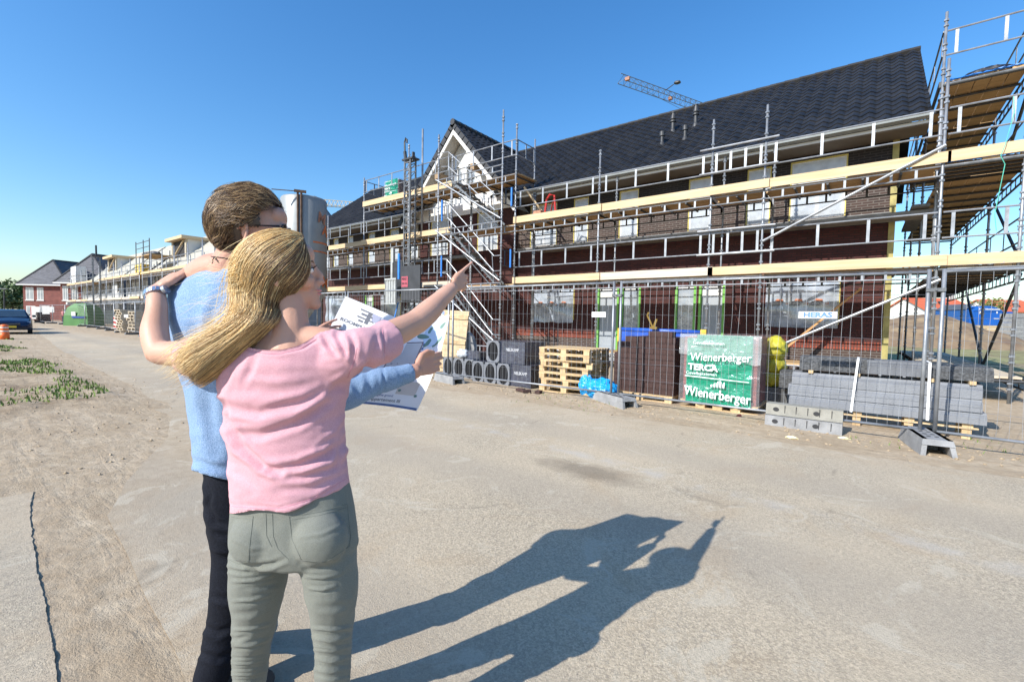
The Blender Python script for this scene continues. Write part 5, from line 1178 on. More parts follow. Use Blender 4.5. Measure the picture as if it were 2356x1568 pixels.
# finished brick houses with hipped roofs
bkf = brickmat('far_red_brick', (.19, .055, .045), (.26, .08, .06), (.16, .08, .07), .4, .12, .012)
def hip_house(label, px, d, w, zr, dpt=10, wins=(), ez=5.35):
    q = Q(px, 700, d); base = RZ @ Vector((q.x, q.y, 0)); t = thing('hipped_brick_house', label, 'house', base, YAW+R(4), local=True)
    m = MB(); m.use(bkf); m.box(0, w, 0, dpt, 0, ez); m.use(M_['darkin']); m.build('wall', None, t)
    r_ = MB(); o = .5; ap = Vector((w*.36, 2.4, zr)); ap2 = Vector((w*.5, dpt-3.4, zr))
    lit = mat('grey_roof_tiles', (.085, .085, .095), .55, 0, .3, 1.5, .6, 6, stretch=(1, 1, 4))
    bx = [(-o, -o, ez), (w+o, -o, ez), (w+o, dpt+o, ez), (-o, dpt+o, ez)]
    r_.use(lit)
    V = [Vector(p) for p in bx]
    def tiled(a, b_, c_, d_, n=18):
        for k in range(n):
            u0, u1 = k/n, (k+1)/n; p0, p1, p2, p3 = a.lerp(d_, u0), b_.lerp(c_, u0), b_.lerp(c_, u1), a.lerp(d_, u1); up_ = Vector((0, 0, .05)); r_.add([p0+up_, p1+up_, p2, p3], [(0, 1, 2, 3)]); r_.add([p0, p1, p1+up_, p0+up_], [(0, 1, 2, 3)])
    tiled(V[0], V[1], ap, ap); tiled(V[1], V[2], ap2, ap); tiled(V[2], V[3], ap2, ap2); tiled(V[3], V[0], ap, ap2)
    r_.use(M_['tilec'])
    for a, b_ in ((V[0], ap), (V[1], ap), (ap, ap2), (V[2], ap2)): r_.tube(a, b_+Vector((0, 0, .05)), .13, 5)
    r_.use(M_['white']); r_.box(-o, w+o, -o-.06, -o, ez-.18, ez); r_.box(w+o, w+o+.06, -o, dpt+o, ez-.18, ez); r_.build('roof', None, t)
    for a, b_, c_, d_ in wins:
        f = MB(); f.use(M_['white']); yy = -.03
        f.box(a, b_, yy, -.005, c_, d_); f.box(a-.1, b_+.1, yy-.06, yy, c_-.12, c_); fr = f.build('window', None, t)
        g_ = MB(); g_.use(M_['glass']); xm = (a+b_)/2
        g_.box(a+.1, xm-.05, yy-.008, yy-.002, c_+.12, d_-.1); g_.box(xm+.05, b_-.1, yy-.008, yy-.002, c_+.12, d_-.1); g_.build('pane', None, fr)
    return t
ww = [(.9, 1.9, 3.0, 4.9), (2.5, 3.3, 3.0, 4.9)]
hip_house('finished red brick house with hipped grey roof at the far left end of the street', 54, 69, 6.4, 9.3, wins=[(.4, 1.5, 3.0, 4.9), (2.0, 2.9, 3.0, 4.9), (.4, 1.7, .5, 2.1), (2.4, 3.0, .5, 2.1)])
hip_house('finished red brick house with hipped roof in front of the farthest one', 140, 63, 6.6, 9.6, wins=[(.3, 1.0, 2.9, 4.9), (1.5, 2.3, 2.9, 4.9), (2.9, 3.7, 2.9, 4.9), (4.4, 5.8, 2.9, 4.9), (1.7, 2.4, .4, 2.1), (3.2, 3.7, .4, 2.1), (4.7, 6.2, .1, 2.1)])
q = Q(163, 700, 63.0); b_ = RZ @ Vector((q.x, q.y, 0)); m = MB(); m.use(M_['white']); m.box(b_.x-2.4, b_.x+.4, b_.y-.4, b_.y+.5, 2.35, 2.65); tag(m.build('porch_canopy'), 'small white porch canopy between the two hipped brick houses', 'canopy')

# ------------------------------------------------------------------ trees
lf1 = mat('leaves_mid_green', (.055, .10, .025), .6, 0, .4, .8, col2=(.11, .17, .045)); lf2 = mat('leaves_dark_green', (.03, .06, .02), .6, 0, .4, .8, col2=(.07, .11, .03)); bark = mat('bark', (.09, .07, .05), .9)
def tree(label, base, h, r, lm, seed, n=1600, ls=.16, group=None):
    t = thing('tree', label, 'tree', base, group=group); rr = random.Random(seed); b = Vector(base)
    m = MB(); m.use(bark); tips = []
    m.path([b, b+Vector((.1, 0, h*.3)), b+Vector((0, .1, h*.62))], [h*.03, h*.022, h*.012], 7)
    for k in range(9):
        a = rr.uniform(0, 6.28); st_ = b+Vector((0, 0, h*rr.uniform(.25, .6))); tip = b+Vector((math.cos(a)*r*rr.uniform(.4, .85), math.sin(a)*r*rr.uniform(.4, .85), h*rr.uniform(.45, .9))); m.path([st_, st_.lerp(tip, .5)+Vector((0, 0, h*.04)), tip], [h*.012, h*.008, h*.003], 5); tips.append(tip)
    m.build('trunk', None, t)
    c = MB(); c.use(lm)
    cl_ = [(tp, rr.uniform(.28, .5)*r) for tp in tips]+[(b+Vector((rr.uniform(-.5, .5)*r, rr.uniform(-.5, .5)*r, h*rr.uniform(.5, .88))), rr.uniform(.3, .5)*r) for k in range(12)]
    for k in range(n):
        cc, cr = rr.choice(cl_); d = Vector((rr.gauss(0, 1), rr.gauss(0, 1), rr.gauss(0, .8))); d = d.normalized()*cr*rr.uniform(.5, 1.08); p = cc+d; s = ls*rr.uniform(.6, 1.5)
        u = Vector((rr.gauss(0, 1), rr.gauss(0, 1), rr.gauss(0, .6))).normalized()*s; v = u.cross(Vector((rr.gauss(0, 1), rr.gauss(0, 1), rr.gauss(0, 1)))).normalized()*s*.6
        c.add([p-u, p+v, p+u, p-v], [(0, 1, 2, 3)])
    c.build('crown', None, t); return t
tl = ['far green tree at the left edge behind the lamp post', 'far green tree next to the left edge', 'far green tree just left of the brick house', 'round far tree touching the brick house corner', 'lowest far tree behind the parked car', 'pale far tree behind the lamp']
for i, (px, d, h, r) in enumerate([(-10, 95, 6.5, 4), (18, 110, 7.0, 4), (44, 100, 7.5, 4.2), (62, 92, 7.2, 4), (28, 88, 5.2, 3.4), (2, 120, 8.2, 4.5)]):
    q = Q(px, 700, d); b_ = RZ @ Vector((q.x, q.y, 0)); tree(tl[i], b_, h, r, lf1 if i % 2 else lf2, i, 1500, .30, 'trees at the end of the street')
q = Q(2268, 720, 62); b_ = RZ @ Vector((q.x, q.y, 0)); tree('leafy tree between the two orange roofs at the right', b_, 5.8, 2.2, mat('leaves_olive', (.13, .14, .03), .6, 0, .4, .8, col2=(.20, .20, .06)), 21, 1500, .14)

# ------------------------------------------------------------------ street lamp, cars, bollard
q = Q(10, 700, 52); lb = RZ @ Vector((q.x, q.y, 0)); t = thing('street_lamp', 'slim street lamp with a flat curved head at the left edge', 'street lamp', lb); zt_ = Q(10, 664, 52).z
m = MB(); m.use(M_['blackst']); m.path([lb, lb+Vector((0, 0, zt_-.35)), lb+Vector((.08, .1, zt_-.1)), lb+Vector((.05, .05, zt_))], [.08, .06, .05, .05], 8); m.build('post', None, t)
m = MB(); m.use(M_['galvd']); rx = RZ @ Vector((1, 0, 0)); m.bar(lb+Vector((0, 0, zt_))-rx*.75, lb+Vector((0, 0, zt_))+rx*.45, .3, .10); m.build('lamp_head', None, t)
def car(label, px, d, rz, body, with_plate=True, name='parked_car'):
    q = Q(px, 720, d); base = RZ @ Vector((q.x, q.y, 0)); t = thing(name, label, 'car', base, rz, local=True)
    # local: front faces -Y, x across
    m = MB(); m.use(body); m.smooth = True
    secs = [(-2.05, .30, .62, .72), (-1.95, .22, .72, .84), (-1.6, .20, .80, .89), (-1.0, .20, .93, .90), (-.75, .20, .97, .90), (1.5, .22, .98, .90), (2.0, .25, .95, .86), (2.15, .35, .85, .78)]
    rows = []
    for y, z0, z1, w_ in secs: rows.append([(-w_*.86, y, z0), (-w_, y, z0+.12), (-w_, y, z1-.22), (-w_*.93, y, z1-.05), (-w_*.7, y, z1), (0, y, z1+.03), (w_*.7, y, z1), (w_*.93, y, z1-.05), (w_, y, z1-.22), (w_, y, z0+.12), (w_*.86, y, z0)])
    n = len(rows[0]); vs = [p for r_ in rows for p in r_]; fs = [(i*n+k, i*n+k+1, (i+1)*n+k+1, (i+1)*n+k) for i in range(len(rows)-1) for k in range(n-1)]; fs += [tuple(range(n))[::-1], tuple((len(rows)-1)*n+k for k in range(n))]; m.add(vs, fs)
    cab = [(-.85, .95, .80), (-.15, 1.36, .62), (.3, 1.44, .60), (1.1, 1.42, .60), (1.95, 1.0, .74)]
    vs = []; 
    for y, z, w_ in cab: vs += [(-.82, y, .93), (-w_, y, z), (w_, y, z), (.82, y, .93)]
    m.add(vs, [(i*4+k, i*4+k+1, (i+1)*4+k+1, (i+1)*4+k) for i in range(len(cab)-1) for k in range(3)]+[(0, 1, 2, 3), (16, 19, 18, 17)]); bd = fixn(m.build('body', None, t))
    m = MB(); m.use(mat('car_glass', (.03, .05, .07), .06, 0, .1, 2, spec=1)); m.add([(-.70, -.80, 1.0), (.70, -.80, 1.0), (.56, -.20, 1.36), (-.56, -.20, 1.36)], [(0, 1, 2, 3)])
    for sx in (-1, 1): m.add([(sx*.815, -.5, 1.0), (sx*.815, 1.6, 1.0), (sx*.63, 1.1, 1.36), (sx*.63, -.1, 1.36)], [(0, 1, 2, 3)])
    m.build('windscreen', None, t)
    for sx in (-1, 1):
        m = MB(); m.use(mat('headlight_glass', (.55, .6, .65), .1, .2)); m.prism([(sx*.50, -2.02, .60), (sx*.82, -1.88, .64), (sx*.84, -1.78, .74), (sx*.55, -1.96, .71)], (0, .06, 0)); m.build('headlight', None, t)
        m = MB(); m.use(body); m.box(sx*.90 if sx > 0 else -1.06, 1.06 if sx > 0 else -.90, -.75, -.60, .98, 1.12); m.build('wing_mirror', None, t)
        for yy in (-1.3, 1.35):
            m = MB(); m.use(M_['rubber']); Mx = Matrix.Translation((sx*.80, yy, .32)) @ Matrix.Rotation(R(90), 4, 'Y'); vs = [Mx @ Vector((.32*math.cos(k*math.pi/10), .32*math.sin(k*math.pi/10), -.1)) for k in range(20)]; dd = Mx.to_3x3() @ Vector((0, 0, .2)); m.prism(vs, dd); wh = m.build('wheel', None, t)
            m = MB(); m.use(M_['galv']); vs = [Mx @ Vector((.2*math.cos(k*math.pi/10), .2*math.sin(k*math.pi/10), -.105)) for k in range(20)]; m.prism(vs, dd*1.05); m.build('rim', None, wh)
    m = MB(); m.use(M_['rubber']); m.box(-.42, .42, -2.09, -2.04, .50, .64); m.box(-.7, .7, -2.07, -2.03, .28, .38); m.use(M_['galv']); m.bar((-.40, -2.10, .52), (.40, -2.10, .63), .03, .02); m.build('grille', None, t)
    if with_plate: m = MB(); m.use(mat('yellow_plate', (.75, .55, .05), .5)); m.box(-.27, .27, -2.12, -2.09, .38, .49); m.build('number_plate', None, t)
    return t
navy = mat('navy_car_paint', (.010, .02, .055), .22, .3, .1, 1, spec=.8)
car('dark navy hatchback parked facing the road at the left edge', 24, 27.5, R(84), navy)
car('black car with its roof showing behind the navy hatchback', 14, 33, R(95), mat('black_car_paint', (.012, .013, .015), .3, .2), False)
q = Q(9, 720, 21.5); bb = RZ @ Vector((q.x, q.y, 0)); t = thing('road_bollard', 'orange and white plastic bollard in front of the navy car', 'bollard', bb); m = MB(); m.use(M_['orange']); m.smooth = True
m.lathe([(.17, 0), (.17, .30), (.15, .31)], bb, 16, True); m.lathe([(.145, .30), (.145, .36)], bb, 16, False)
m.lathe([(.14, .42), (.14, .53)], bb, 16, False); m.lathe([(.14, .59), (.14, .66), (.10, .70), (0, .71)], bb, 16, False); m.use(M_['white']); m.lathe([(.145, .36), (.14, .42)], bb, 16, False); m.lathe([(.141, .53), (.14, .59)], bb, 16, False); m.build('body', None, t)

# ------------------------------------------------------------------ green bottle container, distant people, pallets, notice boards
q = Q(195, 745, 45); gb_ = RZ @ Vector((q.x, q.y, 0)); t = thing('bottle_bank', 'green tapered bottle container behind the far fence', 'container', gb_, YAW, local=True)
m = MB(); gm = mat('green_container', (.07, .20, .05), .5, 0, .15, 1); m.use(gm); w = 1.15; m.smooth = False
prof = [(1.2, 0), (1.15, 1.0), (.95, 1.75), (.55, 2.15), (.1, 2.2)]
for k in range(4):
    (a, z0), (b2, z1) = prof[k], prof[k+1]; ya, yb = a*.8, b2*.8
    A4 = [(-a, -ya, z0), (a, -ya, z0), (a, ya, z0), (-a, ya, z0)]; B4 = [(-b2, -yb, z1), (b2, -yb, z1), (b2, yb, z1), (-b2, yb, z1)]; m.add(A4+B4, [(j, (j+1) % 4, 4+(j+1) % 4, 4+j) for j in range(4)])
m.build('shell', None, t); m = MB(); m.use(M_['white']); m.box(-.35, .05, -.99, -.95, .95, 1.35); m.use(mat('sign_navy', (.03, .07, .3), .5)); m.box(-.3, 1.0, -1.0, -.955, .75, .92); m.build('notice', None, t)
m = MB(); m.use(M_['galv']); m.path([(-.2, 0, 2.2), (-.1, 0, 2.35), (.1, 0, 2.35), (.2, 0, 2.2)], .04, 5); m.build('lifting_eye', None, t)
# distant people as skinned bodies
def mini_person(label, px, d, top, trs, hairc, h=1.7, turn=0):
    q = Q(px, 745, d); b_ = RZ @ Vector((q.x, q.y, 0)); t = thing('person', label, 'person', b_, YAW+turn, local=True); k = h/1.7
    sk_ = mat('skin_far', (.50, .30, .22), .6)
    m = MB(); m.smooth = True
    def part(pts, rs, mm, n=8): m.use(mm); m.path([Vector(p)*k for p in pts], [r_*k for r_ in rs], n)
    part([(0, 0, 1.40), (0, 0, 1.5), (0, -.01, 1.56), (0, 0, 1.66), (0, 0, 1.71)], [.055, .05, .085, .09, .03], sk_)
    for sx in (-1, 1): part([(sx*.19, 0, 1.38), (sx*.24, .02, 1.12), (sx*.22, -.08, .90), (sx*.21, -.10, .82)], [.05, .042, .033, .03], sk_, 7)
    part([(0, 0, .86), (0, 0, 1.2), (0, 0, 1.42)], [.13, .14, .06], sk_)
    m.build('body', None, t)
    c_ = MB(); c_.smooth = True; c_.use(top); c_.path([Vector(p)*k for p in [(0, 0, .84), (0, 0, 1.05), (0, 0, 1.30), (0, 0, 1.42), (0, 0, 1.45)]], [r_*k for r_ in (.165, .15, .185, .13, .06)], 12)
    for sx in (-1, 1): c_.path([Vector(p)*k for p in [(sx*.14, 0, 1.38), (sx*.22, 0, 1.30), (sx*.25, .02, 1.12)]], [.07*k, .062*k, .055*k], 8)
    c_.build('shirt', None, t)
    c_ = MB(); c_.smooth = True; c_.use(trs)
    for sx in (-1, 1): c_.path([Vector(p)*k for p in [(sx*.07, 0, .9), (sx*.09, 0, .75), (sx*.10, 0, .45), (sx*.10, .02, .06)]], [.11*k, .095*k, .07*k, .06*k], 8)
    c_.build('trousers', None, t)
    c_ = MB(); c_.use(hairc); lump(c_, (0, .02, 1.64*k), .10, .11, .10, 2, .2, 2, 1, False, False); c_.build('hair', None, t)
    c_ = MB(); c_.use(M_['rubber'])
    for sx in (-1, 1): c_.box(sx*.10-.045, sx*.10+.045, -.16, .08, 0, .07)
    c_.build('shoes', None, t)
pink = mat('far_pink_cloth', (.62, .25, .24), .8); lblu = mat('far_light_blue_cloth', (.35, .50, .62), .8); jean = mat('far_jeans', (.06, .08, .13), .8); wht = mat('far_white_cloth', (.7, .66, .64), .8); hb = mat('far_brown_hair', (.07, .045, .03), .8)
mini_person('distant person in a pink top and jeans at the far fence', 147, 53, pink, jean, hb, 1.62); mini_person('distant person in a white and pink shirt at the far fence', 156, 52, wht, jean, hb, 1.66, .5)
mini_person('distant person in a light blue shirt and pale trousers at the far fence', 170, 53, lblu, mat('far_pale_trousers', (.45, .52, .60), .8), hb, 1.68); mini_person('distant person in a turquoise top behind the pink one', 151, 55, mat('far_teal', (.10, .38, .42), .8), jean, hb, 1.72)
# stacks behind the far fence
def far_stack(px, d, n, w, hh, mm, name, lb, wid=1.4, grp=None):
    q = Q(px, 745, d); b_ = RZ @ Vector((q.x, q.y, 0)); oc = ['bottom', 'second lowest', 'third lowest', 'fourth lowest', 'fifth lowest', 'sixth lowest', 'seventh lowest', 'eighth lowest', 'ninth lowest', 'tenth lowest', 'topmost']
    src = MB(); src.use(mm); src.box(-w/2, w/2, -wid/2, wid/2, hh*.75, hh*.95); 
    for k in range(3): src.box(-w/2+(w-.12)*k/2, -w/2+(w-.12)*k/2+.12, -wid/2+.01, wid/2-.01, 0.01, hh*.74)
    ms = src.build(name)
    for k in range(n):
        o = ms if k == 0 else ms.copy()
        if k: SC.collection.objects.link(o)
        o.location = b_+Vector((random.uniform(-.06, .06), random.uniform(-.06, .06), k*hh)); tag(o, (oc[-1] if k == n-1 else oc[k])+' '+lb, name.replace('_', ' '), grp)
far_stack(298, 31.5, 9, 1.5, .175, M_['deckt'], 'pallet', 'pallet of the grey stack behind the far fence', 1.2, 'grey pallets behind the far fence')
far_stack(324, 30, 7, 1.8, .21, M_['deckt'], 'timber_bundle', 'timber bundle beside the raised forearm', 1.0, 'timber bundles behind the far fence')
far_stack(100, 60, 6, 2.0, .2, M_['brickp'], 'board_stack', 'dark board stack behind the far fence near the car', 1.2, 'dark boards behind the far fence')
q = Q(290, 745, 50); b_ = RZ @ Vector((q.x, q.y, 0)); t = thing('skip_container', 'dark grey-green open skip behind the far fence', 'skip', b_, YAW, local=True); m = MB(); m.use(mat('skip_paint', (.05, .065, .06), .6, 0, .2, 2)); m.prism([(-2.2, -1, .1), (2.6, -1, .1), (3.2, -1, 1.7), (-2.8, -1, 1.7)], (0, 2.0, 0)); fixn(m.build('shell', None, t)); m = MB(); m.use(M_['blackst']); m.box(-2.9, 3.3, -1.06, -1.002, 1.6, 1.74); m.build('rim', None, t)
for i, (px, d, z, w, h_, lb) in enumerate([(83, 60, .3, 1.1, 1.6, 'tall white board with a red edge right of the navy car'), (107, 56, 1.0, .9, 1.0, 'white notice sheet on the far fence, left one'), (120, 55.5, 1.2, .6, .7, 'white notice sheet on the far fence, right one'), (291, 29.3, 1.05, .28, .2, 'tiny white sign on the fence before the pallets')]):
    q = Q(px, 745, d); b_ = RZ @ Vector((q.x, q.y, 0)); t = thing('notice_board', lb, 'notice', b_, YAW, local=True); m = MB(); m.use(M_['white']); m.box(-w/2, w/2, -.02, .02, z, z+h_); m.build('board', None, t)
    if i == 0: m = MB(); m.use(M_['red']); m.box(-w/2-.08, -w/2, -.03, .03, z, z+h_); m.build('edge', None, t)
q = Q(267, 752, 33); b_ = RZ @ Vector((q.x, q.y, 0)); t = thing('striped_marker', 'red and white striped marker board leaning behind the far fence', 'marker board', b_, YAW, local=True); m = MB(); m.use(M_['white']); m.box(-.16, .16, -.02, .02, .2, 1.1); m.build('board', None, t); m = MB(); m.use(M_['red'])
for k in range(3): m.prism([(-.16, -.024, .3+k*.3), (.16, -.024, .2+k*.3), (.16, -.024, .34+k*.3), (-.16, -.024, .44+k*.3)], (0, .003, 0))
m.build('stripe', None, t)

# ------------------------------------------------------------------ behind the building at the right
oroof = mat('orange_clay_roof', (.50, .115, .05), .8, 0, .12, .8, .3, 5)
def back_house(label, px0, px1, d, ztop, zeave, tilt=0):
    a, b2 = Q(px0, 720, d), Q(px1, 720, d); t = thing('orange_roof_house', label, 'house', RZ @ Vector((a.x, a.y, 0)), YAW+tilt, local=True); w = (b2.x-a.x)
    m = MB(); m.use(M_['white']); m.box(0, w, 0, 8, 0, zeave-.05); m.add([(0, 0, zeave-.05), (0, 8, zeave-.05), (0, 4, ztop-.1)], [(0, 1, 2)]); m.add([(w, 0, zeave-.05), (w, 8, zeave-.05), (w, 4, ztop-.1)], [(0, 1, 2)]); m.build('wall', None, t)
    r_ = MB(); r_.use(oroof); r_.prism([(-.3, -.4, zeave), (-.3, 4, ztop), (-.3, 8.4, zeave), (-.3, 8.4, zeave-.2), (-.3, 4, ztop-.2), (-.3, -.4, zeave-.2)], (w+.6, 0, 0)); rf_ = fixn(r_.build('roof', None, t))
    m = MB(); m.use(M_['offw']); m.box(w-.8, w, 3.6, 4.6, ztop-.6, ztop+.8); m.build('chimney', None, rf_)
    n = max(2, int(w/2.5))
    for k in range(n):
        x = w*(k+.5)/n; f = MB(); f.use(M_['glass']); f.box(x-.5, x+.5, -.03, .0, 1.0 if k % 2 else .2, 2.2); f.build('window', None, t)
        if k % 2: 
            f = MB(); f.use(M_['rubber']); u = .45; yy, z_ = -.4+4.4*u, zeave+(ztop-zeave)*u; f.prism([(x-.35, yy-.5, z_-.42), (x+.35, yy-.5, z_-.42), (x+.35, yy+.4, z_+.5), (x-.35, yy+.4, z_+.5)], (0, -.06, .06)); f.build('roof_window', None, rf_)
    return t
D0 = 75
zt_, ze_ = Q(2180, 686, D0+4).z, Q(2180, 713, D0).z
back_house('white house with an orange tiled roof left of the olive tree', 2128, 2243, D0, zt_, ze_)
zt_, ze_ = Q(2340, 690, D0+4).z, Q(2340, 716, D0).z
back_house('white house with an orange tiled roof right of the blue container', 2305, 2420, D0, zt_, ze_)
# blue container on a timber stack
q0, q1 = Q(2236, 750, 46), Q(2333, 750, 46); w = q1.x-q0.x; t = thing('blue_container', 'blue site container with a curved roof standing on pale boards at the right', 'container', RZ @ Vector((q0.x, q0.y, 1.75)), YAW, local=True)
blm = mat('container_blue', (.012, .11, .42), .5, 0, .12, .8); m = MB(); m.use(blm); hz = Q(2280, 716, 46).z-1.75
m.box(0, w, 0, 2.4, 0, hz); 
for k in range(26): m.box(w*k/26+.03, w*k/26+w/52, -.03, 0, .06, hz-.05)
m.build('body', None, t); m = MB(); m.use(blm); tp = [(w*k/10*.72, -.05, hz+.55*math.sin(math.pi*k/10)) for k in range(11)]; m.prism(tp+[(w*.72, -.05, hz), (0, -.05, hz)], (0, 2.5, 0)); fixn(m.build('roof', None, t))
m = MB(); m.use(M_['white']); m.box(w*.50, w*.62, -.045, -.03, hz*.45, hz*.52); m.box(w*.78, w*.86, -.045, -.03, hz*.45, hz*.52); m.box(w*.15, w*.18, -.045, -.03, hz*.8, hz); m.box(w*.55, w*.58, -.045, -.03, hz*.85, hz+.1); m.build('label_plate', None, t)
text('CONTAINERVERHUUR', .26, Matrix.Translation((w*.37, -.065, hz+.20)) @ Matrix.Rotation(R(90), 4, 'X'), M_['white'], t, sx=1.1) if False else None
m = MB(); m.use(M_['white'])
rr = random.Random(2)
for k in range(16): x = w*.13+k*w*.031; m.box(x, x+w*.02, -.07, -.052, hz+.14, hz+.14+rr.uniform(.10, .16))
m.build('lettering', None, t)
q = Q(2225, 740, 46.5); m = MB(); m.use(mat('dark_blue_side', (.02, .09, .28), .5)); b_ = RZ @ Vector((q.x, q.y, 0)); t = thing('blue_cabin', 'darker blue cabin half hidden at the left of the blue container', 'cabin', b_, YAW, local=True); m.box(-.5, .45, -.2, 3, 0, 3.3); m.build('body', None, t); m = MB(); m.use(M_['galvd']); m.add([(-.6, -.3, 3.3), (.45, -.3, 3.9), (.45, 3, 3.9), (-.6, 3, 3.3)], [(0, 1, 2, 3)]); m.build('roof', None, t)
q0 = Q(2238, 750, 45.6); t = thing('board_stack', 'stack of pale boards under the blue container', 'board stack', RZ @ Vector((q0.x, q0.y, 0)), YAW, local=True)
for k in range(5): m = MB(); m.use(M_['toe']); m.box(0, w*.93, 0, 2.4, .05+k*.34, .05+k*.34+.31); m.build('board', None, t)
q0 = Q(2290, 775, 44); b_ = RZ @ Vector((q0.x, q0.y, 0)); t = thing('yellow_site_frame', 'yellow steel site frame lying in front of the pale boards', 'steel frame', b_, YAW, local=True); m = MB(); m.use(mat('bright_yellow_steel', (.80, .55, .03), .5))
for z in (.55, .75, .95): m.bar((-2.0, 0, z), (1.6, 0, z-.05), .09, .07)
m.bar((1.5, 0, 0), (1.5, 0, 1.0), .12, .1); m.bar((-2, 0, .5), (-1.4, 0, 1.0), .09, .07); m.build('frame', None, t)
m = MB(); m.use(mat('teal_bin', (.03, .22, .16), .5)); q0 = Q(2316, 780, 43.5); b_ = RZ @ Vector((q0.x, q0.y, 0)); m.lathe([(.3, 0), (.34, .55), (.2, .6)], b_, 10); tag(m.build('green_barrel'), 'small green barrel beside the yellow frame', 'barrel')
q0 = Q(2345, 750, 40); b_ = RZ @ Vector((q0.x, q0.y, 0)); t = thing('block_stack', 'grey block pallets stacked at the right edge', 'block stack', b_, YAW, local=True)
for k in range(7): m = MB(); m.use(M_['conc']); m.box(-.5, 1.4, 0, 1.2, .02+k*.40, .02+k*.40+.37); m.build('blocks', None, t)
# earth mound
q0 = Q(2105, 760, 36); b_ = RZ @ Vector((q0.x, q0.y, 0)); vs = []; fs = []; n = 60
for j in range(n+1):
    for i in range(n+1):
        u, v = i/n*2-1, j/n*2-1; rr_ = math.sqrt(u*u+v*v); h_ = max(0, 1-rr_**1.6); x, y = b_.x+u*7, b_.y+v*5.5
        z = 2.35*h_*(1+.25*noise.noise(Vector((u*1.8, v*1.8, 3))))+.22*noise.noise(Vector((x*.9, y*.9, 2)))*min(1, h_*4)+.08*noise.noise(Vector((x*3, y*3, 2)))*min(1, h_*4)-.06; vs.append((x, y, z))
for j in range(n):
    for i in range(n): fs.append((j*(n+1)+i, j*(n+1)+i+1, (j+1)*(n+1)+i+1, (j+1)*(n+1)+i))
m = MB(); m.smooth = True; m.add(vs, fs); struct(m.build('earth_mound', mat('brown_earth', (.15, .10, .065), .95, 0, .3, 1.2, .9, 6, col2=(.27, .20, .12), detail=8)), 'structure', 'brown earth mound behind the end scaffold')
# ------------------------------------------------------------------ people
def pj(v):
    w = Vector((v[0], v[1], v[2]-CAMH)); a, b_, c_ = w.dot(_r2), w.dot(_u2), w.dot(_f); return 1178+FPX*a/c_, 784-FPX*b_/c_
def loft(mb, secs, n=28, ex=2.0):
    """secs: (centre, half width, half depth, yaw of the width axis[, tilt])"""
    rows = []
    for s_ in secs:
        c_, a_, b_, ph = s_[:4]; tl_ = s_[4] if len(s_) > 4 else 0
        ax = Vector((math.cos(ph), math.sin(ph), tl_)); ay = Vector((-math.sin(ph), math.cos(ph), 0)); row = []
        for k in range(n):
            t = k*2*math.pi/n; cx, sy = math.cos(t), math.sin(t); cx = math.copysign(abs(cx)**(2/ex), cx); sy = math.copysign(abs(sy)**(2/ex), sy); row.append(Vector(c_)+ax*(a_*cx)+ay*(b_*sy))
        rows.append(row)
    vs = [p for r_ in rows for p in r_]; N = len(rows)
    mb.add(vs, [(i*n+k, i*n+(k+1) % n, (i+1)*n+(k+1) % n, (i+1)*n+k) for i in range(N-1) for k in range(n)]+[tuple(range(n))[::-1], tuple((N-1)*n+k for k in range(n))])
def ell(mb, c_, rx, ry, rz, M=None, sub=3):
    bm = bmesh.new(); bmesh.ops.create_icosphere(bm, subdivisions=sub, radius=1); vs = []
    for v in bm.verts:
        p = Vector((v.co.x*rx, v.co.y*ry, v.co.z*rz))+Vector(c_)
        vs.append(M @ p if M is not None else p)
    mb.add(vs, [[v.index for v in f.verts] for f in bm.faces]); bm.free()
def limb(mb, pts, rs, n=16):
    # rounded limb with Catmull-Rom interpolation between joints
    P = [Vector(p) for p in pts]; out = []; ro = []
    for i in range(len(P)-1):
        p0, p1, p2, p3 = P[max(i-1, 0)], P[i], P[i+1], P[min(i+2, len(P)-1)]
        for k in range(5):
            t = k/5; out.append(.5*((2*p1)+(p2-p0)*t+(2*p0-5*p1+4*p2-p3)*t*t+(-p0+3*p1-3*p2+p3)*t**3)); s_ = t*t*(3-2*t); ro.append(rs[i]*(1-s_)+rs[i+1]*s_)
    out.append(P[-1]); ro.append(rs[-1])
    d0 = (out[0]-out[1]).normalized(); d1 = (out[-1]-out[-2]).normalized()
    out = [out[0]+d0*ro[0]*.6]+out+[out[-1]+d1*ro[-1]*.6]; ro = [ro[0]*.55]+ro+[ro[-1]*.55]
    mb.path(out, ro, n)
def remesh(mb, vox, smooth_it=6, fac=.5):
    me = bpy.data.meshes.new('tmp'); me.from_pydata(mb.v, [], mb.f); me.update(); o = bpy.data.objects.new('tmp', me); SC.collection.objects.link(o)
    bm = bmesh.new(); bm.from_mesh(me); bmesh.ops.recalc_face_normals(bm, faces=bm.faces); bm.to_mesh(me); bm.free()
    r_ = o.modifiers.new('r', 'REMESH'); r_.mode = 'VOXEL'; r_.voxel_size = vox; r_.use_smooth_shade = True
    if smooth_it: s_ = o.modifiers.new('s', 'SMOOTH'); s_.iterations = smooth_it; s_.factor = fac
    bpy.context.view_layer.update(); m2 = bpy.data.meshes.new_from_object(o.evaluated_get(bpy.context.evaluated_depsgraph_get())); bpy.data.objects.remove(o); bpy.data.meshes.remove(me); return m2
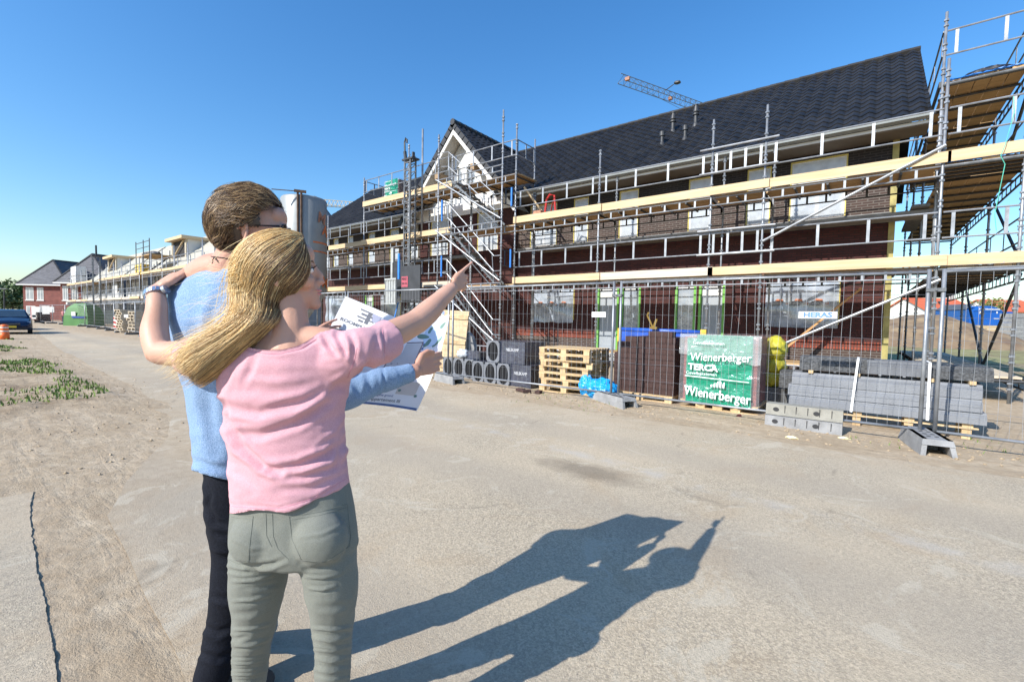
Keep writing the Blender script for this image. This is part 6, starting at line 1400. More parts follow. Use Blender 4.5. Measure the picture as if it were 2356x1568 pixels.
def finish(me, name, material, parent, base, cut=None, disp=None, thick=0):
    bm = bmesh.new(); bm.from_mesh(me)
    if cut:
        dl = [f for f in bm.faces if cut(f.calc_center_median())]; bmesh.ops.delete(bm, geom=dl, context='FACES')
        for _ in range(16):
            bl = [v for v in bm.verts if v.is_boundary]
            mv = {}
            for v in bl:
                nb = [e.other_vert(v).co for e in v.link_edges if e.is_boundary]
                if len(nb) == 2: mv[v] = v.co*.4+(nb[0]+nb[1])*.3
            for v, c_ in mv.items(): v.co = c_
    bm.normal_update()
    if disp:
        for v in bm.verts: v.co += v.normal*disp(v.co, v.normal)
    if thick:
        bm.normal_update(); inner = {}
        be = [e for e in bm.edges if e.is_boundary]; vsb = set(v for e in be for v in e.verts)
        for v in vsb: inner[v] = bm.verts.new(v.co-v.normal*thick)
        for e in be:
            a_, b_ = e.verts; bm.faces.new((b_, a_, inner[a_], inner[b_]))
    for f in bm.faces: f.smooth = True
    bmesh.ops.translate(bm, verts=bm.verts, vec=-Vector(base)); bm.to_mesh(me); bm.free(); me.materials.clear(); me.materials.append(material)
    me.name = name; o = bpy.data.objects.new(name, me); SC.collection.objects.link(o); o.parent = parent; return o
def folds(lst, fade=None):
    """creases given as polylines over the surface: (points, width, depth); cut as real relief"""
    L = [([Vector((x, y)) for x, y in pts], w_, a_) for pts, w_, a_ in lst]
    def f(co_, nr):
        if nr.y > .35: return 0
        x, y = pj(co_); p = Vector((x, y)); s_ = 0
        for pts, w_, a_ in L:
            best = 1e9; tt = 0; n = len(pts)-1
            for i in range(n):
                a2, b2 = pts[i], pts[i+1]; d = b2-a2; t = max(0, min(1, (p-a2).dot(d)/d.length_squared)); q = a2+d*t; dd = (p-q).length
                if dd < best: best = dd; tt = (i+t)/n; sg = (d.x*(p.y-a2.y)-d.y*(p.x-a2.x))
            if best > w_*3.2: continue
            k = math.sin(math.pi*min(1, max(0, tt*.9+.05)))**.6; u = best/w_
            s_ += a_*k*(-math.exp(-u*u)+.75*math.exp(-((u-1.6)/.8)**2)*(1 if sg > 0 else .5))
        return s_
    return f
def hand(mb, W, dr, nrm, sc, curls, thumb, spread=.05, elen=None):
    """W wrist, dr towards the knuckles, nrm back of the hand; the thumb leaves on the side dr x nrm"""
    W = Vector(W); dr = Vector(dr).normalized(); nrm = (Vector(nrm)-dr*Vector(nrm).dot(dr)).normalized(); S = dr.cross(nrm)*(1)
    return _hand(mb, W, dr, nrm, S, sc, curls, thumb, spread)
def _hand(mb, W, dr, nrm, S, sc, curls, thumb, spread=.05):
    k = sc; kn = []
    rows = []
    for t, a_, b_ in ((-.02, .027, .020), (.012, .027, .019), (.04, .035, .018), (.065, .041, .016), (.088, .040, .013)):
        c_ = W+dr*t*k; rows.append([c_+S*(a_*k*math.cos(q*math.pi/8))+nrm*(b_*k*math.sin(q*math.pi/8)) for q in range(16)])
    vs = [p for r_ in rows for p in r_]; n = 16; mb.add(vs, [(i*n+q, i*n+(q+1) % n, (i+1)*n+(q+1) % n, (i+1)*n+q) for i in range(4) for q in range(n)]+[tuple(range(n))[::-1], tuple(4*n+q for q in range(n))])
    lens = [(.042, .025, .021), (.046, .029, .022), (.043, .027, .022), (.033, .020, .019)]; rad = [.0088, .0092, .0086, .0076]
    for i in range(4):
        off = (.030-.020*i)*k; b0 = W+dr*(.085-.004*abs(i-1))*k+S*off-nrm*.001; pts = [b0-dr*.02*k, b0]; rs = [rad[i]*1.05*k, rad[i]*1.08*k]; ang = 0; d = (dr+S*(spread*(1.5-i))).normalized()
        for j in range(3):
            ang += curls[i][j]; dd = d*math.cos(ang)-nrm*math.sin(ang); b0 = b0+dd*lens[i][j]*k; pts.append(b0); rs.append(rad[i]*(1-.09*(j+1))*k)
        limb_short(mb, pts, rs)
    t0, t1, t2, t3 = thumb   # thumb joints in (along, side, normal) palm units
    pts = [W+dr*a_*k+S*b_*k+nrm*c_*k for a_, b_, c_ in thumb]; limb_short(mb, pts, [.016*k, .013*k, .0105*k, .0085*k])
def limb_short(mb, pts, rs):
    out = [pts[0]]; ro = [rs[0]]
    for i in range(1, len(pts)):
        out += [Vector(pts[i-1]).lerp(Vector(pts[i]), .5), Vector(pts[i])]; ro += [(rs[i-1]+rs[i])/2*.95, rs[i]]
    d1 = (Vector(out[-1])-Vector(out[-2])).normalized(); out.append(Vector(out[-1])+d1*ro[-1]*.6); ro.append(ro[-1]*.7); out.append(Vector(out[-1])+d1*ro[-1]*.35); ro.append(ro[-1]*.35)
    mb.path(out, ro, 12)
def headM(c_, yaw, pitch=0, roll=0, s_=1):
    """head frame: +X faces forward, +Z up"""
    return Matrix.Translation(c_) @ Matrix.Rotation(yaw, 4, 'Z') @ Matrix.Rotation(-pitch, 4, 'Y') @ Matrix.Rotation(roll, 4, 'X') @ Matrix.Scale(s_, 4)
def head(mb, M, male=False):
    ell(mb, (-.012, 0, .035), .098, .078, .092, M)          # cranium
    ell(mb, (.030, 0, .010), .062, .066, .080, M)           # face mass
    ell(mb, (.042, 0, -.062), .050, .048 if male else .040, .040, M)   # jaw
    ell(mb, (.082, 0, -.092), .020, .021, .018, M)          # chin
    ell(mb, (.072, 0, .058), .024, .054, .034, M)           # forehead
    ell(mb, (.084, 0, .028), .012, .044, .009, M)           # brow
    for s_ in (-1, 1): ell(mb, (.066, s_*.040, -.022), .026, .022, .026, M); ell(mb, (.078, s_*.031, .012), .012, .014, .011, M)
    mb.path([M @ Vector(p) for p in ((.088, 0, .030), (.098, 0, .010), (.110, 0, -.010), (.113, 0, -.021), (.098, 0, -.030))], [.007, .008, .010, .011, .008], 10)
    for s_ in (-1, 1): ell(mb, (.098, s_*.010, -.024), .010, .008, .007, M)
    ell(mb, (.086, 0, -.038), .014, .022, .014, M); ell(mb, (.084, 0, -.075), .014, .022, .014, M)
    ell(mb, (.093, 0, -.050), .012, .024, .0065, M); ell(mb, (.091, 0, -.062), .012, .021, .007, M)
def ears(mb, M, sides=(-1, 1)):
    for s_ in sides:
        Me = M @ Matrix.Translation((-.008, s_*.080, -.002)) @ Matrix.Rotation(s_*R(22), 4, 'Z')
        pts = [Me @ Vector((.016*math.cos(a)-.004, s_*.006, .031*math.sin(a)+.002*math.cos(a))) for a in [R(-80)+R(250)*k/14+R(0) for k in range(15)]]
        mb.path(pts, .0055, 8); ell(mb, (0, 0, -.002), .013, .005, .024, Me, 2); ell(mb, (.002, s_*.002, -.029), .008, .006, .010, Me, 2)

skinm = mat('fair_skin', (.50, .26, .185), .5, 0, .06, 7, .07, 160, col2=(.58, .33, .24), sss=.10, spec=.35)
skinw = mat('woman_skin', (.52, .29, .20), .5, 0, .06, 7, .07, 160, col2=(.60, .35, .255), sss=.10, spec=.35)
def fabric(name, col, col2, scale, bump, bs, wave=None, rough=.9, mott=None):
    m = bpy.data.materials.new(name); m.use_nodes = True; t = m.node_tree; b_ = t.nodes['Principled BSDF']; b_.inputs['Roughness'].default_value = rough; b_.inputs['Specular IOR Level'].default_value = .15; b_.inputs['Sheen Weight'].default_value = .12
    tc = t.nodes.new('ShaderNodeTexCoord'); L = t.links
    nz = t.nodes.new('ShaderNodeTexNoise'); nz.inputs['Scale'].default_value = scale; nz.inputs['Detail'].default_value = 3; mp = t.nodes.new('ShaderNodeMapping'); mp.inputs['Scale'].default_value = (1, 1, 1.0) if not wave else wave; L.new(tc.outputs['Object'], mp.inputs[0]); L.new(mp.outputs[0], nz.inputs[0])
    rp = t.nodes.new('ShaderNodeMapRange'); rp.inputs[1].default_value = .38; rp.inputs[2].default_value = .62; L.new(nz.outputs[0], rp.inputs[0])
    mx = t.nodes.new('ShaderNodeMix'); mx.data_type = 'RGBA'; mx.inputs[6].default_value = (*col, 1); mx.inputs[7].default_value = (*col2, 1); L.new(rp.outputs[0], mx.inputs[0]); outc = mx.outputs[2]
    n3 = t.nodes.new('ShaderNodeTexNoise'); n3.inputs['Scale'].default_value = 14; n3.inputs['Detail'].default_value = 4; L.new(tc.outputs['Object'], n3.inputs[0]); hv = t.nodes.new('ShaderNodeHueSaturation'); r3 = t.nodes.new('ShaderNodeMapRange'); r3.inputs[3].default_value = .9; r3.inputs[4].default_value = 1.1; L.new(n3.outputs[0], r3.inputs[0]); L.new(r3.outputs[0], hv.inputs['Value']); L.new(outc, hv.inputs['Color']); L.new(hv.outputs[0], b_.inputs['Base Color'])
    n2 = t.nodes.new('ShaderNodeTexNoise'); n2.inputs['Scale'].default_value = bs; n2.inputs['Detail'].default_value = 3; L.new(mp.outputs[0], n2.inputs[0])
    bp = t.nodes.new('ShaderNodeBump'); bp.inputs['Strength'].default_value = bump; bp.inputs['Distance'].default_value = .004; L.new(n2.outputs[0], bp.inputs['Height']); L.new(bp.outputs[0], b_.inputs['Normal']); return m
pinkm = fabric('pink_jersey', (.60, .31, .35), (.69, .39, .43), 260, .5, 420, (1, 1, 3))
sweat = fabric('light_blue_knit', (.17, .29, .48), (.32, .46, .68), 260, 1.0, 330, (1.6, 1.6, 1))
greyj = fabric('grey_green_denim', (.165, .172, .145), (.20, .207, .18), 420, .4, 600, None, .75)
darkj = fabric('dark_navy_denim', (.004, .005, .009), (.012, .014, .022), 300, .5, 400, None, .8); darkj.node_tree.nodes['Principled BSDF'].inputs['Sheen Weight'].default_value = 0

# ---------------- the woman
WB = Vector((-.66, 1.32, 0)); wom = thing('person', 'blonde woman in a pink T-shirt and grey-green jeans, seen from behind, pointing at the building', 'person', RZ @ WB, YAW, local=True)
def bq(mb_name, mb, m, par): 
    o = mb.build(mb_name, m, par, off=par['_b']); return o
wom['_b'] = list(WB)
PH = R(18); CO = math.cos(R(24))
def halfw(xl, xr, d, b_, ph):
    th = math.atan2(1178-(xl+xr)/2, FPX); w_ = (xr-xl)/2*d/FPX*math.cos(th); rel = th-ph; return math.sqrt(max(.05**2, (w_*w_-(b_*math.sin(rel))**2)/math.cos(rel)**2))
def sec(y, xl, xr, d, b_, grow=0, tilt=0, ph=None):
    ph = R(-8+15*min(1, max(0, (1250-y)/420))) if ph is None else ph
    return (Q((xl+xr)/2, y, d), halfw(xl, xr, d, b_, ph)+grow, b_+grow, ph, tilt)
SL, SR = Q(528, 818, 1.33), Q(828, 806, 1.30)
EL, WL = Q(368, 812, 1.38), Q(358, 668, 1.50)
ER, WR = Q(956, 742, 1.50), Q(1040, 664, 1.70)
skinb = MB()
tors = lambda g: [sec(1225, 550, 810, 1.30, .09, g), sec(1180, 532, 826, 1.30, .105, g), sec(1100, 540, 800, 1.30, .092, g), sec(1030, 548, 786, 1.30, .085, g), sec(950, 530, 790, 1.30, .092, g), sec(880, 512, 806, 1.30, .097, g), sec(830, 520, 818, 1.30, .092, g), sec(795, 545, 800, 1.30, .075, g), sec(770, 590, 760, 1.30, .055, g)]
loft(skinb, tors(-.012))
# neck and upper back
HC = Q(649, 633, 1.31); HY = R(20)
limb(skinb, [Q(668, 800, 1.29), Q(668, 765, 1.29), Q(668, 722, 1.30), Q(662, 685, 1.31)], [.075, .054, .046, .050])
limb(skinb, [Q(560, 808, 1.30), Q(640, 784, 1.29), Q(735, 786, 1.295), Q(795, 800, 1.30)], [.038, .045, .044, .038])
limb(skinb, [SL, SL.lerp(EL, .5)+Vector((0, 0, .0)), EL], [.046, .042, .036]); limb(skinb, [EL+Vector((.0, 0, -.006)), EL.lerp(WL, .30)+Vector((-.012, 0, 0)), EL.lerp(WL, .7), WL], [.036, .038, .030, .0245])
limb(skinb, [SR, SR.lerp(ER, .5), ER], [.048, .045, .040]); limb(skinb, [ER, ER.lerp(WR, .3)+Vector((0, 0, -.004)), ER.lerp(WR, .7), WR], [.041, .041, .032, .025])
# pointing hand: index out, the rest folded, thumb laid over them
tip = Q(1097, 612, 1.83); drp = (tip-WR).normalized()
_hand(skinb, WR, drp, Vector((-.15, -.95, .1)), Vector((-.2, .05, .96)), .93, [(.05, .08, .05), (1.25, 1.3, .7), (1.35, 1.35, .7), (1.4, 1.3, .7)], [(.02, .022, -.004), (.045, .040, -.02), (.068, .034, -.038), (.086, .018, -.046)], .03)
# hand on the man's shoulder
drl = (Q(442, 602, 1.61)-WL).normalized()
nl = Vector((-.35, -.25, .9)); sl__ = Vector((.25, -.93, -.2)); nl = (nl-drl*nl.dot(drl)).normalized(); sl__ = (drl.cross(nl)); sl__ = sl__ if sl__.y < 0 else -sl__
_hand(skinb, WL, drl, nl, sl__, .93, [(.08, .18, .12), (.12, .25, .15), (.15, .3, .2), (.2, .3, .2)], [(.02, .020, .0), (.050, .040, -.006), (.082, .043, -.010), (.110, .040, -.014)], .07)
MW = headM(HC, HY, R(5), 0, .95); head(skinb, MW)
wb_ = remesh(skinb, .0048, 5, .5); wbo = finish(wb_, 'body', skinw, wom, WB)
for s_ in (-1, 1): em = MB(); ears(em, MW, (s_,)); finish(remesh(em, .003, 2), 'ear', skinw, wom, WB)
# eyes, lashes, brows, lips
e_ = MB(); e_.use(mat('eye_white', (.75, .72, .70), .2)); e_.smooth = True
for s_ in (-1, 1): ell(e_, (.079, s_*.031, .011), .0125, .0125, .0115, MW, 3)
e_.use(mat('iris', (.10, .16, .20), .15))
for s_ in (-1, 1): ell(e_, (.0875, s_*.0325, .011), .0045, .0055, .0055, MW, 2)
e_.build('eyes', None, wom, off=WB)
e_ = MB(); e_.use(mat('lash', (.03, .02, .015), .6))
for s_ in (-1, 1):
    for k in range(13):
        a_ = R(-62+k*10.3); p0 = MW @ Vector((.079+.0128*math.cos(a_), s_*(.031)+.0128*math.sin(a_), .015)); p1 = MW @ Vector((.079+.0235*math.cos(a_*1.1), s_*(.031)+.0235*math.sin(a_*1.15), .024)); e_.tube(p0, p1, .0007, 4, .0002)
    e_.path([MW @ Vector((.079+.0130*math.cos(R(q)), s_*.031+.0130*math.sin(R(q)), .0145)) for q in range(-65, 66, 13)], .0010, 5)
e_.use(mat('brow_hair', (.22, .13, .07), .8))
for s_ in (-1, 1): e_.path([MW @ Vector(p) for p in ((.0925, s_*.016, .031), (.090, s_*.030, .036), (.078, s_*.047, .033))], [.002, .0028, .001], 6)
e_.build('eyelashes', None, wom, off=WB)
e_ = MB(); e_.smooth = True; e_.use(mat('lips', (.52, .20, .18), .4)); ell(e_, (.0945, 0, -.0505), .0125, .022, .0048, MW); ell(e_, (.0925, 0, -.0605), .0125, .019, .0052, MW); e_.build('lips', None, wom, off=WB)
# T-shirt
ts = MB()
shirt = [sec(1215, 527, 815, 1.30, .118), sec(1150, 529, 812, 1.30, .118), sec(1080, 525, 806, 1.30, .112), sec(1010, 522, 800, 1.30, .105), sec(950, 514, 797, 1.30, .105), sec(890, 503, 808, 1.30, .108), sec(840, 512, 824, 1.30, .102), sec(800, 540, 812, 1.30, .086), sec(772, 585, 775, 1.30, .062)]
loft(ts, shirt, 36)
CL = SL.lerp(EL, .70); CR = SR.lerp(ER, .52)
limb(ts, [Q(590, 835, 1.30), SL+Vector((.02, 0, 0)), SL.lerp(CL, .5)+Vector((0, 0, -.008)), CL+Vector((-.0, 0, -.006)), SL.lerp(EL, .78)], [.070, .058, .056, .056, .058])
limb(ts, [Q(760, 838, 1.30), SR+Vector((-.01, 0, 0)), SR.lerp(CR, .5)+Vector((0, 0, -.012)), CR+Vector((0, 0, -.006)), SR.lerp(ER, .60)], [.072, .064, .062, .060, .059])
limb(ts, [Q(560, 810, 1.30), Q(650, 804, 1.29), Q(740, 798, 1.295), Q(805, 802, 1.30)], [.046, .054, .053, .048])
sm = remesh(ts, .005, 8, .5)
dL = (EL-SL).normalized(); dR = (ER-SR).normalized()
def neckcut(x):   # screen of the neckline: a scoop across the upper back
    pts = [(480, 700), (563, 797), (585, 803), (634, 807), (690, 795), (731, 768), (745, 755), (800, 690)]
    for (x0, y0), (x1, y1) in zip(pts[:-1], pts[1:]):
        if x0 <= x <= x1: return y0+(y1-y0)*(x-x0)/(x1-x0)
    return -1e9
def hemy(x): return 1176-(max(0, x-650)/155)**1.5*68+4*math.sin(x*.05)
def wcut(c_):
    x, y = pj(c_)
    if y > hemy(x) and c_.z < 1.1: return True
    if (c_-SL).dot(dL) > (EL-SL).length*.60 and c_.x < SL.x: return True
    if (c_-SR).dot(dR) > (ER-SR).length*.47 and c_.x > SR.x-.02 and c_.z > 1.1: return True
    if c_.z > 1.2 and 548 < x < 790 and y < neckcut(x): return True
    return False
fl = [([(512, 925), (522, 968), (556, 1028), (606, 1072), (645, 1086)], 9, .016), ([(795, 880), (752, 927), (682, 975), (600, 1000), (540, 998)], 11, .011), ([(803, 1000), (752, 1046), (690, 1070), (625, 1082)], 10, .012),
      ([(508, 932), (595, 950), (700, 922), (782, 884)], 11, .009), ([(530, 893), (640, 898), (740, 880)], 13, .004), ([(806, 1050), (770, 1078), (700, 1096), (640, 1098)], 9, .008), ([(640, 1128), (720, 1122), (802, 1080)], 10, .005),
      ([(770, 1075), (782, 1040), (796, 1012)], 7, .008), ([(520, 1040), (545, 1085), (590, 1120)], 12, .004), ([(560, 855), (640, 862), (720, 850)], 12, .003), ([(805, 960), (780, 1000), (735, 1030)], 8, .006),
      ([(745, 775), (760, 800), (775, 815)], 7, .010), ([(775, 768), (790, 800), (800, 815)], 7, .010), ([(805, 766), (815, 790), (812, 830)], 7, .008), ([(795, 895), (830, 868), (860, 822), (868, 775)], 9, .009), ([(760, 900), (800, 870), (840, 850), (885, 835)], 9, .007),
      ([(500, 850), (480, 870), (455, 880)], 9, .006), ([(540, 830), (520, 870), (508, 900)], 9, .006), ([(590, 815), (575, 850), (560, 880)], 9, .005), ([(880, 755), (884, 790), (888, 832)], 5, .004), ([(563, 803), (634, 814), (700, 800), (733, 778)], 4, .003), ([(530, 1160), (640, 1168), (730, 1145), (803, 1098)], 4, .003)]
ff = folds(fl)
def wd_(c_, n): return ff(c_, n)*.85+.0035*noise.noise(c_*14)+.0016*noise.noise(Vector((c_.x*22, c_.y*22, c_.z*60)))
finish(sm, 't_shirt', pinkm, wom, WB, wcut, wd_, .006)
# jeans
jn = MB()
loft(jn, [sec(1292, 610, 745, 1.30, .06), sec(1272, 545, 812, 1.30, .100), sec(1245, 522, 831, 1.30, .112), sec(1200, 525, 827, 1.30, .110), sec(1150, 530, 818, 1.30, .105), sec(1100, 538, 806, 1.30, .10)], 36)
KL, KR = Q(579, 1490, 1.38), Q(767, 1490, 1.30)
AL, AR = Vector((-.855, 1.46, .09)), Vector((-.53, 1.33, .09))
limb(jn, [Q(602, 1265, 1.32), Q(594, 1340, 1.33), Q(588, 1420, 1.35), KL, KL.lerp(AL, .35), AL], [.086, .080, .064, .054, .053, .040], 24)
limb(jn, [Q(752, 1265, 1.28), Q(763, 1340, 1.28), Q(766, 1420, 1.29), KR, KR.lerp(AR, .35), AR], [.082, .075, .061, .052, .051, .040], 24)
ell(jn, tuple(Q(590, 1238, 1.24)), .072, .058, .075); ell(jn, tuple(Q(735, 1238, 1.225)), .078, .058, .078)
jm = remesh(jn, .005, 7, .5)
jf = []
for x0, y0_, x1, y1_, w_, a_ in [(534, 1337, 629, 1322, 4, -.005), (534, 1382, 620, 1368, 4, -.0045), (560, 1350, 640, 1340, 6, .003), (538, 1410, 600, 1402, 7, .003), (538, 1448, 620, 1434, 4, -.005), (536, 1485, 618, 1470, 4.5, -.006), (524, 1466, 570, 1462, 6, .004), (703, 1326, 783, 1320, 4, -.005), (711, 1353, 773, 1347, 4, -.005), (730, 1395, 800, 1388, 8, .003), (719, 1444, 810, 1442, 4, -.006), (522, 1308, 590, 1314, 5, .004), (700, 1306, 790, 1304, 5, .004)]:
    jf.append(([(x0, y0_), ((x0+x1)/2, (y0_+y1_)/2+5), (x1, y1_)], w_, a_))
for k in range(9):
    y = 1456+k*12; jf.append(([(714+(k % 3)*6, y), (760, y+6), (818-(k % 2)*14, y-3)], 3.2, -.004 if k % 2 else .003))
for k in range(5): y = 1508+k*13; jf.append(([(522+(k % 2)*8, y+4), (570, y+5), (616, y-6)], 3.2, -.004 if k % 2 else .003))
jf += [([(535, 1240), (580, 1262), (610, 1258)], 5, -.002), ([(690, 1235), (740, 1228), (790, 1205)], 5, -.002), ([(527, 1292), (580, 1302), (625, 1298), (655, 1286)], 6, .005), ([(690, 1292), (740, 1302), (790, 1294)], 6, .004)]
jff = folds(jf)
finish(jm, 'jeans', greyj, wom, WB, None, lambda c_, n: jff(c_, n)+.002*noise.noise(c_*25), 0)
# pocket stitching
stm = mat('jean_stitch', (.30, .315, .28), .8); st_ = MB(); st_.use(mat('jean_seam', (.15, .16, .135), .85))
def on_surface(me_ob, pts, base, lift=.0015):
    """drop a polyline (given as view directions) onto the finished garment"""
    out = []; o_ = Vector((0, 0, CAMH))-Vector(base)
    for (x, y) in pts:
        d = (Q(x, y, 1)-Vector((0, 0, CAMH))).normalized(); ok, loc, nr_, _ = me_ob.ray_cast(o_, d)
        if ok: out.append(loc+nr_*lift+Vector(base))
    return out
def dense(pts, n=8): return [(pts[i][0]+(pts[i+1][0]-pts[i][0])*k/n, pts[i][1]+(pts[i+1][1]-pts[i][1])*k/n) for i in range(len(pts)-1) for k in range(n)]+[pts[-1]]
jo = [o for o in SC.objects if o.name == 'jeans'][-1]; bpy.context.view_layer.update()
for pl_ in ([(666, 1187), (735, 1177), (799, 1159), (807, 1235), (803, 1256), (748, 1293), (694, 1287), (672, 1240), (666, 1187)], [(532, 1180), (583, 1187), (575, 1250), (572, 1291), (548, 1296), (526, 1286)], [(627, 1180), (629, 1232), (640, 1262), (664, 1286)], [(612, 1180), (614, 1232), (625, 1256)], [(665, 1195), (735, 1185), (797, 1167)], [(532, 1188), (581, 1195)]):
    q_ = on_surface(jo, dense(pl_), WB, .0004)
    if len(q_) > 2: st_.path(q_, .0008, 4, False)
st_.build('pocket_seam', None, wom, off=WB)
# shirt hem and neckline stitching
tso = [o for o in SC.objects if o.name == 't_shirt'][-1]; st_ = MB(); st_.use(mat('pink_seam', (.55, .24, .30), .85))
for pl_ in ([(566, 806), (600, 812), (640, 815), (690, 803), (728, 780)], [(534, 1164), (600, 1169), (650, 1168), (720, 1146), (800, 1098)], [(880, 758), (884, 790), (884, 812)], [(822, 800), (815, 830), (800, 868)]):
    q_ = on_surface(tso, dense(pl_, 10), WB, .0003)
    if len(q_) > 2: st_.path(q_, .0009, 4, False)
st_.build('shirt_seam', None, wom, off=WB)
# shoes (out of the picture, still there)
for A_ in (AL, AR):
    m = MB(); m.smooth = True; m.use(M_['rubber']); limb(m, [(A_.x-.005, A_.y-.03, .05), (A_.x-.02, A_.y+.07, .045), (A_.x-.04, A_.y+.17, .032)], [.045, .045, .036]); m.build('shoe', None, wom, off=WB)
# watch
wt_ = MB(); wt_.use(mat('watch_steel', (.50, .56, .64), .22, .85, .1, 30)); wc = EL.lerp(WL, .93); wdv = (WL-EL).normalized(); ux = wdv.cross(Vector((0, 1, 0))).normalized(); uy = ux.cross(wdv)
for k in range(22):
    a0, a1 = k*2*math.pi/22, (k+.86)*2*math.pi/22; r0 = .0300
    q = [wc+wdv*s_+ux*math.cos(a_)*rr_*1.08+uy*math.sin(a_)*rr_*.96 for s_ in (-.008, .008) for rr_ in (r0, r0+.003) for a_ in (a0, a1)]
    wt_.add(q, [(0, 1, 5, 4), (2, 6, 7, 3), (0, 4, 6, 2), (1, 3, 7, 5), (0, 2, 3, 1), (4, 5, 7, 6)])
wt_.build('watch', None, wom, off=WB)
fc_ = MB(); fc_.use(mat('watch_steel', (1, 1, 1))); cc = wc-ux*.035; fc_.path([cc+ux*.004, cc-ux*.006], [.015, .014], 18); fc_.build('watch_case', None, wom, off=WB)
# nails
nm_ = MB(); nm_.smooth = True; nm_.use(mat('nail', (.75, .48, .42), .25))
# ---- hair
hm = [mat('hair_blond_light', (.90, .68, .36), .38, 0, .15, 30, spec=.6), mat('hair_blond', (.76, .51, .22), .4, 0, .15, 30, spec=.6), mat('hair_gold', (.46, .28, .12), .42, 0, .15, 30, spec=.6), mat('hair_root_brown', (.19, .115, .06), .45, 0, .15, 30, spec=.5)]
Lb = [(694, 537), (655, 527), (610, 529), (566, 549), (534, 590), (526, 650), (534, 706), (506, 748), (462, 776), (424, 800), (404, 832)]
Rb = [(700, 556), (712, 590), (713, 625), (700, 652), (680, 672), (660, 700), (640, 738), (606, 772), (566, 808), (522, 850), (470, 886)]
def cr(P, t):
    n = len(P)-1; f = min(max(t, 0), .99999)*n; i = int(f); u = f-i; p0, p1, p2, p3 = (P[max(i-1, 0)], P[i], P[i+1], P[min(i+2, n)])
    return tuple(.5*((2*p1[j])+(p2[j]-p0[j])*u+(2*p0[j]-5*p1[j]+4*p2[j]-p3[j])*u*u+(-p0[j]+3*p1[j]-3*p2[j]+p3[j])*u**3) for j in range(2))
def skullhit(x, y, M, c_, ra, rb, rc_, grow):
    """depth of the hair shell on the viewer's side of the skull ellipsoid"""
    Mi = M.inverted(); o_ = Mi @ Vector((0, 0, CAMH)); d = (Mi.to_3x3() @ (Q(x, y, 1)-Vector((0, 0, CAMH))).normalized()); s3 = Vector((1/(ra+grow), 1/(rb+grow), 1/(rc_+grow))); oo = Vector((o_[i]-c_[i] for i in range(3))); A_ = sum((d[i]*s3[i])**2 for i in range(3)); B_ = 2*sum(d[i]*s3[i]*oo[i]*s3[i] for i in range(3)); C_ = sum((oo[i]*s3[i])**2 for i in range(3))-1
    D_ = B_*B_-4*A_*C_
    t_ = (-B_-math.sqrt(D_))/(2*A_) if D_ > 0 else -B_/(2*A_)
    p = M @ (o_+d*t_); return p.y
def hairpoint(u, t, s_):
    """u across the mass (0 outer left, 1 face side), t root to tip, s_ layer height"""
    lx, ly = cr(Lb, t); rx, ry = cr(Rb, t); x, y = lx+(rx-lx)*u, ly+(ry-ly)*u
    d1 = skullhit(x, y, MW, (-.012, 0, .035), .098, .078, .092, (.016 if u > .5 else .014)+s_) if t < .75 else 1.25
    # lower mass: passes behind the neck, over the left shoulder blade
    um = 2*u-1; d2 = 1.185+.045*um*um+.01*u-s_*.8
    w_ = min(1, max(0, (t-.42)/.22)); w_ = w_*w_*(3-2*w_)
    return Q(x, y, d1*(1-w_)+d2*w_)
hb_ = MB(); hb_.smooth = True; hb_.use(hm[3]); nu, nt_ = 24, 44
for back in (0, 1):
    vs = []
    for j in range(nt_+1):
        for i in range(nu+1):
            p = hairpoint(.03+.94*i/nu, j/nt_*.93, .0)
            if back: w_ = min(1, max(0, (j/nt_-.40)/.2)); e = 1-(2*i/nu-1)**2; p = p+Vector((0, .012+.03*w_*e, 0)) if w_ > 0 else p+Vector((0, .01, 0))
            vs.append(p)
    f_ = [(j*(nu+1)+i, j*(nu+1)+i+1, (j+1)*(nu+1)+i+1, (j+1)*(nu+1)+i) for j in range(nt_) for i in range(nu)]
    hb_.add(vs, f_)
# cap over the whole skull so the far side is covered too
def capmesh(M, c_, ra, rb, rc_, keep, mm):
    k_ = MB(); k_.smooth = True; k_.use(mm); bm = bmesh.new(); bmesh.ops.create_icosphere(bm, subdivisions=5, radius=1); vs = []; idx = {}
    fs = []
    for f in bm.faces:
        c2 = f.calc_center_median()
        if keep(Vector((c2.x*ra+c_[0], c2.y*rb+c_[1], c2.z*rc_+c_[2]))): fs.append([v.index for v in f.verts])
    vs = [M @ Vector((v.co.x*ra+c_[0], v.co.y*rb+c_[1], v.co.z*rc_+c_[2])) for v in bm.verts]; used = sorted({i for f in fs for i in f}); mp_ = {i: k for k, i in enumerate(used)}; k_.add([vs[i] for i in used], [[mp_[i] for i in f] for f in fs]); bm.free(); return k_
cap = capmesh(MW, (-.014, 0, .037), .106, .086, .100, lambda p: p.z > -.02+max(0, (p.x-.0))*1.15 and p.x < .072 or (p.x < -.02 and p.z > -.075), hm[3]); cap.build('hair_cap', None, wom, off=WB)
hb_.build('hair_base', None, wom, off=WB)
hs_ = MB(); rr = random.Random(11)
